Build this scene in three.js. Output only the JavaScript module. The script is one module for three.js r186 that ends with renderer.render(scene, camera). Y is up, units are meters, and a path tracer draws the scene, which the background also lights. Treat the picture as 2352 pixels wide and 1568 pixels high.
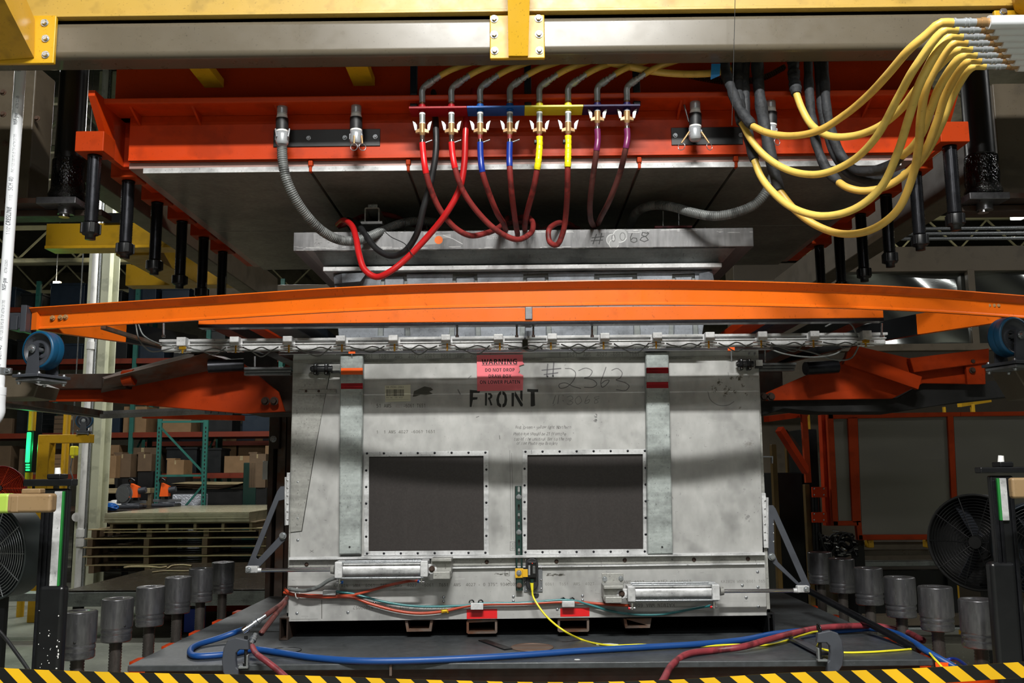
import * as THREE from 'three';
import { RoundedBoxGeometry } from 'three/addons/geometries/RoundedBoxGeometry.js';
import { ConvexGeometry } from 'three/addons/geometries/ConvexGeometry.js';
import { mergeGeometries } from 'three/addons/utils/BufferGeometryUtils.js';
import { RectAreaLightUniformsLib } from 'three/addons/lights/RectAreaLightUniformsLib.js';

// ---------- camera, light, exposure ----------
const W = 2352, H = 1568, F = 2150, EYE = 1.7;
const scene = new THREE.Scene();
scene.background = new THREE.Color(0x000000);
const camera = new THREE.PerspectiveCamera(2 * Math.atan(H / 2 / F) * 180 / Math.PI, W / H, 0.1, 120);
camera.position.set(0, EYE, 0);
camera.rotation.order = 'YXZ';
camera.rotation.set(Math.atan(306 / F), 0.0062, -0.0088);
camera.updateMatrixWorld(true);
const renderer = new THREE.WebGLRenderer({ antialias: true });
renderer.toneMapping = THREE.LinearToneMapping;
renderer.toneMappingExposure = 1.06;
renderer.shadowMap.enabled = true;
RectAreaLightUniformsLib.init();
const HALL = { x0: -15, x1: 15, z0: -30, z1: 13, top: 8.4 };
// ceiling strips: [x, y, z, length along x, width, radiance]
const LAMPS = [
  [0.2, 6.9, 0.35, 2.7, 0.3, 520],
  [-8.5, 7.0, -10.5, 2.4, 0.35, 80], [-4.6, 7.2, -14.5, 2.4, 0.35, 130], [-13.7, 7.2, -21, 2.4, 0.35, 40],
  [9.6, 7.2, -13.5, 2.4, 0.35, 60], [9.5, 7.0, -5, 2.4, 0.35, 40],
  [0.1, 6.9, 5.6, 5.4, 0.3, 55], [0.1, 6.9, 10.4, 5.4, 0.3, 45],
];
const ADDED_FLOODS = [[-3.2, 5.6, 12.6, 1.6, 0.5, 62], [3.2, 5.6, 12.6, 1.6, 0.5, 62]];  // added floods, out of view, giving the platen low frontal light

// ---------- pixel rays (the picture is 2352 x 1568) ----------
const E3 = camera.position.clone();
const ray = (x, y) => new THREE.Vector3((x - W / 2) / F, (H / 2 - y) / F, -1).applyQuaternion(camera.quaternion);
const P = (x, y, d) => { const r = ray(x, y); return r.multiplyScalar(d / -r.z).add(E3); };       // on the plane d metres in front
const PY = (x, y, Y) => { const r = ray(x, y); return r.multiplyScalar((Y - EYE) / r.y).add(E3); }; // on a level plane
const PX = (x, y, X) => { const r = ray(x, y); return r.multiplyScalar(X / r.x).add(E3); };         // on a plane of constant x
const V = (x, y, z) => new THREE.Vector3(x, y, z);
const mm = (px, d) => px * d / F;                                                                    // pixels to metres at a depth

// ---------- random and noise ----------
let seed_ = 7;
const rnd = () => { seed_ = (seed_ * 1664525 + 1013904223) >>> 0; return seed_ / 4294967296; };
const rr = (a, b) => a + (b - a) * rnd();
const hash = (x, y, s) => { let h = (x * 374761393 + y * 668265263 + s * 974634521) | 0; h = Math.imul(h ^ (h >>> 13), 1274126177); return ((h ^ (h >>> 16)) >>> 0) / 4294967296; };
function vnoise(x, y, px, py, s) {                     // value noise, periodic in px, py cells
  const xi = Math.floor(x), yi = Math.floor(y), fx = x - xi, fy = y - yi, u = fx * fx * (3 - 2 * fx), v = fy * fy * (3 - 2 * fy);
  const a = (i, j) => hash(((i % px) + px) % px, ((j % py) + py) % py, s);
  return (a(xi, yi) * (1 - u) + a(xi + 1, yi) * u) * (1 - v) + (a(xi, yi + 1) * (1 - u) + a(xi + 1, yi + 1) * u) * v;
}
const fbm = (u, v, cx, cy, s, o = 4) => { let t = 0, a = 0.5, n = 0; for (let i = 0; i < o; i++) { t += a * vnoise(u * cx, v * cy, cx, cy, s + i); n += a; a *= 0.55; cx *= 2; cy *= 2; } return t / n; };
const clamp = (x, a = 0, b = 1) => Math.min(b, Math.max(a, x));
function dataTex(n, fn, metres = 1, srgb = true) {
  const d = new Uint8Array(n * n * 4);
  for (let y = 0; y < n; y++) for (let x = 0; x < n; x++) {
    const c = fn(x / n, y / n), i = (y * n + x) * 4, g = Array.isArray(c) ? c : [c, c, c];
    for (let k = 0; k < 3; k++) d[i + k] = clamp(g[k]) * 255;
    d[i + 3] = 255;
  }
  const t = new THREE.DataTexture(d, n, n, THREE.RGBAFormat);
  t.wrapS = t.wrapT = THREE.RepeatWrapping; t.magFilter = THREE.LinearFilter; t.minFilter = THREE.LinearMipmapLinearFilter; t.generateMipmaps = true;
  if (srgb) t.colorSpace = THREE.SRGBColorSpace;
  t.repeat.set(1 / metres, 1 / metres); t.needsUpdate = true;
  return t;
}
const rep = (t, m) => { const c = t.clone(); c.repeat.set(1 / m, 1 / m); c.needsUpdate = true; return c; };
const speck = (u, v, n, s, th) => (vnoise(u * n, v * n, n, n, s) > th ? 1 : 0);
const T = {
  paint: dataTex(512, (u, v) => 0.93 + 0.07 * fbm(u, v, 6, 6, 3) - 0.10 * clamp((fbm(u, v, 9, 9, 11) - 0.58) * 6) - 0.25 * speck(u, v, 160, 5, 0.93) * fbm(u, v, 5, 5, 8), 1.2),
  alu: dataTex(512, (u, v) => 0.80 + 0.2 * fbm(u, v, 4, 40, 21) - 0.16 * clamp((fbm(u, v, 7, 7, 31) - 0.5) * 4) - 0.10 * fbm(u, v, 90, 90, 5, 2) - 0.22 * speck(u, v, 120, 6, 0.93), 0.9),
  steel: dataTex(512, (u, v) => { const g = 0.74 + 0.3 * fbm(u, v, 5, 5, 41) - 0.18 * fbm(u, v, 60, 60, 43, 2) + 0.3 * speck(u, v, 150, 44, 0.955); return [g, g, g]; }, 1.1),
  rust: dataTex(512, (u, v) => { const g = 0.7 + 0.3 * fbm(u, v, 8, 8, 51), r = clamp((fbm(u, v, 6, 6, 57) - 0.5) * 5); return [g, g * (1 - 0.22 * r), g * (1 - 0.36 * r)]; }, 0.6),
  rough: dataTex(512, (u, v) => 0.62 + 0.38 * fbm(u, v, 9, 9, 61) + 0.1 * fbm(u, v, 70, 70, 63, 2), 0.8, false),
  floor: dataTex(512, (u, v) => { const g = 0.62 + 0.4 * fbm(u, v, 5, 5, 71) + 0.25 * speck(u, v, 130, 74, 0.86) * fbm(u, v, 4, 4, 77); return [g, g, g * 0.97]; }, 2.4),
  wood: dataTex(512, (u, v) => { const g = 0.72 + 0.28 * fbm(u, v, 3, 48, 81) - 0.1 * fbm(u, v, 8, 120, 83, 2); return [g, g * 0.97, g * 0.92]; }, 0.9),
  card: dataTex(256, (u, v) => 0.86 + 0.14 * fbm(u, v, 5, 5, 91) - 0.05 * ((v * 64) % 1), 0.7),
  hose: dataTex(512, (u, v) => 0.80 + 0.22 * fbm(u, v, 10, 6, 95) - 0.30 * clamp((fbm(u, v, 12, 8, 97) - 0.52) * 5) - 0.3 * speck(u, v, 90, 98, 0.95), 0.5),
  bumpy: dataTex(512, (u, v) => fbm(u, v, 3, 3, 101, 2), 1.7, false),
  fine: dataTex(256, (u, v) => fbm(u, v, 40, 40, 111, 2), 0.5, false),
};
// ---------- materials ----------
function mat(color, rough = 0.5, metal = 0, o = {}) {
  const { tex, bump, bs = 0.0008, rmap = true, phys, ...rest } = o;
  const m = new (phys ? THREE.MeshPhysicalMaterial : THREE.MeshStandardMaterial)({ color, roughness: rough, metalness: metal, ...rest });
  if (tex) m.map = tex;
  if (rmap) m.roughnessMap = T.rough;
  if (bump) { m.bumpMap = bump; m.bumpScale = bs; }
  return m;
}
const C = (h) => new THREE.Color(h);
const K = {
  yellowBeam: mat(0xc3a04a, 0.5, 0, { tex: T.paint }), ochre: mat(0x604812, 0.55, 0, { tex: T.paint }), yellow: mat(0xd6a51e, 0.48, 0, { tex: T.paint }), yellowDark: mat(0xb08810, 0.5, 0, { tex: T.paint }), pad: mat(0x8a7150, 0.6, 0, { tex: T.paint }), tan: mat(0x645c4e, 0.36, 0.0, { tex: T.paint }),  // ochre is the yellow post paint with dim light put into it
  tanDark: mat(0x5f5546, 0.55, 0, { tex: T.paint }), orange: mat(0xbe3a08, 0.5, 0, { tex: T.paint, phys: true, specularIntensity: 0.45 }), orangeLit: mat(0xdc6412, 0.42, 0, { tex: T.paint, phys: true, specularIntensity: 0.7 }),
  maroon: mat(0x581a14, 0.5, 0, { tex: T.paint, phys: true, specularIntensity: 0.3 }), doorOrange: mat(0xb23c0c, 0.5, 0, { tex: T.paint, phys: true, specularIntensity: 0.5 }), lugShadedOrange: mat(0xa4340a, 0.6, 0, { tex: T.paint, phys: true, specularIntensity: 0.25 }), armShadedOrange: mat(0xa4340a, 0.5, 0, { tex: T.paint, phys: true, specularIntensity: 0.35 }), armDark: mat(0x561e08, 0.75, 0, { tex: T.paint, phys: true, specularIntensity: 0.3 }), redOrange: mat(0xc93c10, 0.5, 0, { tex: T.paint, phys: true, specularIntensity: 0.4 }), fitting: mat(0xa4a8ac, 0.38, 0.3), red: mat(0x9c1620, 0.5, 0, { tex: T.paint, phys: true, specularIntensity: 0.4 }), blue: mat(0x1a58a6, 0.5, 0, { tex: T.paint, phys: true, specularIntensity: 0.4 }), yel: mat(0xe8dc2e, 0.45, 0, { tex: T.paint }), purple: mat(0x231a46, 0.5, 0, { tex: T.paint, phys: true, specularIntensity: 0.4 }),  // lug and arm tones are the orange with shade mixed in
  alu: mat(0xb9b9b4, 0.46, 0.35, { tex: T.alu }), aluWhite: mat(0xe6e7e8, 0.42, 0.15, { tex: T.alu }), aluDark: mat(0x8f9296, 0.45, 0.45, { tex: T.alu }), galv: mat(0xc0c8c6, 0.5, 0.3, { tex: T.alu }),
  mould: mat(0x8e949c, 0.5, 0.3, { tex: T.alu }), mouldDark: mat(0x878d8c, 0.55, 0.3, { tex: T.alu }), chrome: mat(0xd8d8dc, 0.16, 1, { rmap: false }), steel: mat(0x88888c, 0.36, 0.8, { tex: T.steel }),
  zinc: mat(0xa8acb0, 0.32, 0.8), platen: mat(0x96938a, 0.42, 0.3, { tex: T.steel }), table: mat(0x53575a, 0.5, 0.25, { tex: T.steel }), brass: mat(0xa8845a, 0.42, 0.4), brassY: mat(0xd9a92c, 0.3, 0.8),
  black: mat(0x111214, 0.4, 0, { tex: T.paint }), blackGloss: mat(0x08080a, 0.12, 0, { bump: T.fine, bs: 0.004 }), rubber: mat(0x1d1e20, 0.6, 0, { tex: T.hose }), darkSteel: mat(0x34353a, 0.36, 0.75, { tex: T.steel }), navy: mat(0x14202c, 0.5, 0, { tex: T.paint }),
  charcoal: mat(0x44474e, 0.5, 0.1, { tex: T.paint }), blueRubber: mat(0x0e4c70, 0.5, 0, { tex: T.paint }), white: mat(0xe4e4e2, 0.4, 0, { tex: T.paint }), pvc: mat(0xd9dce0, 0.35, 0), greyHose: mat(0x6f7271, 0.55, 0, { tex: T.hose }),
  redHose: mat(0x8f2f2c, 0.62, 0, { tex: T.hose }), redBright: mat(0xac181a, 0.38, 0), redSleeve: mat(0xd01c20, 0.4, 0), blueSleeve: mat(0x15328c, 0.4, 0), yelSleeve: mat(0xf0df18, 0.42, 0), purSleeve: mat(0x6d2352, 0.42, 0), brownHose: mat(0x663632, 0.62, 0, { tex: T.hose }),
  yelHose: mat(0xd9b052, 0.5, 0, { tex: T.paint }), yelHose2: mat(0xe2c05e, 0.5, 0, { tex: T.paint }), sleeve: mat(0x2b2d31, 0.85, 0, { tex: T.hose, bump: T.fine, bs: 0.002 }), blueHose: mat(0x10407e, 0.5, 0), redHose2: mat(0x8e343c, 0.55, 0, { tex: T.hose }),
  rust: mat(0x7a6a60, 0.6, 0.4, { tex: T.rust }), rustDark: mat(0x4a3c34, 0.65, 0.3, { tex: T.rust }), green: mat(0x10302a, 0.5, 0, { tex: T.paint }), teal: mat(0x2a6c62, 0.55, 0, { tex: T.paint }), rackOrange: mat(0x80301a, 0.55, 0, { tex: T.paint }),
  cream: mat(0xc6c8ae, 0.55, 0, { tex: T.paint }), wood: mat(0x8a7c64, 0.7, 0, { tex: T.wood }), woodPale: mat(0xcbbd98, 0.7, 0, { tex: T.wood }), rodGrey: mat(0x625c58, 0.5, 0.5, { tex: T.steel }), fanGrey: mat(0x3f4646, 0.5, 0.2, { tex: T.paint }), woodDark: mat(0x352d27, 0.3, 0, { tex: T.wood }), sheet: mat(0xaca68c, 0.26, 0, { tex: T.paint }), card: mat(0x9a7a56, 0.8, 0, { tex: T.card }), cardDark: mat(0x6f5a44, 0.8, 0, { tex: T.card }),
  floor: mat(0x84867e, 0.6, 0, { tex: T.floor }), dark: mat(0x080808, 0.85, 0), wall: mat(0x6b6a60, 0.8, 0, { tex: T.floor }), ceil: mat(0x4a4c48, 0.85, 0, { tex: T.floor }), crate: mat(0x14181b, 0.5, 0, { tex: T.paint }), crateBlue: mat(0x1b2a3a, 0.5, 0, { tex: T.paint }),
  foil: mat(0xa4a8a6, 0.13, 0.95, { bump: T.bumpy, bs: 0.02, rmap: false }), haze: mat(0x8a8880, 0.4, 0.65, { bump: T.bumpy, bs: 0.05, rmap: false }), pane: mat(0x3f3e42, 0.34, 0.0, { rmap: false }),
  orangeTool: mat(0xf0601c, 0.45, 0), teal2: mat(0x2b6d70, 0.35, 0), coral: mat(0xa23c22, 0.4, 0), film: mat(0xc4c8d2, 0.18, 0.3, { bump: T.fine, bs: 0.01 }), pink: mat(0xa08078, 0.45, 0.2, { tex: T.paint }), greenTape: mat(0x9db84a, 0.5, 0), tapeBlue: mat(0x2e8ad0, 0.6, 0, { side: THREE.DoubleSide }),
};

// ---------- things, parts, geometry ----------
const used = {}, fresh = new Set();
const numbered = (n) => { const k = used[n] = (used[n] ?? -1) + 1; return k ? n + '_' + String(k).padStart(3, '0') : n; };
function tag(o, label, category, group) { o.userData.label = label; o.userData.category = category; if (group) o.userData.group = group; return o; }
function thing(name, label, category, group) { const g = new THREE.Group(); g.name = numbered(name); scene.add(g); fresh.add(g); return tag(g, label, category, group); }
function box3UV(g) {                                    // uv in metres by the way each face looks
  if (g.index) g = g.toNonIndexed();
  const p = g.attributes.position, n = p.count, uv = new Float32Array(n * 2), a = V(), b = V(), c = V(), ab = V(), ac = V();
  for (let i = 0; i < n; i += 3) {
    a.fromBufferAttribute(p, i); b.fromBufferAttribute(p, i + 1); c.fromBufferAttribute(p, i + 2);
    const m = ab.subVectors(b, a).cross(ac.subVectors(c, a)), x = Math.abs(m.x), y = Math.abs(m.y), z = Math.abs(m.z);
    [a, b, c].forEach((q, k) => { const s = x > y && x > z ? [q.z, q.y] : y > z ? [q.x, q.z] : [q.x, q.y]; uv[(i + k) * 2] = s[0]; uv[(i + k) * 2 + 1] = s[1]; });
  }
  g.setAttribute('uv', new THREE.BufferAttribute(uv, 2));
  return g;
}
const clean = (g) => { g = g.index ? g.toNonIndexed() : g; for (const k of Object.keys(g.attributes)) if (!['position', 'normal', 'uv'].includes(k)) g.deleteAttribute(k); if (!g.attributes.uv) g = box3UV(g); return g; };
const join = (gs) => (Array.isArray(gs) ? (gs.length === 1 ? gs[0] : mergeGeometries(gs.map(clean))) : gs);
function mesh(name, gs, m, parent) {
  const o = new THREE.Mesh(join(gs), m); o.castShadow = o.receiveShadow = true;
  o.name = parent ? name : numbered(name);
  if (parent) parent.add(o); else { scene.add(o); fresh.add(o); }
  return o;
}
const single = (name, gs, m, label, category, group) => tag(mesh(name, gs, m), label, category, group);
const struct = (name, gs, m) => { const o = mesh(name, gs, m); o.userData.kind = 'structure'; return o; };
// solids
function bx(x0, x1, y0, y1, z0, z1, r = 0) {
  const w = Math.abs(x1 - x0), h = Math.abs(y1 - y0), d = Math.abs(z1 - z0);
  r = Math.min(r, w * 0.45, h * 0.45, d * 0.45);
  const g = r > 0 ? new RoundedBoxGeometry(w, h, d, r > 0.012 ? 3 : 1, r) : new THREE.BoxGeometry(w, h, d);
  g.translate((x0 + x1) / 2, (y0 + y1) / 2, (z0 + z1) / 2);
  return box3UV(g);
}
function pr(x0, y0, x1, y1, d) { const xm = (x0 + x1) / 2, ym = (y0 + y1) / 2; return [P(x0, ym, d).x, P(x1, ym, d).x, P(xm, y1, d).y, P(xm, y0, d).y]; }
const pb = (x0, y0, x1, y1, d, dep, r = 0.004) => { const [a, b, c, e] = pr(x0, y0, x1, y1, d); return bx(a, b, c, e, -d - dep, -d, r); };   // front face seen at the pixels, dep metres deep
function poly(pts, z0, z1, bev = 0, holes = []) {       // [[X,Y]...] in the wall plane, from z0 (back) to z1 (front)
  const s = new THREE.Shape(pts.map((p) => new THREE.Vector2(p[0], p[1])));
  for (const h of holes) s.holes.push(h.isPath ? h : new THREE.Path(h.map((p) => new THREE.Vector2(p[0], p[1]))));
  const g = new THREE.ExtrudeGeometry(s, { depth: z1 - z0 - 2 * bev, bevelEnabled: bev > 0, bevelSize: bev, bevelThickness: bev, bevelOffset: -bev, bevelSegments: 1, curveSegments: 10 });
  g.translate(0, 0, z0 + bev);
  return box3UV(g);
}
const pxy = (pts, d) => pts.map(([x, y]) => { const p = P(x, y, d); return [p.x, p.y]; });
const pp = (pts, d, dep, bev = 0.002, holes = []) => poly(pxy(pts, d), -d - dep, -d, bev, holes.map((h) => pxy(h, d)));
const hull = (pts) => box3UV(new ConvexGeometry(pts));
const UP = V(0, 1, 0);
function cyl(a, b, r, r2 = r, seg = 16, cap = true) {
  const d = b.clone().sub(a), L = d.length(), g = new THREE.CylinderGeometry(r2, r, L, seg, 1, !cap);
  const uv = g.attributes.uv; for (let i = 0; i < uv.count; i++) uv.setXY(i, uv.getX(i) * r * 6.28, uv.getY(i) * L);
  g.applyQuaternion(new THREE.Quaternion().setFromUnitVectors(UP, d.normalize())).translate((a.x + b.x) / 2, (a.y + b.y) / 2, (a.z + b.z) / 2);
  return clean(g);
}
function ring(c, axis, R, r, seg = 24, arc = 6.2832) { const g = new THREE.TorusGeometry(R, r, 6, seg, arc); g.applyQuaternion(new THREE.Quaternion().setFromUnitVectors(V(0, 0, 1), axis.clone().normalize())).translate(c.x, c.y, c.z); return clean(g); }
function lathe(pts, seg = 24) { const g = new THREE.LatheGeometry(pts.map((p) => new THREE.Vector2(p[0], p[1])), seg); return clean(g); }
function aim(g, c, axis) { return g.applyQuaternion(new THREE.Quaternion().setFromUnitVectors(UP, axis.clone().normalize())).translate(c.x, c.y, c.z); }
function bar(a, b, w, h) {                              // rectangular bar, w across (level), h upright-ish
  const d = b.clone().sub(a), L = d.length(), z = d.normalize();
  let x = V().crossVectors(UP, z); if (x.lengthSq() < 1e-6) x = V(1, 0, 0); x.normalize();
  const y = V().crossVectors(z, x), g = box3UV(new THREE.BoxGeometry(w, h, L));
  g.applyMatrix4(new THREE.Matrix4().makeBasis(x, y, z)); const m = a.clone().add(b).multiplyScalar(0.5); g.translate(m.x, m.y, m.z);
  return g;
}
function sweep(prof, path) {                            // prof [[n, y]...] closed; n to the left of travel seen from above
  const N = path.length, fr = path.map((p, i) => { const t = path[Math.min(N - 1, i + 1)].clone().sub(path[Math.max(0, i - 1)]).setY(0).normalize(); return V().crossVectors(UP, t); });
  const at = (i, k) => { const q = prof[k % prof.length]; return path[i].clone().addScaledVector(fr[i], q[0]).add(V(0, q[1], 0)); };
  const pos = [];
  const quad = (a, b, c, d) => { for (const q of [a, b, c, a, c, d]) pos.push(q.x, q.y, q.z); };
  for (let k = 0; k < prof.length; k++) for (let i = 0; i < N - 1; i++) quad(at(i, k), at(i, k + 1), at(i + 1, k + 1), at(i + 1, k));
  const tri = THREE.ShapeUtils.triangulateShape(prof.map((q) => new THREE.Vector2(q[0], q[1])), []);
  for (const i of [0, N - 1]) for (const t of tri) for (const k of i ? t : [...t].reverse()) { const q = at(i, k); pos.push(q.x, q.y, q.z); }
  const g = new THREE.BufferGeometry(); g.setAttribute('position', new THREE.Float32BufferAttribute(pos, 3)); g.computeVertexNormals();
  return box3UV(g);
}
const spline = (pts) => new THREE.CatmullRomCurve3(pts, false, 'centripetal');
function hose(pts, r, n = 0, rad = 12, caps = true) {   // r: number or function of (fraction, metres)
  const c = pts instanceof THREE.Curve ? pts : spline(pts), L = c.getLength(); n = n || Math.max(8, Math.ceil(L / 0.022));
  const fr = c.computeFrenetFrames(n, false), pos = [], uv = [], nor = [], idx = [], R = typeof r === 'function' ? r : () => r;
  for (let i = 0; i <= n; i++) {
    const q = c.getPointAt(i / n), rad_ = R(i / n, L * i / n);
    for (let j = 0; j <= rad; j++) {
      const a = j / rad * 6.283185, d = fr.normals[i].clone().multiplyScalar(Math.cos(a)).addScaledVector(fr.binormals[i], Math.sin(a));
      nor.push(d.x, d.y, d.z); pos.push(q.x + d.x * rad_, q.y + d.y * rad_, q.z + d.z * rad_); uv.push(L * i / n, j / rad * rad_ * 6.28);
    }
  }
  for (let i = 0; i < n; i++) for (let j = 0; j < rad; j++) { const a = i * (rad + 1) + j, b = a + rad + 1; idx.push(a, a + 1, b, b, a + 1, b + 1); }
  if (caps) for (const [i, s] of [[0, 1], [n, 0]]) { const o = i * (rad + 1); for (let j = 1; j < rad - 1; j++) s ? idx.push(o, o + j + 1, o + j) : idx.push(o, o + j, o + j + 1); }
  const g = new THREE.BufferGeometry();
  g.setAttribute('position', new THREE.Float32BufferAttribute(pos, 3)); g.setAttribute('normal', new THREE.Float32BufferAttribute(nor, 3)); g.setAttribute('uv', new THREE.Float32BufferAttribute(uv, 2)); g.setIndex(idx);
  if (typeof r === 'function') g.computeVertexNormals();
  return g;
}
const pl = (list) => list.map(([x, y, d]) => P(x, y, d));   // pixel polyline with depths
const ribbed = (r, amp, pitch) => (t, s) => r + amp * (Math.abs(((s / pitch) % 1) - 0.5) * 2 > 0.5 ? 1 : -1);
const boltGeo = (() => { const h = new THREE.CylinderGeometry(0.85, 1, 0.9, 6); h.translate(0, 0.75, 0); const w = new THREE.CylinderGeometry(1.35, 1.35, 0.3, 16); w.translate(0, 0.15, 0); return mergeGeometries([clean(h), clean(w)]); })();
const screwGeo = (() => { const g = new THREE.SphereGeometry(1, 12, 5, 0, 6.2832, 0, Math.PI / 2); g.scale(1, 0.55, 1); return clean(g); })();
function bolt(p, axis, r, m, parent, geo = boltGeo, name = 'bolt') {
  const o = mesh(name, geo, m, parent); o.position.copy(p); o.scale.setScalar(r); o.quaternion.setFromUnitVectors(UP, axis); o.rotateY(p.x * 37 % 1);
  return o;
}
const FRONT = V(0, 0, 1), DOWN = V(0, -1, 0);
function rebase() {                                     // every group and single mesh gets its origin at its own base
  for (const o of fresh) {
    o.updateMatrixWorld(true);
    const b = new THREE.Box3().setFromObject(o); if (b.isEmpty()) continue;
    const c = V((b.min.x + b.max.x) / 2, b.min.y, (b.min.z + b.max.z) / 2);
    if (o.isMesh) { if (o.scale.x === 1 && o.position.lengthSq() === 0) { o.geometry.translate(-c.x, -c.y, -c.z); o.position.copy(c); } }
    else if (o.position.lengthSq() === 0) { for (const k of o.children) k.position.sub(c); o.position.copy(c); }
  }
}
// canvases laid on a wall-plane rectangle, drawn in picture pixels
function canvasFace(x0, y0, x1, y1, d, w, base) {
  const [X0, X1, Y0, Y1] = pr(x0, y0, x1, y1, d), h = Math.round(w * (Y1 - Y0) / (X1 - X0)), cv = document.createElement('canvas');
  cv.width = w; cv.height = h; const g = cv.getContext('2d');
  if (base) { const im = g.createImageData(w, h); for (let y = 0; y < h; y++) for (let x = 0; x < w; x++) { const c = base(x / w, y / w), i = (y * w + x) * 4; im.data[i] = clamp(c[0]) * 255; im.data[i + 1] = clamp(c[1]) * 255; im.data[i + 2] = clamp(c[2]) * 255; im.data[i + 3] = 255; } g.putImageData(im, 0, 0); }
  const q = (x, y) => { const p = P(x, y, d); return [(p.x - X0) / (X1 - X0) * w, (Y1 - p.y) / (Y1 - Y0) * h]; }, s = w / (x1 - x0);
  const line = (pts, col, lw, al = 1) => { g.strokeStyle = col; g.lineWidth = lw * s; g.globalAlpha = al; g.lineCap = g.lineJoin = 'round'; g.beginPath(); pts.forEach((p, i) => { const c = q(p[0], p[1]); i ? g.lineTo(c[0], c[1]) : g.moveTo(c[0], c[1]); }); g.stroke(); g.globalAlpha = 1; };
  const fill = (pts, col, al = 1) => { g.fillStyle = col; g.globalAlpha = al; g.beginPath(); pts.forEach((p, i) => { const c = q(p[0], p[1]); i ? g.lineTo(c[0], c[1]) : g.moveTo(c[0], c[1]); }); g.fill(); g.globalAlpha = 1; };
  const text = (t, x, y, px, col, o = {}) => { const c = q(x, y); g.save(); g.translate(c[0], c[1]); g.rotate(o.rot ?? 0); g.fillStyle = col; g.globalAlpha = o.al ?? 1; g.textAlign = o.align ?? 'left'; g.textBaseline = 'middle'; g.font = `${o.style ?? ''} ${px * s}px ${o.font ?? 'sans-serif'}`; g.scale(o.sx ?? 1, 1); g.fillText(t, 0, 0); g.restore(); };
  const tex = () => { const t = new THREE.CanvasTexture(cv); t.colorSpace = THREE.SRGBColorSpace; t.anisotropy = 8; t.generateMipmaps = true; t.minFilter = THREE.LinearMipmapLinearFilter; return t; };
  const map = (geo) => { const p = geo.attributes.position, uv = geo.attributes.uv; for (let i = 0; i < p.count; i++) uv.setXY(i, (p.getX(i) - X0) / (X1 - X0), (p.getY(i) - Y0) / (Y1 - Y0)); return geo; };
  return { g, q, s, w, h, line, fill, text, tex, map, cv, R: [X0, X1, Y0, Y1] };
}
// ---------- overhead gantry ----------
const zf = (d) => -d;
{
  const t = thing('overhead_beam', 'long tan square-tube beam across the top of the machine, with rounded edges', 'beam');
  mesh('beam_tube', bx(P(-260, 80, 4.45).x, P(2640, 80, 4.45).x, P(1176, 121, 4.45).y, P(1176, 38, 4.45).y, -4.62, -4.45, 0.034), K.tan, t);
}
{
  const t = thing('yellow_beam', 'yellow painted steel beam running along the very top, above the tan tube', 'beam');
  const y0 = P(1176, 33, 4.46).y;
  mesh('web', bx(P(-260, 10, 4.46).x, P(2640, 10, 4.46).x, y0, y0 + 0.42, -4.6, -4.47, 0.004), K.yellowBeam, t);
  mesh('lower_flange', bx(P(-260, 10, 4.46).x, P(2640, 10, 4.46).x, y0, y0 + 0.016, -4.6, -4.43, 0.003), K.yellowBeam, t);
}
function bracket(label, plate, bolts, arm) {
  const t = thing('beam_bracket', label, 'bracket', undefined);
  mesh('plate', pb(...plate, 4.425, 0.024, 0.005), K.yellow, t);
  for (const [x, y] of bolts) bolt(P(x, y, 4.425), FRONT, 0.0145, K.zinc, t);
  mesh('gusset', arm, K.yellow, t);
}
bracket('yellow bolted bracket with a tapered upright at the middle of the tan beam', [1125, 34, 1251, 134],
  [[1135, 44], [1135, 80], [1136, 117], [1237, 43], [1238, 79], [1239, 116]],
  hull([[1165, -70, 4.22], [1219, -70, 4.22], [1165, -70, 4.42], [1219, -70, 4.42], [1168, 128, 4.36], [1213, 128, 4.36], [1168, 128, 4.42], [1213, 128, 4.42]].map((p) => P(...p))));
bracket('yellow bolted corner bracket with a diagonal brace at the left end of the tan beam', [-90, 36, 126, 146], [[103, 53], [105, 89], [105, 126], [4, 128], [-50, 60]],
  hull([[-140, -190, 3.95], [-20, -190, 3.95], [-140, -60, 3.95], [-20, -60, 3.95], [-30, 40, 4.42], [80, 44, 4.42], [-30, 140, 4.42], [78, 132, 4.42]].map((p) => P(...p))));
{
  const t = thing('beam_bracket', 'yellow corner bracket behind the white pipes at the right end of the tan beam', 'bracket');
  mesh('plate', pb(2288, 22, 2470, 125, 4.425, 0.024, 0.005), K.yellow, t);
  mesh('gusset', hull([[2340, -190, 3.9], [2460, -190, 3.9], [2340, -120, 3.9], [2460, -60, 3.9], [2320, -10, 4.42], [2420, -10, 4.42], [2330, 24, 4.42], [2420, 100, 4.42]].map((p) => P(...p))), K.yellow, t);
  bolt(P(2304, 28, 4.425), FRONT, 0.0145, K.zinc, t);
}
single('hanging_wire', hose(pl([[1690, -60, 4.3], [1687, 60, 4.32], [1684, 180, 4.34], [1681, 288, 4.36]]), 0.0016, 30, 6), K.rubber, 'thin dark wire hanging down in front of the tan beam', 'wire');

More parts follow.
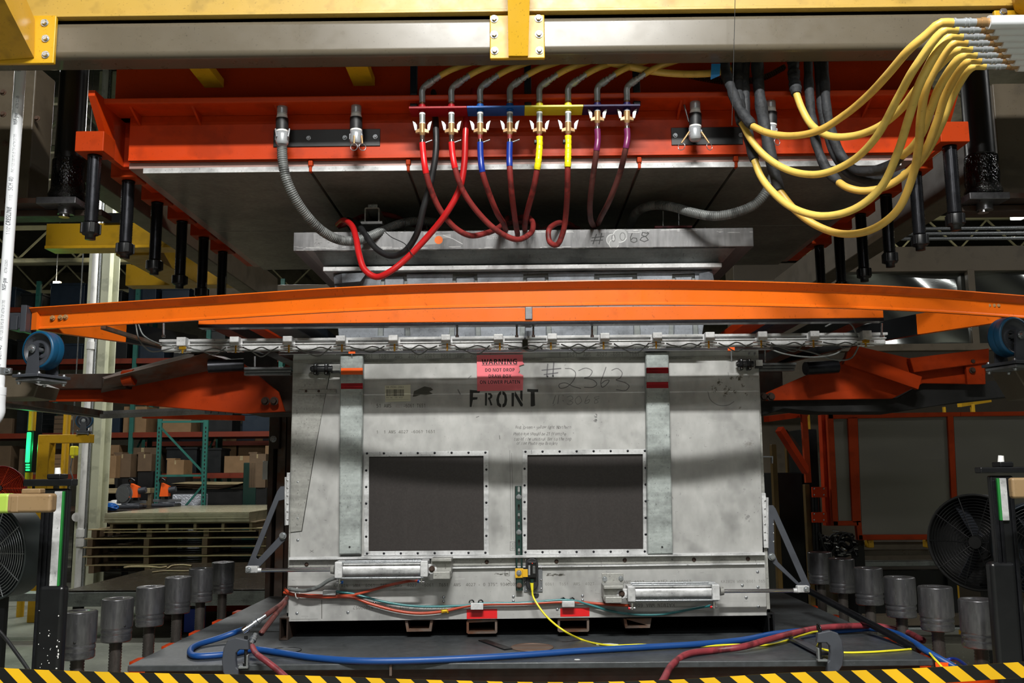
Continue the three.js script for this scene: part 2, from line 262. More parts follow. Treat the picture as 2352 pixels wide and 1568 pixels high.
// ---------- upper platen ----------
const dW = 4.93, YB = P(1192, 360, dW).y, YT = P(1192, 256, dW).y, YF = P(1192, 228, 4.75).y;
const XL = P(297, 310, dW).x, XR = P(2112, 300, dW).x, FX0 = XL - 0.1, FX1 = XR + 0.1;
{
  const t = thing('upper_platen', 'orange steel upper platen frame with a grey slotted plate on its underside', 'platen');
  mesh('front_web', bx(XL, XR, YB, YF, -dW - 0.014, -dW, 0.003), K.orange, t);
  mesh('bottom_flange', bx(XL, XR, YB, YB + 0.016, -dW - 0.12, -dW + 0.004, 0.003), K.orange, t);
  mesh('top_flange', bx(FX0 + 0.02, FX1 - 0.02, YF, YF + 0.034, -dW - 0.1, -4.75, 0.01), K.orange, t);
  mesh('back_plate', bx(FX0, FX1, YF, YF + 0.55, -dW - 0.12, -dW - 0.02, 0.004), K.orange, t);
  for (const [a, b] of [[FX0, FX0 + 0.034], [FX1 - 0.034, FX1]])
    mesh('end_gusset', hull([[a, YB, -dW], [b, YB, -dW], [a, YF, -4.64], [b, YF, -4.64], [a, YF + 0.03, -4.64], [b, YF + 0.03, -4.64], [a, YF + 0.03, -dW - 0.1], [b, YF + 0.03, -dW - 0.1], [a, YB, -dW - 0.1], [b, YB, -dW - 0.1], [a, YB, -dW + 0.04], [b, YB, -dW + 0.04]].map((p) => V(...p))), K.orange, t);
  for (const x of [312, 452, 640, 1560, 1750, 1990]) { const c = P(x, 240, 4.86); mesh('stiffener', hull([V(c.x - 0.006, YF, -dW), V(c.x + 0.006, YF, -dW), V(c.x - 0.006, YF, -4.79), V(c.x + 0.006, YF, -4.79), V(c.x - 0.006, YF - 0.055, -dW), V(c.x + 0.006, YF - 0.055, -dW)]), K.orange, t); }
  for (const [a, b] of [[FX0, FX0 + 0.12], [FX1 - 0.12, FX1]]) mesh('side_beam', bx(a, b, YB, YF, -7.45, -dW - 0.1, 0.005), K.redOrange, t);
  mesh('rear_beam', bx(FX0, FX1, YB, YF, -7.55, -7.43, 0.005), K.redOrange, t);
  const YS = P(1192, 389, 4.95).y, YU = P(1192, 377, 4.95).y;
  mesh('spacer_plate', bx(P(297, 370, 4.96).x, P(2100, 370, 4.96).x, YU, YB, -7.42, -4.96, 0.002), K.pink, t);
  const cut = [330, 714, 938, 1468, 1690, 2070].map((x) => P(x, 384, 4.95).x);
  for (let i = 0; i < 5; i++) for (const [z0, z1] of [[-6.186, -4.95], [-7.4, -6.194]])
    mesh('platen_plate', bx(cut[i] + (i ? 0.008 : 0), cut[i + 1] - (i < 4 ? 0.008 : 0), YS, YU, z0, z1, 0.003), K.platen, t);
  for (const x of [714, 938, 1468, 1690]) { const c = P(x, 370, 4.945); mesh('slot_stop', [bx(c.x - 0.013, c.x + 0.013, YU - 0.004, YB - 0.006, -4.97, -4.93, 0.006), bx(c.x - 0.008, c.x + 0.008, YS - 0.006, YU, -4.965, -4.935, 0.004)], K.lugShadedOrange, t); }
  mesh('edge_highlight', bx(cut[0], cut[5], YS - 0.001, YU - 0.001, -4.9495, -4.944, 0.001), K.aluWhite, t);  // bright strip paints the highlight along the plate edge
  for (const s of [0, 1]) for (let k = 0; k < 6; k++) {
    const c = P(s ? 2178 : 221, 300, 4.72).x, z = -(4.72 + 0.43 * k), y = P(221, 347, 4.65).y;
    mesh('post_lug', bx(c - 0.075, c + 0.075, y, y + 0.11, z - 0.07, z + 0.07, 0.005), K.lugShadedOrange, t);  // lugs take a darker orange that carries their shade
    mesh('lug_arm', bx(s ? FX1 - 0.02 : c + 0.06, s ? c - 0.06 : FX0 + 0.02, y + 0.02, y + 0.1, z - 0.02, z + 0.02, 0.003), K.lugShadedOrange, t);
  }
}
// threaded hold-down posts under the platen lugs
{
  const L = P(221, 348, 4.72).y - P(220, 540, 4.72).y;
  const proto = (label) => {
    const t = new THREE.Group();
    const pr_ = [[0, 0], [0.036, 0]]; for (let i = 0; i <= 76; i++) pr_.push([i % 2 ? 0.031 : 0.0358, -0.01 - i * (L - 0.1) / 76]);
    pr_.push([0.02, -L + 0.09], [0, -L + 0.09]);
    mesh('threaded_rod', lathe(pr_.reverse(), 24), K.darkSteel, t);
    mesh('collar', [lathe([[0, -L], [0.026, -L], [0.026, -L + 0.02], [0.041, -L + 0.026], [0.044, -L + 0.034], [0.044, -L + 0.08], [0.04, -L + 0.086], [0, -L + 0.086]], 24), ...[0, 1, 2, 3].map((i) => { const g = bx(-0.012, 0.012, -L + 0.03, -L + 0.084, 0.036, 0.05, 0.003); g.rotateY(i * 1.571 + 0.6); return g; })], K.black, t);
    mesh('key_strip', (() => { const g = bx(-0.004, 0.004, -L + 0.09, -0.01, 0.033, 0.037, 0.001); g.rotateY(-0.25); return g; })(), K.darkSteel, t);
    return t;
  };
  const p0 = proto(), ord = ['nearest', 'second nearest', 'third', 'fourth', 'fifth', 'farthest'];
  for (const s of [0, 1]) for (let k = 0; k < 6; k++) {
    const o = p0.clone(); o.name = numbered('threaded_post'); scene.add(o);
    o.position.set(P(s ? 2178 : 221, 300, 4.72).x, P(221, 347, 4.65).y, -(4.72 + 0.43 * k));
    tag(o, `black threaded post hanging under the ${s ? 'right' : 'left'} side of the orange platen, ${ord[k]} of six`, 'post', 'threaded posts under the platen');
  }
}
// yellow pegs behind the beam
for (const [x0, x1, y, w, lab] of [[470, 514, 202, 0.03, 'left of the two short yellow bars under the tan beam'], [812, 861, 198, 0.03, 'right of the two short yellow bars under the tan beam']])
  single('yellow_bar', bx(P(x0, y, 4.9).x, P(x1, y, 4.9).x, P(x0, y, 4.9).y, P(x0, y, 4.9).y + 0.05, -4.9, -4.63, 0.003), K.yellow, lab, 'bar');
// greased lift screws
for (const [x, s, lab] of [[163, -1, 'black greased lift screw left of the orange platen'], [2247, 1, 'black greased lift screw right of the orange platen']]) {
  const c = P(x, 300, 5.3), yb = P(x, s < 0 ? 455 : 445, 5.3).y, t = thing('lift_screw', lab, 'screw');
  mesh('screw_column', cyl(V(c.x, yb, c.z), V(c.x, yb + 1.0, c.z), 0.082, 0.078, 28), K.black, t);
  const g = []; for (let i = 0; i < 46; i++) { const a = rr(0, 6.28), r0 = rr(0.07, 0.088), h = rr(0.03, 0.1); const e = new THREE.SphereGeometry(rr(0.008, 0.016), 7, 6); e.scale(1, h / 0.02, 1); e.translate(c.x + Math.cos(a) * r0, yb + rr(-0.01, 0.2), c.z + Math.sin(a) * r0); g.push(clean(e)); }
  mesh('grease', [lathe([[0, yb - 0.02], [0.1, yb - 0.02], [0.105, yb + 0.01], [0.09, yb + 0.05], [0.09, yb + 0.22], [0.083, yb + 0.23]], 28).translate(c.x, 0, c.z), ...g], K.blackGloss, t);
  mesh('nut_plate', [bx(c.x - 0.13, c.x + 0.1, yb - 0.06, yb - 0.02, c.z - 0.1, c.z + 0.1, 0.004), cyl(V(c.x, yb - 0.1, c.z), V(c.x, yb - 0.06, c.z), 0.045)], K.steel, t);
  mesh('tip', cyl(V(c.x - 0.01, yb - 0.115, c.z), V(c.x - 0.01, yb - 0.1, c.z), 0.03), K.chrome, t);
  mesh('support_arm', [bx(c.x - (s < 0 ? 0.32 : -0.1), c.x + (s < 0 ? -0.1 : 0.36), yb - 0.055, yb - 0.022, c.z - 0.06, c.z + 0.09, 0.004), bx(c.x - (s < 0 ? 0.4 : 0.12), c.x + (s < 0 ? 0.2 : 0.4), yb - 0.1, yb - 0.062, c.z - 0.16, c.z - 0.02, 0.004)], K.rustDark, t);
}
// tan side plates and side beams of the gantry
{
  const t = thing('gantry_side', 'tan steel side plate of the gantry behind the white pipe at left', 'frame');
  mesh('side_plate', pb(-130, 150, 73, 484, 5.65, 0.25, 0.01), K.tanDark, t);
  for (const [x, y] of [[8, 212], [86, 272], [8, 262], [12, 330]]) bolt(P(x, y, 5.65), FRONT, 0.014, K.rust, t);
  single('gantry_side_beam', bx(P(264, 480, 5.97).x - 0.02, P(316, 483, 5.99).x, P(264, 480, 5.97).y, P(264, 480, 5.97).y + 0.3, -9.6, -5.4, 0.01), K.tanDark, 'tan steel side beam receding behind the left threaded posts', 'beam');
  const u = thing('gantry_side', 'tan steel side plate of the gantry behind the right lift screw', 'frame');
  const m = P(2112, 480, 5.97);
  single('gantry_side_beam', bx(m.x + 0.04, m.x + 0.22, m.y, m.y + 0.3, -9.6, -5.4, 0.01), K.tanDark, 'tan steel side beam receding behind the right threaded posts', 'beam');
  mesh('side_plate', pb(2290, 190, 2480, 470, 5.65, 0.25, 0.01), K.tanDark, u);
}
// yellow beams behind, at the left
{
  const H1 = P(230, 569, 7.2).y, xa = P(105, 540, 7.2).x;
  const t = thing('yellow_support_beam', 'dim yellow beam sticking out at left behind the nearest threaded posts', 'beam');
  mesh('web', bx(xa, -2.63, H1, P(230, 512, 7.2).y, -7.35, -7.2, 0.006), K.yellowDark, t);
  mesh('lip', bx(xa, -2.63, H1 - 0.004, H1 + 0.02, -7.37, -7.19, 0.003), K.yellow, t);
  mesh('clamp', pb(238, 488, 292, 512, 7.17, 0.2, 0.01), K.black, t);
  const u = thing('yellow_support_beam', 'farther and lower of the two dim yellow beams at left', 'beam');
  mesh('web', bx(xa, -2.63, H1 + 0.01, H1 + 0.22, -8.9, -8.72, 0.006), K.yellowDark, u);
  mesh('clamp', pb(300, 590, 412, 606, 8.7, 0.2, 0.01), K.black, u);
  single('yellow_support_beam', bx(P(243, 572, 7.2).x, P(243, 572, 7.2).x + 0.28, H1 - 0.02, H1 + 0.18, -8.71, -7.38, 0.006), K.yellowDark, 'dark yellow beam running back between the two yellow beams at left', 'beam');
}

// ---------- orange arc of the turning frame ----------
const arcC = spline([[-3.2, 5.3], [-2.7, 5.16], [-1.76, 4.915], [-0.74, 4.655], [0, 4.59], [0.76, 4.585], [1.886, 4.785], [2.7, 5.07], [3.2, 5.27]].map(([x, d]) => V(x, 0, -d)));
const arcTab = arcC.getSpacedPoints(400), arcPt = (x) => { let i = 1; while (i < 400 && arcTab[i].x < x) i++; const a = arcTab[i - 1], b = arcTab[i]; return a.clone().lerp(b, (x - a.x) / (b.x - a.x)); };
const AX0 = P(66, 730, 5.12).x, AX1 = P(2352, 700, 5.12).x;
{
  const yt = P(1192, 646, 4.545).y, yb = P(1192, 706, 4.61).y, h = yt - yb, path = [];
  for (let i = 0; i <= 48; i++) path.push(arcPt(AX0 + (AX1 - AX0) * i / 48).setY(yb));
  const t = thing('curved_frame_beam', 'bright orange curved channel beam bowing across the middle of the picture', 'beam');
    mesh('channel', sweep([[0.012, 0], [0.012, h], [-0.042, h], [-0.043, h - 0.005], [-0.003, h - 0.034], [0, h - 0.04], [0, 0.016], [-0.004, 0.009], [-0.01, 0.006], [-0.01, 0]], path), K.orangeLit, t);
  for (const [x, y] of [[121, 730], [139, 729], [151, 728], [2270, 702], [2281, 702], [2291, 702]]) { const p = P(x, y, 5.1), a = arcPt(p.x); bolt(P(x, y, -a.z - 0.002), FRONT, 0.011, K.brass, t); }
  const a0 = arcPt(AX0);
  mesh('end_plate', bx(AX0 - 0.035, AX0 - 0.002, yb - 0.02, yt + 0.01, a0.z - 0.05, a0.z + 0.07, 0.003), K.charcoal, t);
  mesh('end_block', [bx(AX0 - 0.13, AX0 - 0.036, yb + 0.0, yt - 0.03, a0.z - 0.1, a0.z + 0.05, 0.006), bx(AX0 - 0.09, AX0 - 0.05, yb - 0.01, yt - 0.05, a0.z + 0.05, a0.z + 0.07, 0.004)], K.charcoal, t);
}
// inner clamp frame behind the arc
const FYB = P(1200, 738, 5.05).y, FYT = FYB + 0.078;
{
  const t = thing('clamp_frame', 'orange inner clamp frame hidden behind the curved orange beam, edged in dark steel', 'frame');
  const x0 = P(455, 745, 5.05).x, x1 = P(2030, 730, 5.05).x;
  mesh('front_beam', bx(x0, x1, FYB, FYT, -5.075, -5.05, 0.004), K.orangeLit, t);
  mesh('lower_angle', bx(x0, x1, FYB - 0.018, FYB - 0.001, -5.12, -5.046, 0.002), K.darkSteel, t);
  for (const x of [x0 + 0.02, x1 - 0.12]) mesh('side_beam', bx(x, x + 0.1, FYB, FYB + 0.12, -7.5, -5.13, 0.004), K.black, t);
  mesh('rear_beam', bx(x0, x1, FYB, FYT, -7.6, -7.5, 0.004), K.redOrange, t);
  mesh('tie_block', pb(1206, 704, 1223, 733, 5.04, 0.3, 0.004), K.aluDark, t);
  for (const x of [1050, 1187, 1225, 1360, 376, 2025]) { const a = P(x, 742, 5.16), b = P(x, 772, 5.16); mesh('hanger_rod', [cyl(a, b, 0.006), cyl(V(b.x, b.y + 0.006, b.z), V(b.x, b.y - 0.006, b.z), 0.011, 0.011, 6)], K.zinc, t); }
  // arms that join the arc ends to the clamp frame
  for (const [ax, bxx] of [[AX0 + 0.02, -2.18], [AX1 - 0.05, 2.2]]) {
    const pf = [[-0.02, 0], [0.02, 0], [0.02, 0.125], [-0.02, 0.125]], y = FYB - 0.005, mid = V(ax * 0.45 + bxx * 0.55, y, -5.66);
    mesh('side_arm', sweep(pf, [V(ax, y, -5.14), V(ax * 0.93 + bxx * 0.07, y, -5.22), mid]), K.orangeLit, t);
    mesh('side_arm_end', sweep(pf, [mid.clone().add(V(0, 0, -0.002)), V(bxx, y, -6.25), V(bxx * 0.9, y, -7.5)]), K.black, t);
  }
  for (const [px, w, m] of [[560, 34, K.redOrange], [604, 70, K.aluDark], [676, 40, K.navy], [1790, 60, K.navy], [1720, 50, K.redOrange]]) { const c = P(px, 745, 5.2); mesh('inner_rail', bx(c.x, c.x + mm(w, 5.2), FYB + 0.01, FYB + 0.06, -7.4, -5.2, 0.003), m, t); }
  const da = P(237, 752, 5.2), db = P(392, 800, 6.0); mesh('diagonal_rail', bar(da, db, 0.03, 0.02), K.rust, t);
}
// ---------- aluminium valve rail under the frame ----------
{
  const t = thing('valve_rail', 'long bright aluminium rail with small white valve blocks under the orange beam', 'rail');
  const d = 5.3, yA = P(1200, 771, d).y, yB = P(1200, 777, d).y, yC = P(1200, 783, d).y, yD = P(1200, 799, d).y;
  const spans = [[365, 1204], [1208, 2040]];
  for (const [a, b] of spans) {
    const xa = P(a, 783, d).x, xb = P(b, 776, d).x;
    mesh('rail_flange', bx(xa, xb, yB, yA, -d - 0.035, -d - 0.0, 0.002), K.aluWhite, t);
    mesh('rail_body', [bx(xa + 0.01, xb - 0.01, yD, yC, -d - 0.05, -d - 0.004, 0.012), bx(xa + 0.01, xb - 0.01, yC, yB, -d - 0.035, -d - 0.02), bx(xa + 0.01, xb - 0.01, yC - 0.006, yC + 0.001, -d - 0.05, -d + 0.003, 0.002)], K.aluWhite, t);
  }
  const xs = [422, 543, 664, 785, 905, 1025, 1145, 1268, 1388, 1508, 1628, 1748, 1867, 1986];
  xs.forEach((x, i) => {
    const c = P(x, 780, d).x, side = x < 1204 ? 1 : -1, yb = yD + 0.026;
    const b = mesh('valve_block', [bx(c - 0.026, c + 0.026, yb, yb + 0.05, -d - 0.01, -d + 0.045, 0.003), bx(c - 0.01 + side * 0.024, c + 0.012 + side * 0.024, yb + 0.002, yb + 0.034, -d - 0.05, -d + 0.0, 0.003)], K.aluWhite, t);
    const y1 = yb - 0.012, y2 = yb - 0.034, z = -d + 0.03, o = c + 0.008 * side;
    mesh('brass_tee', [bx(o - 0.005, o + 0.005, y2 - 0.008, yb, z - 0.005, z + 0.005, 0.001), ...(i > 12 || i === 0 ? [bx(o - 0.02, o + 0.02, y1 - 0.008, y1 + 0.008, z - 0.01, z + 0.01, 0.002)] : [])], K.brassY, b);
    mesh('push_fitting', [...[y1, y2].flatMap((y) => [cyl(V(o - 0.048, y, z), V(o + 0.048, y, z), 0.0052, 0.0052, 10), cyl(V(o - 0.022, y, z), V(o - 0.01, y, z), 0.0075, 0.0075, 8), cyl(V(o + 0.01, y, z), V(o + 0.022, y, z), 0.0075, 0.0075, 8)])], K.chrome, b);
    if (i < xs.length - 1) {
      const n = P(xs[i + 1], 780, d).x;
      for (const [ya, s, w] of [[y1, 0.03 + 0.02 * ((i * 7) % 3) / 2, 1], [y2, -0.012, -1]]) {
        const pts = []; for (let k = 0; k <= 8; k++) { const f = k / 8, q = i % 3; pts.push(V(c + 0.05 + (n - c - 0.1) * f, ya - Math.sin(f * 3.1416) * s + Math.sin(f * 6.283 * (q === 1 ? 1.5 : 1)) * 0.012 * w * Math.sin(f * 3.14), z + 0.012 * Math.sin(f * 3.14 * 2 + i))); }
        mesh('air_tube', hose(pts, 0.0036, 20, 7), K.greyHose, t);
      }
    }
  });
}
for (const [pts, lab] of [
  [[[1750, 793, 5.24], [1800, 812, 5.2], [1870, 820, 5.2], [1920, 812, 5.22], [1940, 797, 5.24]], 'upper of the two grey air tubes looping below the right rail end'],
  [[[1760, 790, 5.3], [1860, 808, 5.3], [1920, 826, 5.32], [1955, 822, 5.33], [1975, 790, 5.3]], 'lower of the two grey air tubes looping below the right rail end'],
  [[[312, 745, 5.2], [320, 780, 5.2], [345, 806, 5.2], [372, 805, 5.23], [400, 797, 5.25]], 'grey air tube drooping at the left rail end'],
  [[[318, 745, 5.2], [330, 770, 5.2], [362, 788, 5.22], [395, 795, 5.25]], 'grey air tube reaching straight to the left rail end'],
  [[[1895, 750, 5.25], [1930, 735, 5.25], [1955, 745, 5.25], [1968, 770, 5.3]], 'grey air tube arching above the right rail end']])
  single('air_tube', hose(pl(pts), 0.0045, 40, 8), K.greyHose, lab, 'tube', 'loose air tubes at the rail ends');
// thin seal bar on top of the draw box, with two orange tabs
{
  const t = thing('seal_bar', 'thin shiny metal bar along the top of the draw box with two orange tabs', 'bar');
  mesh('bar', bx(P(640, 808, 5.53).x, P(1775, 800, 5.53).x, P(1200, 809, 5.53).y, P(1200, 802, 5.53).y, -5.7, -5.53, 0.002), K.chrome, t);
  for (const [x, y] of [[808, 808], [1680, 801]]) { mesh('tab', pb(x - 8, y - 4, x + 8, y + 4, 5.525, 0.03, 0.002), K.orangeTool, t); mesh('tab_pin', pb(x - 1, y + 4, x + 1, y + (x > 1000 ? 30 : 8), 5.525, 0.006, 0), K.zinc, t); }
  for (const x of [770, 740, 1722, 1735]) mesh('screw', pb(x - 2, 808, x + 2, 815, 5.54, 0.02, 0.002), K.zinc, t);
}
// striped guide rails at both sides with black clamps
function guide(label, x0, x1, y0, y1, d) {
  const t = thing('guide_rail', label, 'rail'), n = 3, h = (y1 - y0) / n;
  for (let i = 0; i < n; i++) mesh('rail_rib', pb(x0, y0 + i * h + 0.6, x1 - i * 2, y0 + (i + 1) * h - 0.8, d + i * 0.02, 0.05, 0.003), K.aluDark, t);
  const a = P((x0 + x1) / 2 - 30, y0 - 24, d + 0.02), b = P((x0 + x1) / 2 - 30, y0, d + 0.02); mesh('hanger_rod', cyl(a, b, 0.006), K.zinc, t);
}
guide('ribbed aluminium guide rail running into the left side of the draw box', 560, 671, 842, 862, 5.75);
guide('ribbed aluminium guide rail beyond the right side of the draw box', 1744, 1830, 832, 852, 5.62);
for (const [x0, x1, y, lab, s] of [[716, 782, 847, 'black pneumatic clamp on the left upper corner of the draw box', 1], [1694, 1748, 836, 'black pneumatic clamp on the right upper corner of the draw box', -1]]) {
  const t = thing('toggle_clamp', lab, 'clamp'), d = 5.56, c0 = P(x0, y, d), c1 = P(x1 - 18, y, d);
  mesh('clamp_body', [cyl(c0, c1, 0.019, 0.019, 14), cyl(c0.clone().add(V(-0.008, 0, 0)), c0, 0.012, 0.015, 10)], K.black, t);
  for (const f of [0.2, 0.72]) { const p = c0.clone().lerp(c1, f); mesh('saddle', [bx(p.x - 0.011, p.x + 0.011, p.y - 0.038, p.y + 0.03, p.z - 0.03, p.z + 0.024, 0.006)], K.black, t); for (const q of [0.021, -0.026]) bolt(V(p.x, p.y + q, p.z + 0.024), FRONT, 0.0055, K.zinc, t, screwGeo, 'screw'); }
  mesh('mount_block', [pb(s > 0 ? x1 - 22 : x1 - 12, y - 10, x1 + 4, y + 4, d + 0.005, 0.03, 0.002)], K.alu, t);
  mesh('base_strip', pb(s > 0 ? x1 - 22 : x1 - 12, y + 5, x1 + 4, y + 9, d + 0.008, 0.03, 0.001), K.black, t);
}
// caster wheels that carry the arc ends
function caster(label, x, y, s, d, k = 1) {
  const t = thing('support_caster', label, 'wheel'), c = P(x, y, d), R = 0.105 * k, wd = 0.062 * k, A = V(s * 0.28, 0, 0.96).normalize();
  const pf = [[0.02, wd * 0.16], [R * 0.3, wd * 0.16], [R * 0.36, wd * 0.5], [R * 0.42, wd * 0.24], [R * 0.74, wd * 0.22], [R * 0.82, wd * 0.7], [R * 0.9, wd * 0.7]];
  const hub = lathe([...pf.map(([r, h]) => [r, -h]), [R * 0.9, 0], ...pf.reverse()].map(([r, h]) => [r, h]), 36);
  const h = mesh('wheel_hub', aim(hub, c, A), K.charcoal, t);
  const ty = lathe([[R * 0.88, -wd * 0.72], [R * 0.97, -wd * 0.72], [R, -wd * 0.55], [R, -wd * 0.12], [R * 0.985, -wd * 0.08], [R * 0.985, wd * 0.08], [R, wd * 0.12], [R, wd * 0.55], [R * 0.97, wd * 0.72], [R * 0.88, wd * 0.72]], 40);
  mesh('tyre', aim(ty, c, A), K.blueRubber, t);
  const e = c.clone().addScaledVector(A, wd * 1.1), f = c.clone().addScaledVector(A, -wd * 1.1);
  bolt(e.clone().addScaledVector(A, 0.012 * k), A, 0.017 * k, K.zinc, t, boltGeo, 'axle_bolt');
  mesh('axle', cyl(f, e, 0.012 * k), K.zinc, t);
  const yb = P(x, y + 58 * k * 5.05 / d, d).y;
  for (const q of [e, f]) mesh('fork_leg', hull([-1, 1].flatMap((u) => [-1, 1].flatMap((v) => [V(u * 0.042 * k, -0.0, v * 0.006), V(u * 0.024 * k, q.y - yb + 0.03 * k, v * 0.006)])).map((p) => V(p.x, p.y, p.z).applyAxisAngle(UP, Math.atan2(A.x, A.z)).add(V(q.x, yb, q.z)))), K.charcoal, t);
  const ang = Math.atan2(A.x, A.z), put = (g) => g.applyMatrix4(new THREE.Matrix4().makeRotationY(ang)).translate(c.x, yb, c.z);
  mesh('mount_plate', put(bx(-0.085 * k, 0.085 * k, -0.016 * k, 0, -0.12 * k, 0.12 * k, 0.003)), K.charcoal, t);
  mesh('lower_plate', put(bx(-0.075 * k, 0.075 * k, -0.036 * k, -0.02 * k, -0.105 * k, 0.105 * k, 0.003)), K.aluDark, t);
  for (const [u, v] of [[-0.065, -0.09], [0.065, -0.09], [-0.065, 0.09], [0.065, 0.09]]) { const p = V(u * k, 0, v * k).applyAxisAngle(UP, ang).add(V(c.x, yb, c.z)); bolt(p, UP, 0.01 * k, K.zinc, t); bolt(p.clone().add(V(0, -0.04 * k, 0)), DOWN, 0.01 * k, K.zinc, t); }
  return [c, yb];
}
caster('grey caster wheel with a blue tyre under the left end of the orange arc', 100, 805, -1, 5.05);
caster('grey caster wheel with a blue tyre under the right end of the orange arc', 2318, 774, 1, 4.95);
for (const [x0, x1, y0, y1, lab] of [[-60, 152, 884, 930, 'dark tan support block under the left caster wheel'], [2282, 2420, 845, 905, 'dark tan support block under the right caster wheel']]) {
  const t = thing('caster_support', lab, 'support'), r = x1 > 1000;
  mesh('block', r ? pp([[2330, 848], [2460, 840], [2460, 912], [2368, 912]], 5.0, 0.25, 0.006) : pp([[-60, 862], [30, 862], [88, 884], [78, 912], [-60, 915]], 5.15, 0.25, 0.006), K.tanDark, t);
}

// ---------- orange turning arms behind the box, shade put into a darker tone ----------
for (const [pts, plate, lab] of [
  [[[108, 880], [230, 862], [420, 830], [470, 802], [560, 835], [640, 900], [655, 945], [560, 950], [230, 922], [112, 922]], [[150, 850], [290, 848], [290, 890], [160, 890]], 'shade-darkened orange tapered turning arm at left, running behind the draw box'],
  [[[1752, 905], [1850, 862], [1932, 830], [1960, 792], [2100, 825], [2270, 800], [2262, 882], [2120, 880], [2050, 915], [1752, 920]], null, 'shade-darkened orange tapered turning arm at right, running behind the draw box']]) {
  const t = thing('turning_arm', lab, 'arm'), L = pts[0][0] < 1000;
  mesh('arm_plate', pp(pts, 6.5, 0.02, 0.004), K.armShadedOrange, t);
  if (L) {
    mesh('arm_top', hull([[232, 864, 6.48], [470, 802, 6.48], [560, 835, 6.48], [400, 868, 6.46], [232, 902, 6.46], [240, 870, 6.2], [470, 812, 6.2]].map((p) => P(...p))), K.rust, t);
    mesh('arm_tube', pb(100, 858, 290, 892, 6.4, 0.12, 0.006), K.rustDark, t);
    mesh('bolt_lug', cyl(P(284, 868, 6.3), P(308, 866, 6.3), 0.055, 0.055, 20), K.armShadedOrange, t);
  } else {
    mesh('arm_strut', bar(P(1940, 822, 6.4), P(2110, 880, 6.4), 0.05, 0.09), K.armShadedOrange, t);
    mesh('arm_tube', pp([[2090, 822], [2272, 800], [2272, 832], [2100, 855]], 6.42, 0.06, 0.004), K.armShadedOrange, t);
    mesh('bolt_plate', pb(2220, 820, 2262, 882, 6.44, 0.03, 0.003), K.armShadedOrange, t);
    for (const [x, y] of [[2233, 830], [2233, 850]]) bolt(P(x, y, 6.43), FRONT, 0.016, K.rustDark, t);
    mesh('hub_tray', pp([[1740, 915], [2060, 914], [2120, 880], [2420, 870], [2420, 900], [2200, 924], [2060, 946], [1880, 946], [1800, 938], [1750, 955]], 6.56, 0.3, 0.004), K.dark, t);
  }
  mesh('hub', L ? pb(560, 850, 700, 948, 6.65, 0.5, 0.02) : pb(1720, 850, 1800, 925, 6.65, 0.5, 0.02), K.rustDark, t);
  for (const [x, y] of L ? [[610, 921], [630, 921]] : [[1753, 911], [1770, 911]]) bolt(P(x, y, 6.46), FRONT, 0.022, K.rustDark, t);
  const [x0, x1, y] = L ? [478, 560, 842] : [1850, 1922, 846]; mesh('arm_roller', cyl(P(x0, y, 6.3), P(x1, y - 4, 6.35), 0.045, 0.045, 20), K.darkSteel, t);
}

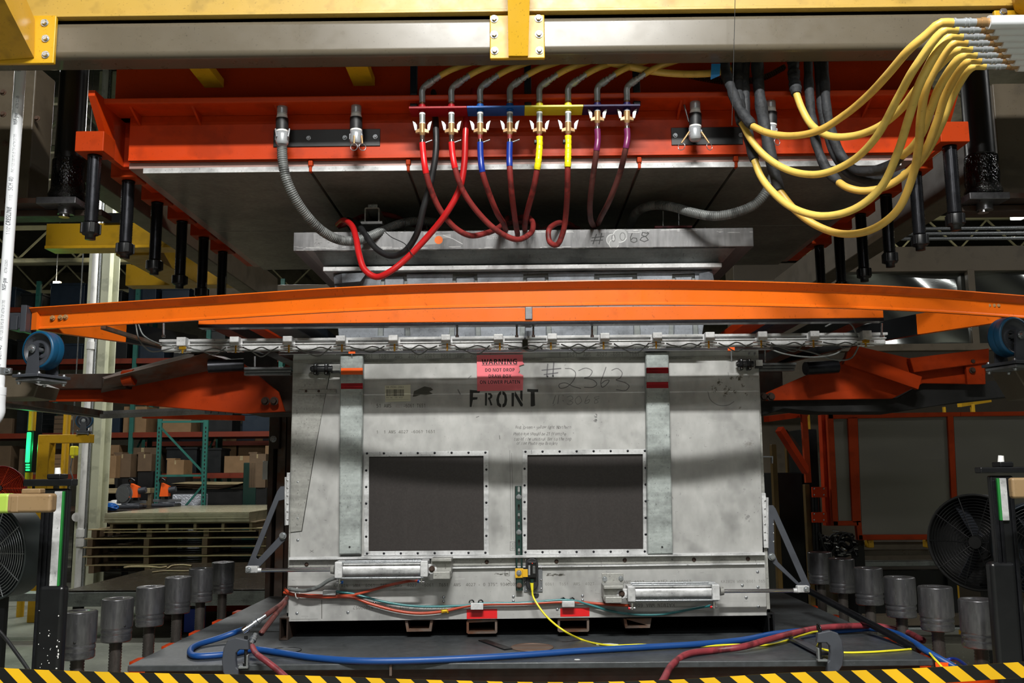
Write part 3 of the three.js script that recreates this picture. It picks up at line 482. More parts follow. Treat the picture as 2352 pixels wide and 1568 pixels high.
// ---------- upper tool: backing plate and mould ----------
{
  const d = 5.3, t = thing('upper_mould', 'grey aluminium mould with pockets under a thick scuffed backing plate', 'mould');
  const cf = canvasFace(674, 528, 1731, 571, d, 2048, (u, v) => { const g = 0.36 + 0.16 * fbm(u * 3, v * 3, 40, 5, 201) + 0.12 * (fbm(u, v, 70, 24, 207) - 0.5); return [g, g, g * 1.01]; });
  for (let i = 0; i < 300; i++) { const x = rr(674, 1730), y = rnd() < 0.6 ? rr(566, 576) : rr(524, 534); cf.line([[x, y], [x + rr(2, 26), y + rr(-0.6, 0.6)]], '#c9c9c6', rr(0.4, 2), 0.5); }
  for (let i = 0; i < 60; i++) { const x = rr(1000, 1730), y = rr(535, 568); cf.line([[x, y], [x + rr(-2, 2), y + rr(4, 12)]], rnd() < 0.5 ? '#dcdcdc' : '#4c4c4c', 0.5, 0.25); }
  cf.fill([[720, 536], [775, 534], [778, 570], [722, 572]], '#a2a3a3', 0.5);
  for (let i = 0; i < 40; i++) { const x = rr(722, 776), y = rr(538, 570); cf.line([[x, y], [x + rr(1, 6), y]], '#3c3c3c', rr(0.5, 1.6), 0.5); }
  cf.fill([[972, 533], [1000, 534], [1003, 560], [976, 562]], '#a6a6a4', 0.7); cf.fill([[985, 540], [1035, 538], [1036, 545], [1010, 549]], '#a8a8a6', 0.6);
  cf.line([[1018, 540], [1040, 548], [1062, 560]], '#d2d2d2', 1.6, 0.7);
  { const c = cf.q(1007.5, 551); cf.g.fillStyle = '#e87028'; cf.g.beginPath(); cf.g.arc(c[0], c[1], 9.5 * cf.s, 0, 7); cf.g.fill(); }
  cf.text('F', 1150, 556, 26, '#555', { al: 0.7 }); cf.text('RONT', 1170, 553, 22, '#555', { al: 0.6, style: 'italic' });
  cf.text('AUTO', 1118, 546, 10, '#bbb', { al: 0.5 });
  for (const l of [[[1360, 546], [1386, 543]], [[1358, 553], [1384, 551]], [[1370, 538], [1362, 560]], [[1382, 536], [1376, 560]]]) cf.line(l, '#2c2c2c', 2);
  for (const [x, y, r] of [[1407, 551, 15], [1424, 541, 17], [1410, 560, 12]]) { const c = cf.q(x, y); cf.g.fillStyle = '#8b8c8c'; cf.g.beginPath(); cf.g.arc(c[0], c[1], r * cf.s, 0, 7); cf.g.fill(); cf.g.strokeStyle = '#bcbcbc'; cf.g.lineWidth = 1.4 * cf.s; cf.g.beginPath(); cf.g.arc(c[0], c[1], r * 0.9 * cf.s, 0.4, 5); cf.g.stroke(); }
  for (const [x, y, w, h] of [[1409, 547, 4, 8], [1430, 543, 6, 9]]) { const p = []; for (let i = 0; i <= 14; i++) p.push([x + Math.cos(i / 14 * 6.283) * w, y + Math.sin(i / 14 * 6.283) * h]); cf.line(p, '#3a3a3a', 1.2, 0.8); }
  cf.line([[1452, 536], [1448, 545], [1449, 554], [1456, 557], [1463, 554], [1462, 547], [1454, 546], [1449, 551]], '#2c2c2c', 1.8);
  cf.line([[1487, 536], [1476, 533], [1474, 540], [1484, 544], [1489, 551], [1480, 555], [1470, 551], [1474, 545], [1484, 542], [1490, 536], [1487, 533]], '#2c2c2c', 1.8);
  const mPl = mat(0xffffff, 0.42, 0.3, { tex: cf.tex() });
  mesh('backing_plate', cf.map(bx(cf.R[0], cf.R[1], cf.R[2], cf.R[3], -7.0, -d, 0.004)), mPl, t);
  for (let x = 700; x < 1720; x += 46) if (x < 1480 || x > 1600) bolt(P(x, 527 - (x - 1200) * 0.009 - 0, d + 0.03), UP, 0.006, K.zinc, t, screwGeo, 'screw');
  const H_ = (a) => hull(a.map((p) => P(...p)));
  mesh('draft_block', H_([[722, 577, 5.32], [1690, 569, 5.32], [742, 608, 5.42], [1660, 602, 5.42], [722, 577, 6.6], [1690, 569, 6.6], [742, 608, 6.6], [1660, 602, 6.6]].map(([x, y, dd], i) => (i > 3 ? [1192 + (x - 1192) * (i < 6 ? 5.32 : 5.42) / dd, 1090 + (y - 1090) * (i < 6 ? 5.32 : 5.42) / dd, dd] : [x, y, dd]))), K.mouldDark, t);
  mesh('shelf_plate', bx(P(742, 612, 5.375).x, P(1658, 606, 5.375).x, P(1200, 618, 5.375).y, P(1200, 608, 5.375).y, -6.6, -5.375, 0.003), K.aluWhite, t);
  // mould body: front skin with pocket grooves cut through, islands inside them
  const x0 = 766, x1 = 1636, yt = 624, yb = 776, D = 5.43, holes = [], isl = [];
  for (const [a, b] of [[872, 938], [1036, 1100], [1198, 1263], [1361, 1467], [1540, 1600]]) {
    const s = (b - a) > 80 ? 12 : 9;
    holes.push([[a + 3, 628], [b - 3, 626], [b + 6, 772], [a - 6, 772]]);
    isl.push([[a + s + 2, 636], [b - s - 1, 634], [b - s + 2, 774], [a + s - 2, 774]]);
  }
  mesh('front_skin', pp([[x0, yt + 4], [x1, yt - 4], [1612, yb], [778, yb]], D, 0.05, 0.003, holes), K.mould, t);
  for (const i of isl) mesh('pocket_island', pp(i, D + 0.004, 0.07, 0.006), K.mould, t);
  mesh('body', H_([[x0 + 2, yt + 4, D + 0.018], [x1 - 2, yt - 4, D + 0.018], [1610, yb, D + 0.018], [780, yb, D + 0.018], [850, 650, 6.6], [1560, 648, 6.6], [850, 776, 6.6], [1560, 776, 6.6]]), K.mouldDark, t);
  mesh('corner_boss', H_([[766, 634, 5.42], [785, 628, 5.36], [842, 626, 5.36], [828, 646, 5.36], [786, 649, 5.36], [768, 652, 5.42], [766, 634, 5.5], [842, 626, 5.5], [828, 646, 5.5], [768, 652, 5.5]]), K.mould, t);
  mesh('corner_boss', H_([[1606, 628, 5.36], [1636, 622, 5.42], [1640, 645, 5.42], [1606, 652, 5.36], [1606, 628, 5.5], [1640, 645, 5.5], [1606, 652, 5.5], [1636, 622, 5.5]]), K.mould, t);
  // mounts on top of the plate
  const ch = P(860, 522, 5.5);
  mesh('channel_mount', poly([[-0.045, 0], [-0.045, 0.088], [-0.038, 0.095], [0.038, 0.095], [0.045, 0.088], [0.045, 0], [0.037, 0], [0.037, 0.083], [0.033, 0.087], [-0.033, 0.087], [-0.037, 0.083], [-0.037, 0]], -6.6, -5.4).translate(ch.x, ch.y, 0), K.alu, t);
  mesh('channel_base', bx(ch.x - 0.065, ch.x + 0.065, ch.y - 0.012, ch.y + 0.006, -6.6, -5.38, 0.003), K.aluWhite, t);
  mesh('clamp_block', [bx(ch.x - 0.028, ch.x + 0.03, ch.y + 0.096, ch.y + 0.12, -5.5, -5.42, 0.002), cyl(V(ch.x, ch.y + 0.12, -5.46), V(ch.x, ch.y + 0.132, -5.46), 0.012, 0.012, 6)], K.zinc, t);
  mesh('red_strip', pb(1504, 518, 1590, 523, 5.38, 0.2, 0.002), K.redHose2, t);
  for (const x of [1523, 1559]) mesh('stud', cyl(P(x, 519, 5.45), P(x, 485, 5.45), 0.004, 0.004, 8), K.zinc, t);
}

// ---------- lower platen table ----------
const YTAB = EYE - 0.934;
{
  const t = thing('lower_platen', 'dark grey steel lower platen table carrying the draw box', 'platen');
  const x0 = PY(286, 1531, YTAB).x, x1 = PY(2143, 1513, YTAB).x, zfr = PY(1200, 1521, YTAB).z;
  mesh('top_plate', bx(x0, x1, YTAB - 0.032, YTAB, -7.6, zfr, 0.006), K.table, t);
  mesh('front_beam', bx(x0 + 0.05, x1 - 0.03, YTAB - 0.14, YTAB - 0.034, zfr - 0.24, zfr - 0.1, 0.004), K.rustDark, t);
  mesh('core', bx(x0 + 0.12, x1 - 0.12, YTAB - 0.36, YTAB - 0.034, -7.5, zfr - 0.24), K.dark, t);
  mesh('red_edge', bx(x0 + 0.1, x1 + 0.1, YTAB - 0.172, YTAB - 0.145, zfr - 0.3, zfr - 0.06, 0.004), K.redOrange, t);
  mesh('base_flange', pb(2120, 1558, 2300, 1580, 4.5, 0.1, 0.006), K.orange, t);
  mesh('joint_block', pb(894, 1528, 900, 1552, 4.86, 0.03, 0.002), K.rust, t);
  for (const [s, xx] of [[-1, x0], [1, x1]]) for (let k = 0; k < 6; k++) { const z = -(4.85 + 0.46 * k); mesh('side_lug', bx(xx - (s < 0 ? 0.14 : 0.02), xx + (s < 0 ? 0.02 : 0.14), YTAB - 0.16, YTAB - 0.05, z - 0.06, z + 0.06, 0.004), K.orange, t); }
  for (const [x, y, r] of [[1222, 1487, 0.115], [655, 1494, 0.085]]) { const c = PY(x, y, YTAB); mesh('plug_disc', cyl(V(c.x, YTAB - 0.002, c.z), V(c.x, YTAB + 0.0025, c.z), r, r, 40), x > 1000 ? K.rust : K.table, t); mesh('plug_ring', ring(V(c.x, YTAB + 0.002, c.z), UP, r, 0.0035, 48), x > 1000 ? K.rust : K.darkSteel, t); }
  const g0 = PY(1108, 1471, YTAB), g1 = PY(1168, 1492, YTAB); mesh('grip_strip', bar(g0.setY(YTAB + 0.003), g1.setY(YTAB + 0.003), 0.05, 0.007), K.black, t);
}
for (const [x, y, a, b, lab] of [[1395, 1480, 0.062, 0.03, 'white paper scrap under the yellow cable on the platen table'], [1326, 1515, 0.016, 0.012, 'small white paper scrap on the front of the platen table']]) { const c = PY(x, y, YTAB); single('paper_scrap', poly([[-a, -b * 0.4], [-a * 0.4, -b], [a * 0.7, -b * 0.8], [a, 0.1 * b], [a * 0.3, b], [-a * 0.8, b * 0.7]], 0, 0.0015, 0).rotateX(-Math.PI / 2).translate(c.x, YTAB + 0.001, c.z), K.white, lab, 'paper'); }

// ---------- lock cylinders on screw rods beside the table ----------
{
  const ord = ['nearest', 'second nearest', 'third', 'fourth', 'fifth', 'farthest'];
  const proto = (R, Hc) => {
    const t = new THREE.Group();
    const s = mesh('cylinder', lathe([[0, -Hc], [R * 0.9, -Hc], [R * 0.95, -Hc + 0.006], [R * 0.96, -Hc + 0.03], [R * 0.93, -Hc + 0.034], [R * 0.93, -Hc + 0.042], [R * 0.97, -Hc + 0.046], [R * 0.97, -Hc + 0.058], [R * 0.94, -Hc + 0.062], [R * 0.94, -Hc + 0.07], [R, -Hc + 0.076], [R, -0.006], [R - 0.006, 0], [R * 0.42, 0], [R * 0.4, -0.02], [0, -0.02]], 40), K.steel, t);
    for (let i = 0; i < 4; i++) bolt(V(Math.cos(i * 1.571 + 0.5) * R * 0.7, -0.004, Math.sin(i * 1.571 + 0.5) * R * 0.7), UP, 0.008, K.darkSteel, s, screwGeo, 'cap_screw');
    const a = 1.35; bolt(V(Math.cos(a) * R * 0.996, -Hc * 0.62, Math.sin(a) * R * 0.996), V(Math.cos(a), 0, Math.sin(a)), 0.0065, K.dark, s, screwGeo, 'oil_hole');
    const p = [[0, -1.03], [0.032, -1.03]]; for (let i = 0; i <= 110; i++) p.push([i % 2 ? 0.030 : 0.0335, -1.03 + i * (1.03 - Hc) / 110]); p.push([0, -Hc]);
    mesh('screw_rod', lathe(p, 20), K.rodGrey, t);
    return t;
  };
  const pl_ = proto(0.081, 0.222), pr_ = proto(0.087, 0.225);
  const spot = [[[184, 1403], [271, 1374], [347, 1347], [410, 1325], [463, 1305], [513, 1291]], [[2245, 1376], [2147, 1347], [2065, 1325], [1993, 1304], [1931, 1283], [1882, 1268]]];
  for (const s of [0, 1]) for (let k = 0; k < 6; k++) {
    const o = (s ? pr_ : pl_).clone(); o.name = numbered('lock_cylinder'); scene.add(o);
    o.position.copy(P(spot[s][k][0], spot[s][k][1] - 1, 4.66 + 0.46 * k)); o.rotation.y = k * 0.7 + s;
    tag(o, `short steel cylinder on a screw rod ${s ? 'right' : 'left'} of the platen table, ${ord[k]} of six`, 'cylinder', 'steel cylinders beside the table');
  }
}
// ---------- draw box ----------
{
  const d = 5.6, t = thing('draw_box', 'large grey aluminium draw box with two dark windows, stencilled FRONT', 'box');
  const base = (s) => (u, v) => {
    const g = 0.66 + 0.13 * (fbm(u * 2, v * 2, 12, 12, 301 + s) - 0.5) + 0.10 * (fbm(u, v * 3, 60, 9, 307 + s) - 0.5) - 0.10 * clamp((fbm(u * 2, v * 2, 7, 7, 311 + s) - 0.56) * 5) - 0.16 * (vnoise(u * 260, v * 260, 260, 260, 315 + s) > 0.965 ? fbm(u, v, 6, 6, 317) : 0);
    return [g, g, g * 0.99];
  };
  // front sheet: x 668..1752, y 806..1278
  const L0 = 668, R0 = 1752, cf = canvasFace(L0, 806, R0, 1279, d, 2048, base(0));
  const mono = 'monospace', ink = '#26251f';
  cf.text('6061  T651  AMS  4027 -6061  T651  AMS  4027 - 0 ', 832, 820, 10, ink, { font: mono, al: 0.55, sx: 1.05 });
  cf.text('1  T651  AMS  4027 -6061  T651  AMS  4027', 1283, 815, 10, ink, { font: mono, al: 0.55, sx: 1.05 });
  cf.text('51 AMS', 864, 932, 11.5, ink, { font: mono, al: 0.9, sx: 0.86 }); cf.text('4027', 908, 932, 11, '#6d4a44', { font: mono, al: 0.3, sx: 0.6 }); cf.text('-6061 T651', 926, 932, 11.5, ink, { font: mono, al: 0.85, sx: 0.76 });
  cf.text('1  1 AMS 4027 -6061 1651', 864, 992, 9.5, ink, { font: mono, al: 0.75, sx: 1.0 });
  cf.g.save(); { const c = cf.q(862, 996); cf.g.restore(); }
  // pen numbers
  for (const l of [[[1258, 836], [1256, 862]], [[1272, 833], [1270, 861]], [[1245, 850], [1288, 846]], [[1250, 860], [1281, 856]]]) cf.line(l, '#3b3a3e', 2.6, 0.7);
  for (const [x, y] of [[1257, 864], [1270, 863]]) cf.line([[x, y], [x + 0.3, y + 0.5]], '#222', 4);
  const pen = (p, a = 0.75, w = 1.5) => cf.line(p, '#2b2a2b', w, a);
  const curve = (p) => new THREE.CatmullRomCurve3(p.map((q) => V(q[0], q[1], 0))).getPoints(40).map((q) => [q.x, q.y]);
  pen(curve([[1298, 846], [1312, 847], [1322, 856], [1318, 872], [1302, 888], [1286, 891], [1284, 883], [1298, 879], [1316, 887], [1334, 892]]));
  pen(curve([[1329, 851], [1346, 845], [1360, 852], [1354, 864], [1342, 868], [1362, 872], [1371, 882], [1362, 889], [1342, 889]]));
  pen(curve([[1392, 843], [1386, 860], [1380, 878], [1383, 889], [1394, 882], [1399, 873], [1390, 874], [1382, 880]]));
  pen(curve([[1405, 850], [1418, 846], [1429, 856], [1424, 868], [1415, 872], [1434, 878], [1445, 886], [1438, 896], [1416, 895]]));
  for (const p of [[[1276, 908], [1270, 927]], [[1284, 907], [1281, 927]], [[1293, 907], [1293.5, 909]], [[1293, 919], [1293.5, 921]]]) pen(p, 0.5, 1.4);
  pen(curve([[1302, 912], [1312, 909], [1316, 916], [1309, 920], [1316, 924], [1310, 929], [1302, 927]]), 0.5, 1); pen(curve([[1329, 909], [1321, 918], [1326, 928], [1336, 921], [1331, 909]]), 0.5, 1);
  pen(curve([[1351, 908], [1345, 918], [1344, 926], [1352, 924], [1354, 917], [1345, 921]]), 0.5, 1); pen(curve([[1376, 910], [1365, 913], [1370, 918], [1374, 923], [1366, 926], [1366, 920], [1376, 914]]), 0.4, 1);
  // stencilled FRONT
  const st = '#121311';
  for (const p of [[[1079, 895], [1103, 897], [1101, 902], [1087, 902], [1086, 912], [1097, 912], [1096, 917], [1086, 918], [1083, 934], [1079, 934]],
    [[1114, 902], [1119, 902], [1118, 931], [1114, 931]], [[1121, 902], [1128, 903], [1131, 908], [1130, 913], [1126, 916], [1131, 930], [1127, 931], [1123, 918], [1121, 917], [1121, 913], [1125, 912], [1126, 907], [1121, 906]],
    [[1151, 898], [1147, 900], [1143, 906], [1140, 918], [1142, 930], [1147, 934], [1151, 935], [1151, 929], [1147, 925], [1146, 916], [1148, 908], [1151, 905]], [[1154, 898], [1159, 900], [1163, 906], [1165, 918], [1163, 929], [1159, 934], [1154, 935], [1154, 929], [1158, 925], [1159, 916], [1158, 908], [1154, 905]],
    [[1175, 902], [1181, 902], [1180, 933], [1175, 933]], [[1183, 898], [1201, 928], [1200, 933], [1196, 933], [1182, 908]], [[1195, 897], [1200, 897], [1200, 922], [1195, 914]],
    [[1211, 893], [1236, 894], [1236, 900], [1228, 900], [1229, 931], [1224, 933], [1219, 933], [1219, 900], [1211, 899]]]) cf.fill(p, st, 0.95);
  // pen note
  const note = (s, x, y, px) => { for (const ch of s) { cf.text(ch, x, y + rr(-0.7, 0.7), px * rr(0.9, 1.12), '#2b2a29', { style: 'italic', al: rr(0.55, 0.9), sx: 0.85, rot: rr(-0.14, 0.1) }); x += ch === ' ' ? 2.6 : 'il,'.includes(ch) ? 2.3 : 'mw'.includes(ch) ? 6 : 4.25; } };
  note('Red, green + yellow light Northern', 1183, 981, 9.5); note('Photo eye should be 21 from the', 1178, 996, 9.5); note('top of the unistrut Bar to the top', 1180, 1008, 9.5); note('of the Photo eye Bracket', 1186, 1018, 9);
  // smudges and stains with their own outline
  const blot = (x, y, r, col, al, n = 26, sp = 1) => { for (let i = 0; i < n; i++) { const a = rr(0, 6.28), q = r * Math.sqrt(rnd()), X = x + Math.cos(a) * q * sp, Y = y + Math.sin(a) * q, s = rr(0.6, r * 0.42) * (1.1 - q / r); const p = []; for (let k = 0; k < 7; k++) p.push([X + Math.cos(k * 0.9) * s * rr(0.5, 1.3), Y + Math.sin(k * 0.9) * s * rr(0.5, 1.3)]); cf.fill(p, col, al); } };
  for (const [x, y, r] of [[1640, 893, 9], [1670, 896, 11], [1698, 868, 8], [1652, 878, 8], [1688, 900, 5], [1706, 885, 5], [1664, 908, 4], [1714, 905, 4], [1680, 868, 5]]) blot(x, y, r * 1.15, '#2c2718', 0.34, 40);
  pen(curve([[1626, 900], [1632, 918], [1650, 930], [1672, 930], [1686, 922]]), 0.45, 1.6); blot(1700, 936, 5, '#4a4638', 0.3); blot(1720, 1018, 14, '#57544c', 0.16, 40); blot(1718, 1190, 14, '#6a6a6a', 0.3, 20); blot(1710, 1125, 7, '#777', 0.2);
  for (let k = 0; k < 26; k++) { const x = 1368 + rr(-3, 3), y = 950 + rnd() * 18; pen([[x, y], [x + rr(-2, 2), y + 1]], 0.4); }
  cf.fill([[951, 898], [975, 887], [990, 890], [995, 895], [986, 899], [994, 904], [978, 907], [966, 906], [955, 910], [948, 911]], '#2b2a22', 0.8);
  pen([[1052, 895], [1057, 905]], 0.6, 2.2); pen([[1076, 868], [1082, 863]], 0.5, 1.6); pen([[1094, 958], [1100, 956]], 0.6, 1.6); pen([[1147, 1000], [1148, 1008]], 0.5);
  for (let i = 0; i < 70; i++) { const x = rr(L0, R0), y = rr(830, 1270); pen([[x, y], [x + rr(-4, 5), y + rr(-5, 5)]], rr(0.15, 0.45), rr(0.4, 1)); }
  for (let i = 0; i < 90; i++) { const x = rr(L0, R0), y = rr(830, 1270); cf.line([[x, y], [x + rr(-20, 20), y + rr(-2, 2)]], '#e2e2dc', rr(0.3, 0.7), 0.25); }
  pen([[1171, 1034], [1172, 1100], [1174, 1240]], 0.5, 0.8); pen([[1175, 1040], [1177, 1100], [1179, 1240]], 0.45, 0.8); pen([[1172, 1244], [1183, 1244], [1183, 1264], [1172, 1264], [1172, 1244]], 0.6, 0.9); cf.text('BOX', 1178, 1254, 8, ink, { rot: -1.57, al: 0.6, align: 'center' });
  pen([[666, 1100], [690, 1232]], 0.15); pen([[712, 1263], [720, 1268]], 0.6, 0.8); pen([[720, 1263], [712, 1268]], 0.6, 0.8);
  cf.line([[758, 857], [740, 945], [723, 1040], [708, 1128], [693, 1220], [668, 1223]], '#1c1b18', 1.5, 0.9);
  const mF = mat(0xffffff, 0.5, 0.25, { tex: cf.tex() });
  const corners = pxy([[674, 806], [1742, 802], [1752, 1276], [666, 1282]], d);
  const win = [[846, 1046, 1113, 1268], [1210, 1042, 1478, 1264]].map((w) => pxy([[w[0], w[1]], [w[2], w[1] - 2], [w[2], w[3] - 2], [w[0], w[3]]], d));
  mesh('front_sheet', cf.map(poly(corners, -d - 0.02, -d, 0.001, win)), mF, t);
  const [X0, X1, Y0, Y1] = pr(664, 808, 1758, 1424, d), zb = -7.3;
  for (const x of [X0, X1 - 0.02]) mesh('side_sheet', bx(x, x + 0.02, Y0, Y1 - 0.02, zb, -d - 0.02, 0.001), K.alu, t);
  mesh('back_sheet', bx(X0, X1, Y0, Y1 - 0.02, zb - 0.02, zb, 0.001), K.alu, t);
  mesh('bottom_sheet', bx(X0, X1, Y0 + 0.03, Y0 + 0.05, zb, -d - 0.02, 0.001), K.alu, t);
  // rolled top edge
  mesh('top_flange', bx(P(674, 822, d).x, P(1742, 818, d).x, P(1200, 829, d).y, P(1200, 822, d).y, -d - 0.001, -d + 0.005, 0.002), K.alu, t);
  // overlapping corner sheet at the left with a slanting edge
  mesh('corner_sheet', pp([[672, 858], [757, 857], [722, 1040], [692, 1219], [667, 1222]], d - 0.004, 0.005, 0.001), K.alu, t);
  const ch = mesh('hook_strip', pp([[686, 895], [772, 894], [772, 903], [686, 904]], d - 0.01, 0.01, 0.001), K.alu, t);
  for (const x of [703, 732]) bolt(P(x, 898, d - 0.01), FRONT, 0.008, K.rustDark, ch, screwGeo, 'screw');
  // upright channels with red tape
  for (const [a, b, xt, y0] of [[781, 834, 779, 815], [1483, 1536, 1485, 809]]) {
    const dx = xt > 1000 ? 5 : -3, g = pp([[a, y0], [b, y0 - 1], [b + dx * 2, 1272], [a + dx, 1273]], d - 0.055, 0.05, 0.006);
    const c = mesh('upright_channel', g, K.galv, t);
    const L = (y, h, m) => mesh('tape_band', pp([[a + 2, y], [b - 1, y - 0.5], [b - 0.6, y + h], [a + 2, y + h]], d - 0.0562, 0.004, 0.0006), m, c);
    if (a < 1000) { L(845, 15, K.orangeTool); L(880, 13, K.red); } else { L(844, 13, K.red); L(877, 14, K.red); }
    mesh('peg_hole', cyl(P(a < 1000 ? 803 : 1521, 1256, d - 0.0545), P(a < 1000 ? 803 : 1521, 1256, d - 0.0565), 0.006, 0.006, 12), K.dark, c);
  }
  // windows
  for (const [x0, y0, x1, y1, nx] of [[836, 1036, 1122, 1276, 7], [1200, 1032, 1488, 1273, 7]]) {
    const w = new THREE.Group(); w.name = 'window'; t.add(w);
    const out = [[x0, y0 + 1], [x1, y0 - 1], [x1 + 1, y1 - 2], [x0, y1]], inn = [[x0 + 11, y0 + 12], [x1 - 11, y0 + 10], [x1 - 10, y1 - 12], [x0 + 10, y1 - 10]];
    mesh('frame', pp(out, d - 0.008, 0.008, 0.001, [inn]), K.aluWhite, w);
    const [a, b, c, e] = pr(x0 + 6, y0 + 6, x1 - 6, y1 - 6, d);
    const pg = canvasFace(x0 + 6, y0 + 6, x1 - 6, y1 - 6, d, 512, (u, v) => { const g = 0.93 + 0.14 * (fbm(u, v, 90, 90, 401, 2) - 0.5) + 0.05 * (fbm(u, v, 24, 2, 405, 2) - 0.5); return [g, g, g]; });
    if (x0 < 1000) for (let i = 0; i < 46; i++) { const f = rnd(), x = 1024 + f * 38 + rr(-5, 5), y = 1186 + f * 34 + rr(-5, 14); if (y < 1250) { pg.line([[x, y], [x + rr(-1, 1), y + rr(2, 7)]], '#ffffff', rr(0.6, 1.8), 0.8); } }
    mesh('pane', pg.map(bx(a, b, c, e, -d - 0.012, -d - 0.006)), mat(0x3e3a39, 0.4, 0.4, { tex: pg.tex(), rmap: false }), w);
    const edge = []; for (let i = 0; i <= nx; i++) { const f = i / nx; edge.push([x0 + 7 + (x1 - x0 - 14) * f, y0 + 5 - f * 2], [x0 + 7 + (x1 - x0 - 14) * f, y1 - 5 - f * 2]); }
    for (let i = 1; i < 6; i++) { const f = i / 6; edge.push([x0 + 5, y0 + 6 + (y1 - y0 - 12) * f], [x1 - 5, y0 + 4 + (y1 - y0 - 12) * f]); }
    for (const [x, y] of edge) bolt(P(x, y, d - 0.008), FRONT, 0.0072, K.darkSteel, w, screwGeo, 'screw');
  }
  // lower angle band and lower panel
  const trim = (x0, x1, yl, yr, h, dd, dep, m, name) => mesh(name, pp([[x0, yl], [x1, yr], [x1, yr + h], [x0, yl + h]], dd, dep, 0.0015), m, t);
  trim(663, 1758, 1280, 1269, 6, d - 0.045, 0.05, K.aluWhite, 'angle_lip'); trim(663, 1757, 1286, 1275, 17, d - 0.01, 0.012, K.alu, 'angle_web'); trim(1038, 1757, 1302, 1292, 4, d - 0.022, 0.02, K.aluWhite, 'angle_lip');
  const lf = canvasFace(660, 1288, 1764, 1428, d, 2048, base(50));
  lf.text('KAIMIN  WMA  6061  T651  AMS  4027  -6061  T651  AMS  4027 - 0 375" 93400057', 766, 1345, 10, ink, { font: mono, al: 0.7, sx: 0.94 });
  lf.text('6061  T651  AMS  4027', 1252, 1341, 9, ink, { font: mono, al: 0.4 }); lf.text('AMS 4027 - 0.375" 93400057', 1432, 1337, 10, ink, { font: mono, al: 0.6 }); lf.text('KAIMIN WMA 6061 T651', 1655, 1335, 9, ink, { font: mono, al: 0.35 });
  lf.text('KAIMIN WMA 6061', 1550, 1389, 11, ink, { font: mono, al: 0.7, rot: Math.PI }); lf.text('4027 -6061 T651 AMS 4027 - 0 375" 93400057', 1060, 1393, 11, ink, { font: mono, al: 0.65, rot: Math.PI, sx: 0.9 });
  for (const p of [[[1160, 1308], [1170, 1308], [1170, 1322], [1160, 1322], [1160, 1308]], [[1164, 1330], [1173, 1336]], [[1165, 1342], [1172, 1338]]]) lf.line(p, ink, 1, 0.6);
  for (let i = 0; i < 30; i++) { const x = rr(1255, 1290), y = rr(1317, 1322); lf.line([[x, y], [x + rr(2, 8), y + rr(-1, 1)]], ink, rr(0.8, 1.8), 0.5); }
  for (let i = 0; i < 26; i++) { const x = rr(1135, 1165), y = rr(1316, 1320); lf.line([[x, y], [x + rr(2, 6), y + rr(-1, 1)]], ink, rr(0.8, 1.6), 0.4); }
  for (let i = 0; i < 150; i++) { const x = rr(664, 1758), y = rr(1306, 1424); lf.line([[x, y], [x + rr(-18, 24), y + rr(-1.5, 1.5)]], rnd() < 0.5 ? '#45443f' : '#e4e4df', rr(0.3, 1), rr(0.15, 0.4)); }
  lf.line([[739, 1378], [739, 1420]], ink, 1.6, 0.6); lf.line([[668, 1422], [730, 1421]], ink, 1, 0.4);
  mesh('lower_sheet', lf.map(poly(pxy([[662, 1302], [1758, 1291], [1761, 1413], [662, 1427]], d), -d - 0.02, -d, 0.001)), mat(0xffffff, 0.5, 0.25, { tex: lf.tex() }), t);
  mesh('upper_strip', pp([[662, 1286], [1758, 1275], [1758, 1292], [662, 1303]], d + 0.001, 0.018, 0.001), K.alu, t);
  for (const [x, y] of [[704, 1296], [1118, 1290], [1278, 1289], [1435, 1286], [1594, 1285], [1718, 1283]]) bolt(P(x, y, d - 0.011), FRONT, 0.0125, K.rustDark, t, screwGeo, 'rivet');
  for (const [x, y] of [[682, 1408], [799, 1406], [1019, 1371], [1019, 1381], [1179, 1370], [1179, 1380], [860, 1376], [860, 1384], [1338, 1368], [1338, 1378], [1280, 1399], [1705, 1344], [1740, 1313], [1741, 1348], [1742, 1393], [1714, 1372], [684, 1107], [684, 1190], [684, 1240]]) bolt(P(x, y, d), FRONT, 0.009, K.zinc, t, screwGeo, 'rivet');
  mesh('cable_hole', cyl(P(1231, 1366, d - 0.001), P(1231, 1366, d + 0.002), 0.018, 0.018, 24), K.dark, t);
  for (const [x0, x1, y0, y1] of [[1072, 1142, 1399, 1421], [1287, 1354, 1396, 1416]]) mesh('red_tape', pp([[x0, y0], [x1, y0 - 1], [x1, y1 - 1], [x0, y1]], d - 0.001, 0.002, 0.0004), K.redSleeve, t);
  // fork tubes and legs below
  const tube = (o, i, m, dep) => mesh('fork_tube', poly(pxy(o, d), -d - dep, -d - 0.02, 0.001, [pxy(i, d)]), m, t);
  tube([[929, 1426], [994, 1425], [990, 1451], [933, 1452]], [[935, 1426], [988, 1425.5], [985, 1445], [938, 1446]], K.rust, 1.5);
  tube([[1071, 1427], [1075, 1424], [1139, 1423], [1142, 1426], [1142, 1453], [1139, 1456], [1075, 1457], [1071, 1454]], [[1076, 1430], [1137, 1428], [1137, 1451], [1076, 1452]], K.rust, 1.5);
  tube([[1281, 1424], [1285, 1421], [1351, 1420], [1354, 1423], [1354, 1449], [1351, 1452], [1285, 1453], [1281, 1450]], [[1286, 1426], [1349, 1425], [1349, 1447], [1286, 1448]], K.rust, 1.5);
  tube([[1433, 1421], [1498, 1420], [1494, 1443], [1437, 1444]], [[1439, 1421], [1492, 1420], [1489, 1437], [1442, 1438]], K.rust, 1.5);
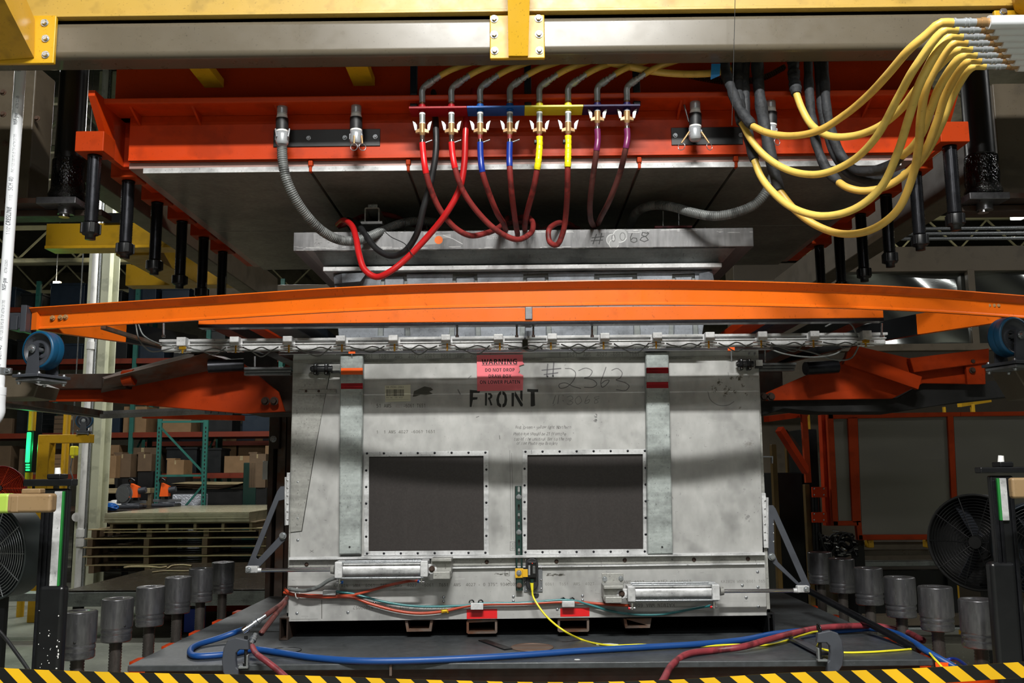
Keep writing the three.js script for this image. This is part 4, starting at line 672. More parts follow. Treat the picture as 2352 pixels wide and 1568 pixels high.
  const ly = YTAB; const leg = (x0, x1, y) => { const a = P(x0, y, d), b = P(x1, y, d), r = x0 < 1000; mesh('leg_tube', poly([[a.x, ly], [b.x, ly], [b.x, a.y], [a.x, a.y]], zb, -d + 0.02, 0.002, [[[a.x + 0.01, ly + 0.01], [b.x - 0.01, ly + 0.01], [b.x - 0.01, a.y - 0.01], [a.x + 0.01, a.y - 0.01]]]), r ? K.rustDark : K.black, t); };
  leg(644, 664, 1417); leg(1761, 1776, 1406);
  mesh('skid', [bx(X0 + 0.05, X1 - 0.05, ly, Y0 + 0.03, zb + 0.1, zb + 0.2), bx(X0 + 0.3, X1 - 0.3, ly, Y0 + 0.03, -6.9, -6.5)], K.dark, t);
  // hinges at both sides
  for (const [x0, x1, y0, y1, n] of [[657, 664, 1085, 1206, 6], [1752, 1762, 1132, 1258, 6]]) { const h = mesh('hinge', [pb(x0, y0, x1, y1, d - 0.005, 0.06, 0.003), cyl(P(x0 < 1000 ? x0 : x1, y0 + 10, d + 0.03), P(x0 < 1000 ? x0 : x1, y1, d + 0.03), 0.009)], K.aluWhite, t); for (let i = 0; i < n; i++) bolt(P((x0 + x1) / 2, y0 + 18 + i * 18, d - 0.005), FRONT, 0.006, K.chrome, h, screwGeo, 'rivet'); }
  mesh('side_hook', pp([[1742, 1047], [1776, 1047], [1776, 1064], [1773, 1064], [1773, 1050], [1742, 1050]], d + 0.05, 0.03, 0.001), K.aluDark, t);
  // swing levers outside the box
  for (const [o, i, lab] of [[[[657, 1116], [644, 1117], [636, 1128], [566, 1302], [572, 1312], [592, 1306], [655, 1240], [655, 1228], [650, 1222], [592, 1284], [588, 1280], [640, 1150], [657, 1146]], null, ''], [[[1760, 1160], [1776, 1160], [1782, 1168], [1862, 1346], [1856, 1358], [1838, 1350], [1775, 1293], [1764, 1272], [1762, 1200]], [[1777, 1190], [1842, 1336], [1836, 1340], [1786, 1290], [1778, 1270]]]])
    mesh('swing_lever', pp(o, d + 0.03, 0.012, 0.002, i ? [i] : []), K.charcoal, t);
  for (const [x, y] of [[650, 1230], [1772, 1278]]) bolt(P(x, y, d + 0.025), FRONT, 0.016, K.zinc, t);
  for (const y of [1204, 1224, 1244]) bolt(P(1777, y, d + 0.03), FRONT, 0.006, K.chrome, t, screwGeo, 'rivet');
}
// paper notices (flat print)
{
  const d = 5.592, cf = canvasFace(1092, 812, 1204, 900, d, 900);
  cf.g.fillStyle = '#e8707a'; cf.g.fillRect(0, 0, cf.w, cf.h);
  cf.text('WARNING', 1147.5, 830.5, 17.5, '#1a1014', { align: 'center', style: 'bold', sx: 0.97 }); cf.line([[1107, 838.5], [1188, 837.5]], '#1a1014', 1.2);
  for (const [s, y, x] of [['DO NOT DROP', 849.5, 1148], ['DRAW BOX', 863.5, 1148], ['ON LOWER PLATEN', 877, 1148.5]]) cf.text(s, x, y, 11, '#1a1014', { align: 'center', style: 'bold', sx: 0.93 });
  const o = pxy([[1095, 815], [1201, 814], [1201, 831], [1204, 836], [1192, 840], [1194, 850], [1191, 856], [1202, 862], [1201, 896], [1096, 898]], d);
  single('warning_notice', cf.map(poly(o, -d - 0.0012, -d + 0.0003, 0)), mat(0xffffff, 0.55, 0, { tex: cf.tex(), rmap: false }), 'torn pink paper notice reading WARNING DO NOT DROP DRAW BOX ON LOWER PLATEN', 'notice');
  const lf = canvasFace(883, 884, 943, 924, d + 0.004, 600);
  lf.g.fillStyle = '#c9c7b2'; lf.g.fillRect(0, 0, lf.w, lf.h);
  lf.text('DM-PED6-2863', 887, 889, 5.6, '#333', { font: 'monospace' }); for (let i = 0; i < 46; i++) { const x = 887 + i * 0.9; lf.line([[x, 894], [x, 909]], '#3a3a34', rr(0.25, 0.8), 0.9); }
  lf.text('PAT NO. SEE 4820', 887, 913, 4, '#444', { font: 'monospace' }); lf.line([[886, 918], [938, 917]], '#555', 0.5, 0.6);
  single('barcode_label', lf.map(poly(pxy([[884, 885], [943, 883], [943, 921], [885, 923]], d + 0.004), -d - 0.006, -d - 0.0035, 0)), mat(0xffffff, 0.5, 0, { tex: lf.tex(), rmap: false }), 'pale barcode sticker on the draw box left of the stencilled FRONT', 'label');
}
// air cylinders
function airCyl(label, s, x) {       // x: rod end, cap0, cap1, clevis, block0, block1; y at the axis
  const t = thing('air_cylinder', label, 'cylinder'), d = 5.48, [xe, c0, c1, xk, b0, b1] = x.x, ya = x.y, A = (q) => P(q, ya - (q - 1200) * 0.0088 - (s > 0 ? 0 : 0), d);
  const cap = (a, b, y0, y1) => mesh('end_cap', [pb(a, y0, b, y1, d - 0.055, 0.11, 0.006)], K.aluWhite, t);
  const h = x.h; cap(c0 - 9, c0 + 9, ...x.cap0); cap(c1 - 9, c1 + 9, ...x.cap1);
  mesh('barrel', cyl(A(c0), A(c1), mm(h, d), mm(h, d), 32), K.aluWhite, t);
  for (const [q, z] of [[1, 0.045], [-1, 0.045], [1, -0.045], [-1, -0.045]]) { const a = A(c0), b = A(c1); mesh('tie_rod', cyl(V(a.x, a.y + q * mm(h + 3, d), a.z + z), V(b.x, b.y + q * mm(h + 3, d), b.z + z), 0.0055, 0.0055, 8), K.zinc, t); }
  mesh('rod_gland', cyl(A(c0 - s * 9), A(c0 - s * 17), 0.026, 0.022, 20), K.alu, t);
  mesh('piston_rod', cyl(A(c0 - s * 15), A(xe + s * 26), 0.0115, 0.0115, 18), K.chrome, t);
  const e = A(xe), cl = mesh('rod_clevis', [pb(Math.min(xe - s * 2, xe + s * 26), x.ey - 8, Math.max(xe - s * 2, xe + s * 26), x.ey + 8, d - 0.022, 0.044, 0.006), cyl(A(xe + s * 24), A(xe + s * 36), 0.017, 0.014, 6)], K.aluWhite, t);
  bolt(P(xe + s * 6, x.ey, d - 0.022), FRONT, 0.012, K.zinc, cl, boltGeo, 'pin');
  const k = A(xk), tg = mesh('rear_tang', [pb(Math.min(c1 + s * 8, xk), x.ky - 11, Math.max(c1 + s * 8, xk), x.ky + 11, d - 0.015, 0.03, 0.003), cyl(P(xk, x.ky, d - 0.016), P(xk, x.ky, d + 0.016), mm(11, d), mm(11, d), 20)], K.aluWhite, t);
  bolt(P(xk, x.ky, d - 0.016), FRONT, 0.013, K.rustDark, tg, boltGeo, 'pin');
  mesh('pivot_block', [pb(b0, x.by[0], b1, x.by[1], d - 0.01, 0.13, 0.004), pb(b0 + 4, x.by[1] - 6, b1 - 3, x.by[2], d - 0.055, 0.17, 0.005), pb(b0 + 1, x.by[0] - 1, b1, x.by[0] + 6, d - 0.05, 0.16, 0.003)], K.alu, t);
  if (x.plate) { const m = mesh('bolt_plate', pb(...x.plate, 5.592, 0.008, 0.002), K.alu, t); for (const [px, py] of x.pb) bolt(P(px, py, 5.592), FRONT, 0.011, K.zinc, m); }
  return t;
}
airCyl('aluminium air cylinder at lower left of the draw box, its rod reaching out left', 1, { x: [565, 777, 974, 992, 990, 1037], y: 1304, h: 14, cap0: [1290, 1328], cap1: [1287, 1325], ey: 1308, ky: 1306, by: [1283, 1318, 1330] });
airCyl('aluminium air cylinder at lower right of the draw box, its rod reaching out right', -1, { x: [1858, 1645, 1451, 1428, 1386, 1432], y: 1361, h: 14, cap0: [1342, 1379], cap1: [1346, 1382], ey: 1353, ky: 1363, by: [1346, 1376, 1385], plate: [1383, 1316, 1432, 1346], pb: [[1389, 1329], [1426, 1328]] });
for (const [x, y, m] of [[780, 1334, K.chrome], [968, 1332, K.chrome], [1452, 1393, K.chrome], [1640, 1390, K.chrome]]) { const t = thing('air_fitting', `small chrome air fitting under the ${x < 1200 ? 'left' : 'right'} air cylinder, at its ${(x < 800 || x > 1600) ? 'rod' : 'rear'} end`, 'fitting'); mesh('elbow', [cyl(P(x, y - 8, 5.47), P(x, y + 6, 5.47), 0.009, 0.009, 12), cyl(P(x - 7, y + 3, 5.47), P(x + 7, y + 3, 5.47), 0.007, 0.007, 12)], m, t); mesh('collar', cyl(P(x + (x > 1600 ? -9 : x < 800 ? 4 : -9), y + 3, 5.47), P(x + (x > 1600 ? -5 : x < 800 ? 8 : -5), y + 3, 5.47), 0.0085), x > 1200 ? K.redSleeve : K.blue, t); }
// air lines across the lower panel
const D2 = 5.57, lineOf = (pts, r, m, label, group) => single('air_line', hose(pl(pts.map((p) => (p.length < 3 ? [...p, D2] : p))), r, 90, 10), m, label, 'tube', group);
lineOf([[654, 1352, 5.6], [668, 1363], [720, 1367], [780, 1368], [810, 1366], [850, 1356], [900, 1342], [940, 1334], [960, 1334, 5.48]], 0.0085, K.coral, 'rust-red air line curving up to the left air cylinder');
lineOf([[652, 1360, 5.6], [680, 1367], [740, 1371], [810, 1372], [850, 1386], [910, 1402], [960, 1408], [1015, 1404], [1070, 1392], [1100, 1388], [1200, 1386], [1310, 1382], [1400, 1388], [1446, 1390, 5.5]], 0.0085, K.coral, 'rust-red air line sagging across the whole lower panel of the draw box');
lineOf([[772, 1358], [810, 1363], [850, 1374], [900, 1385], [960, 1392], [1070, 1390], [1100, 1386], [1200, 1384], [1310, 1378], [1360, 1390], [1400, 1402], [1450, 1410], [1520, 1410], [1590, 1398], [1634, 1390, 5.5]], 0.007, K.teal2, 'teal air line running across the lower panel to the right cylinder');
lineOf([[664, 1352, 5.55], [700, 1356, 5.52], [730, 1348, 5.5], [756, 1332, 5.48], [772, 1326, 5.47]], 0.011, K.greyHose, 'grey air line curving up to the rod end of the left air cylinder');
single('cable_tie', ring(P(683, 1362, 5.57), V(1, 0.1, 0.15), 0.03, 0.003, 20), K.white, 'white cable tie around the air lines at the left box edge', 'tie');
for (const [x0, y0, x1, y1, lab] of [[741, 1356, 771, 1367, 'leftmost of three grey stick-on clips holding the air lines'], [1081, 1385, 1110, 1400, 'grey stick-on clip above the left red tape patch'], [1291, 1380, 1320, 1394, 'grey stick-on clip above the right red tape patch']]) {
  const t = thing('line_clip', lab, 'clip'); mesh('clip_body', pb(x0, y0, x1, y1, 5.55, 0.045, 0.003), K.aluWhite, t);
  if (x0 > 800) for (const x of [x0 + 2, x1 - 6]) mesh('hook', ring(P(x, y0 - 2, 5.575), V(0.2, 0.1, 1), 0.013, 0.004, 12, 3.3), K.black, t);
}
single('hose_ring', [cyl(P(1014, 1404, 5.57), P(1027, 1402, 5.57), 0.0115, 0.0115, 14), ...[1014, 1027].map((x) => cyl(P(x, 1404, 5.57), P(x + 3, 1403, 5.57), 0.013, 0.013, 14))], K.brassY, 'small brass coupling on the sagging rust-red air line', 'coupling');
// perforated strut, yellow bracket, black photo-eye and its cable
{
  const t = thing('perforated_strut', 'dark green perforated strut bar standing upright between the two windows', 'strut'), d = 5.56;
  const slot = (y, h = 7, w = 2.4) => { const p = P(1191.5 + (y - 1115) * 0.004, y, d), a = mm(w, d), b = mm(h, d), s = new THREE.Path(); s.absarc(p.x, p.y + b - a, a, 0, Math.PI); s.absarc(p.x, p.y - b + a, a, Math.PI, Math.PI * 2); s.closePath(); s.isPath = true; return s; };
  const [X0, X1, Y0, Y1] = pr(1184, 1116, 1199, 1356, d);
  mesh('front_face', poly([[X0, Y0], [X1 + 0.002, Y0], [X1, Y1], [X0, Y1]], -d - 0.003, -d, 0, [1124, 1141, 1165, 1185, 1205, 1222, 1246, 1266].map((y) => slot(y)).concat([slot(1290, 14, 4)])), K.green, t);
  for (const x of [X0, X1 - 0.003]) mesh('side_wall', bx(x, x + 0.003, Y0, Y1, -5.599, -d), K.green, t);
  for (const [y, m] of [[1141, K.zinc], [1222, K.zinc], [1344, K.rust]]) bolt(P(1191.5 + (y - 1115) * 0.004, y, d - (y > 1300 ? 0.001 : -0.002)), FRONT, 0.0115, m, t);
  const b = thing('sensor_bracket', 'small yellow bracket bolted on the green strut, holding the black sensor', 'bracket');
  mesh('tab', [pb(1183, 1305, 1202, 1327, 5.548, 0.01, 0.002), pb(1200, 1307, 1213, 1325, 5.535, 0.012, 0.002)], K.yellow, b); bolt(P(1192, 1315, 5.548), FRONT, 0.0115, K.zinc, b);
  const s = thing('photo_sensor', 'black oval photo sensor with white print on a grey riveted plate', 'sensor');
  const pg = mesh('back_plate', pb(1203, 1282, 1246, 1359, 5.592, 0.008, 0.002), K.aluDark, s);
  for (const [x, y] of [[1207, 1285], [1242, 1284], [1208, 1304], [1243, 1303], [1207, 1336], [1243, 1332], [1209, 1354], [1243, 1352]]) bolt(P(x, y, 5.592), FRONT, 0.006, K.chrome, pg, screwGeo, 'rivet');
  const c = P(1222, 1318, 5.56), oval = new THREE.Shape(); oval.absarc(0, 0.055, 0.032, 0, Math.PI); oval.absarc(0, -0.055, 0.032, Math.PI, 2 * Math.PI); oval.closePath();
  const og = new THREE.ExtrudeGeometry(oval, { depth: 0.026, bevelEnabled: true, bevelSize: 0.004, bevelThickness: 0.004, bevelSegments: 2, curveSegments: 16 }); og.translate(c.x, c.y, c.z - 0.03);
  mesh('sensor_boot', box3UV(og), K.rubber, s);
  const lf = canvasFace(1212, 1290, 1232, 1326, 5.53, 160); lf.g.fillStyle = '#0c0c0d'; lf.g.fillRect(0, 0, lf.w, lf.h);
  for (let i = 0; i < 9; i++) lf.line([[1214 + (i % 3) * 1.6, 1298], [1214 + (i % 3) * 1.6, 1320]], '#cfd3d4', 0.6, 0.7); for (let i = 0; i < 7; i++) lf.line([[1224, 1300 + i * 2.6], [1229, 1300 + i * 2.6]], '#cfd3d4', 0.9, 0.7); lf.line([[1222.5, 1293], [1223, 1293.4]], '#e04030', 2);
  mesh('sensor_face', lf.map(pb(1212, 1290, 1232, 1326, 5.53, 0.012, 0.002)), mat(0xffffff, 0.3, 0, { tex: lf.tex(), rmap: false }), s);
  mesh('plug', [cyl(P(1222, 1330, 5.53), P(1222, 1338, 5.53), 0.011, 0.009, 14)], K.green, s);
  mesh('plug_boot', [cyl(P(1221.5, 1338, 5.53), P(1222.5, 1356, 5.53), 0.011, 0.007, 14)], K.yel, s);
}
const tabH = (x, y, h) => { const p = PY(x, y, YTAB + h); return p; };
single('sensor_cable', hose([P(1222.5, 1354, 5.53), P(1224, 1368, 5.53), P(1240, 1396, 5.5), P(1262, 1422, 5.46), P(1295, 1448, 5.4), ...[[1335, 1468], [1372, 1478], [1410, 1482], [1470, 1480], [1520, 1482], [1600, 1484], [1690, 1480], [1760, 1481], [1808, 1470]].map(([x, y]) => tabH(x, y, 0.006)), ...[[1845, 1458, 0.06], [1870, 1451, 0.09], [1884, 1452, 0.1], [1889, 1460, 0.09], [1880, 1478, 0.05], [1876, 1484, 0.01]].map((p) => tabH(...p))], 0.0058, 260, 8), K.yel, 'yellow sensor cable sagging from the black sensor to the table', 'cable');
single('sensor_cable', hose([...[[1884, 1489, 0.012], [1905, 1494, 0.01], [1935, 1498, 0.006], [2000, 1497, 0.006], [2060, 1493, 0.006], [2105, 1490, 0.006], [2126, 1494, 0.01]].map((p) => tabH(...p)), P(2146, 1512, 4.86), P(2164, 1532, 4.8), P(2190, 1570, 4.7)], 0.0058, 120, 8), K.yel, 'yellow cable lying on the right end of the table and falling off its edge', 'cable');
// ---------- colour-coded manifold ----------
const dM = 4.72;
{
  const t = thing('hose_manifold', 'colour-coded manifold bar painted red, blue, yellow and purple in front of the orange platen', 'manifold');
  for (const [x0, x1, m, n] of [[939, 1072, K.red, 0], [1072, 1205, K.blue, 0], [1205, 1340, K.yel, 0], [1340, 1471, K.purple, 0]]) {
    const a = P(x0, 244, 4.7).x, b = P(x1, 244, 4.7).x, Y = P(1205, 246, 4.7).y;
    mesh('bar_section', bx(a, b - 0.0005, Y, Y + 0.011, -4.82, -4.7, 0.0015), m, t);
  }
  for (const x of [950, 1212, 1462]) mesh('bar_hanger', pb(x - 8, 120, x + 8, 243, 4.79, 0.03, 0.003), K.navy, t);
}
const xs8 = [970, 1037, 1103, 1171, 1239, 1305, 1372, 1440];
const cap8 = [K.red, K.red, K.blue, K.blue, K.yel, K.yel, K.purple, K.purple], col8 = ['red', 'red', 'blue', 'blue', 'yellow', 'yellow', 'purple', 'purple'];
xs8.forEach((x, i) => {
  const lo = i > 5, d = 4.735, t = thing('hose_coupling', `brass cam-lock coupling at the ${i % 2 ? 'right' : 'left'} one of the two ${col8[i]} stations of the manifold`, 'coupling');
  const dy = -(x - 1200) * 0.009, p = (y, q = x) => P(q, y + dy, d), r = (px) => mm(px, d);
  mesh('union_body', [cyl(p(234), p(218), r(7.5), r(7), 18), hose([p(222), p(206), P(x + 6, 196 + dy, d), P(x + 16, 191 + dy, d - 0.01)], r(7.5), 12, 14), cyl(P(x + 10, 194 + dy, d), P(x + 20, 186 + dy, d - 0.02), r(9), r(9), 8), cyl(P(x + 18, 188 + dy, d - 0.02), P(x + 44, 170 + dy, d - 0.06), r(6.5), r(5.5), 14), ...[22, 30, 38].map((q) => cyl(P(x + q, 185 - (q - 22) * 0.68 + dy, d - 0.03), P(x + q + 4, 182 - (q - 22) * 0.68 + dy, d - 0.035), r(7.6), r(7.6), 14))], K.fitting, t);
  mesh('brass_nut', [cyl(p(240), p(232), r(5.5), r(5.5), 16), cyl(p(233), p(228), r(7), r(7), 6)], K.brass, t);
  mesh('painted_collar', [cyl(p(256), p(239), r(9), r(9), 20)], cap8[i], t);
  const y0 = lo ? 258 : 282;
  if (!lo) { mesh('nipple', cyl(p(284), p(260), r(7), r(7), 18), K.galv, t); for (const [a, b] of [[262, 258], [286, 281]]) mesh('white_ring', cyl(p(a), p(b), r(7.6), r(7.6), 18), K.white, t); }
  else mesh('white_ring', cyl(p(258), p(254), r(7.6), r(7.6), 18), K.white, t);
  mesh('cam_body', [cyl(p(y0 + 22), p(y0 + 1), r(8), r(8), 20), cyl(p(y0 + 28), p(y0 + 22), r(5.5), r(8), 20), ...[-1, 1].map((s) => hull([[4, 12, 0.012], [4, 20, 0.012], [15, 16, 0.008], [15, 22, 0.008], [4, 12, -0.012], [4, 20, -0.012], [15, 16, -0.008], [15, 22, -0.008]].map(([a, b, z]) => P(x + s * a, y0 + b + dy, d).add(V(0, 0, z)))))], K.brass, t);
  for (const s of [-1, 1]) mesh('cam_lever', hull([[12, 16], [17, 16], [19, 2], [22, -5], [16, -2], [12, 4]].flatMap(([a, b]) => [0.007, -0.007].map((z) => P(x + s * (a + (i % 3) * 0.8), y0 + b + dy, d).add(V(0, 0, z))))), K.aluWhite, t);
  mesh('hose_barb', cyl(p(lo ? 296 : 328), p(y0 + 26), r(5.5), r(5.8), 16), i > 5 ? K.brownHose : i > 1 ? K.redHose : K.rustDark, t);
  const yc = lo ? 293 : 320;
  mesh('hose_clamp', [cyl(p(yc + 8), p(yc), r(7), r(7), 18)], K.chrome, t);
  if (i < 4) mesh('clamp_screw', cyl(P(x + 6, yc + 6 + dy, d), P(x + 22, yc + dy, d + 0.01), 0.004, 0.004, 8), K.zinc, t);
  if (i > 3 && i < 6) mesh('clamp_screw', pb(x - 12, yc + 1 + dy, x - 6, yc + 8 + dy, d - 0.02, 0.03, 0.002), K.rubber, t);
});
// hoses below the manifold: path in pixels with depth, sleeve length in pixels, materials
const q = 4.735, drop = [
  [[[970, 328, q], [972, 350, q], [977, 389, q], [988, 430, 4.78], [1010, 480, 4.85], [1044, 522, 4.92], [1080, 541, 4.98], [1120, 534, 5.05], [1155, 515, 5.3], [1166, 500, 5.5]], 389, K.redSleeve, K.redHose, 'red rubber hose with red sleeve on the leftmost manifold coupling'],
  [[[1037, 327, q], [1039, 350, q], [1045, 385, q], [1062, 435, 4.78], [1098, 488, 4.85], [1145, 532, 4.92], [1188, 550, 4.98], [1218, 536, 5.06], [1224, 512, 5.2], [1208, 497, 5.4], [1180, 505, 5.6]], 378, K.redSleeve, K.redHose, 'red rubber hose with red sleeve on the second manifold coupling from left'],
  [[[1103, 327, q], [1104, 360, q], [1108, 395, q], [1122, 440, 4.8], [1140, 485, 4.9], [1156, 512, 5.1], [1164, 530, 5.35], [1190, 538, 5.6]], 389, K.blueSleeve, K.redHose, 'red rubber hose with blue sleeve on the left blue coupling'],
  [[[1171, 327, q], [1170, 360, q], [1171, 390, q], [1175, 440, 4.8], [1181, 490, 4.95], [1187, 528, 5.2], [1192, 550, 5.5]], 382, K.blueSleeve, K.redHose, 'red rubber hose with blue sleeve on the right blue coupling'],
  [[[1239, 314, q], [1239, 340, q], [1235, 380, q], [1226, 430, 4.8], [1214, 475, 4.92], [1207, 505, 5.1], [1206, 528, 5.3], [1216, 540, 5.5]], 387, K.yelSleeve, K.redHose, 'red rubber hose with yellow sleeve on the left yellow coupling'],
  [[[1305, 312, q], [1305, 345, q], [1304, 385, q], [1303, 440, 4.82], [1300, 490, 4.95], [1294, 530, 5.02], [1280, 562, 5.06], [1263, 556, 5.1], [1260, 530, 5.12], [1276, 514, 5.2], [1300, 512, 5.35], [1320, 522, 5.55]], 383, K.yelSleeve, K.redHose, 'red rubber hose with yellow sleeve looping over the mould plate'],
  [[[1372, 297, q], [1373, 320, q], [1370, 348, q], [1360, 420, 4.85], [1355, 470, 4.98], [1357, 505, 5.15], [1366, 522, 5.4]], 347, K.purSleeve, K.brownHose, 'dull brown-red hose with purple sleeve on the left purple coupling'],
  [[[1440, 296, q], [1441, 315, q], [1437, 342, q], [1423, 400, 4.85], [1400, 460, 4.98], [1382, 495, 5.15], [1372, 515, 5.35], [1360, 520, 5.5]], 340, K.purSleeve, K.brownHose, 'dull brown-red hose with purple sleeve on the rightmost coupling']];
for (const [pts, f, ms, mh, lab] of drop) {
  const t = thing('coolant_hose', lab, 'hose'), c = spline(pl(pts)), n = 90, all = c.getSpacedPoints(n), yS = P(1200, f, q).y, k = all.findIndex((p) => p.y < yS);
  mesh('hose_tube', hose(spline(all.slice(Math.max(0, k - 3))), 0.0155, 0, 14), mh, t);
  const sl = spline(all.slice(0, k + 1)); mesh('colour_sleeve', hose(sl, ms === K.yelSleeve ? (u) => 0.0176 + 0.0007 * Math.sin(u * 37) + 0.0006 * Math.sin(u * 83) : 0.0168, 40, 14), ms, t);
}
const loose = (name, pts, r, m, label, category, group, n = 0) => single(name, hose(pl(pts), r, n, 14), m, label, category, group);
loose('vacuum_hose', [[1088, 200, 4.98], [1086, 232, 4.9], [1073, 262, 4.84], [1069, 310, 4.82], [1066, 380, 4.82], [1055, 435, 4.83], [1025, 490, 4.85], [985, 540, 4.9], [930, 597, 4.92], [895, 624, 4.92], [865, 636, 4.94], [838, 620, 4.96], [825, 585, 5.0], [818, 548, 5.08], [808, 518, 5.2], [790, 506, 5.3], [776, 516, 5.42]], 0.0175, K.redBright, 'glossy bright red hose looping low over the front of the mould', 'hose');
loose('vacuum_hose', [[995, 195, 5.0], [997, 240, 4.9], [1001, 290, 4.82], [1001, 350, 4.8], [990, 415, 4.82], [972, 480, 4.86], [958, 535, 4.92], [932, 575, 4.98], [900, 588, 5.04], [868, 574, 5.1], [840, 540, 5.2], [822, 515, 5.35], [800, 505, 5.5]], 0.0172, K.rubber, 'black rubber hose looping beside the bright red hose', 'hose');
loose('vacuum_hose', [[776, 520, 5.45], [800, 512, 5.45], [835, 497, 5.55], [870, 491, 5.6], [905, 497, 5.65], [940, 512, 5.7], [975, 522, 5.8]], 0.0165, K.redHose, 'dull red hose crossing behind the square channel on the mould plate', 'hose');
loose('vacuum_hose', [[1120, 535, 5.3], [1150, 520, 5.3], [1180, 512, 5.4], [1230, 515, 5.5], [1240, 530, 5.45], [1280, 515, 5.5], [1330, 525, 5.6]], 0.015, K.brownHose, 'dull red hose lying along the back of the mould plate', 'hose');
single('cable_tie', hose(pl([[882, 530, 5.2], [900, 545, 5.08], [930, 560, 4.98], [945, 582, 4.89], [952, 590, 4.9]]), 0.0022, 30, 6), K.rubber, 'long black cable tie hooked round the bright red hose', 'tie');
single('flexible_duct', hose(pl([[648, 338, 4.78], [649, 365, 4.78], [656, 405, 4.8], [672, 445, 4.84], [702, 492, 4.92], [742, 532, 5.02], [785, 552, 5.12], [825, 551, 5.2], [870, 534, 5.3], [920, 514, 5.42], [965, 507, 5.5], [1010, 512, 5.6]]), ribbed(0.0262, 0.0012, 0.011), 620, 16), K.greyHose, 'grey corrugated duct hanging from the left coupling to the mould plate', 'hose');
single('flexible_duct', hose(pl([[1785, 330, 5.0], [1780, 385, 5.0], [1763, 435, 5.0], [1735, 468, 5.02], [1690, 488, 5.05], [1640, 496, 5.1], [1590, 488, 5.18], [1540, 474, 5.28], [1495, 472, 5.38], [1462, 488, 5.5], [1445, 522, 5.65]]), ribbed(0.0262, 0.0012, 0.011), 520, 16), K.greyHose, 'dark grey corrugated duct hanging from the right coupling', 'hose');
// large cam-lock couplings and their black strips
for (const [x0, x1, lab, scr] of [[628, 873, 'black bolted strip on the left half of the orange platen front', [[709, 317], [792, 316], [862, 314]]], [1542, 1706, 'black bolted strip on the right half of the orange platen front', [[1551, 311], [1612, 310], [1702, 310]]]]) {
  const a = x0, t = thing('mounting_strip', lab, 'strip');
  mesh('strip', pb(a, a < 1000 ? 297 : 292, x1, a < 1000 ? 336 : 332, dW - 0.006, 0.012, 0.002), K.black, t);
  for (const [x, y] of scr) bolt(P(x, y, dW - 0.006), FRONT, 0.0095, K.zinc, t);
}
for (const [x, y, lab, arms, hoseOn] of [[648, 236, 'large aluminium hose coupling feeding the grey duct at left', 0, 1], [818, 234, 'open aluminium hose coupling with pull rings at left', 1, 0], [1597, 225, 'open aluminium hose coupling with spread pull rings at right', 2, 0], [1770, 222, 'aluminium hose coupling half hidden behind the black sleeves', 1, 1]]) {
  const t = thing('vacuum_coupling', lab, 'coupling'), d = 4.82, p = (dy) => P(x + dy * 0.0, y + dy, d), r = (px) => mm(px, d);
  const th = []; for (let i = 0; i <= 14; i++) th.push([r(i % 2 ? 11.6 : 12.6), i * r(2)]);
  mesh('threaded_neck', [lathe([[0, 0], ...th, [0, r(28)]], 24).translate(p(28).x, p(28).y, p(28).z)], K.fitting, t);
  mesh('neck_ring', [cyl(p(32), p(26), r(11.5), r(12), 24), cyl(p(38), p(31), r(13.5), r(13), 24), cyl(p(68), p(62), r(14.5), r(14.5), 24)], K.white, t);
  mesh('black_sleeve', cyl(p(64), p(37), r(15), r(15), 24), K.rubber, t);
  mesh('cam_socket', [lathe([[0, 0], [r(11), 0], [r(13), r(3)], [r(15.5), r(8)], [r(15.5), r(22)], [r(14), r(26)], [r(14.5), r(32)], [0, r(32)]], 28).translate(p(98).x, p(98).y, p(98).z), ...[-1, 1].map((s) => bx(p(82).x + s * r(13) - r(3), p(82).x + s * r(13) + r(3), p(88).y, p(74).y, p(82).z - r(5), p(82).z + r(6), 0.004))], K.fitting, t);
  for (const s of arms === 2 ? [-1, 1] : arms ? [-0.3, 0.9] : [-0.9, 1]) {
    const a = P(x + s * 14, y + 78, d - 0.03), b = arms === 2 ? P(x + s * 32, y + 104, d - 0.04) : arms ? P(x + s * 16, y + 96, d - 0.04) : P(x + s * 17, y + 60, d - 0.02);
    mesh('cam_arm', cyl(a, b, 0.006, 0.005, 8), arms ? K.brass : K.zinc, t);
    if (arms) mesh('pull_ring', ring(b.clone().add(V(0, -0.018, 0)), V(s * 0.6, 0, 1), 0.019, 0.0022, 24), K.zinc, t);
  }
}
single('clip_rod', cyl(P(1568, 228, 4.85), P(1582, 280, 4.85), 0.005, 0.005, 8), K.zinc, 'thin grey rod beside the right open hose coupling', 'rod');
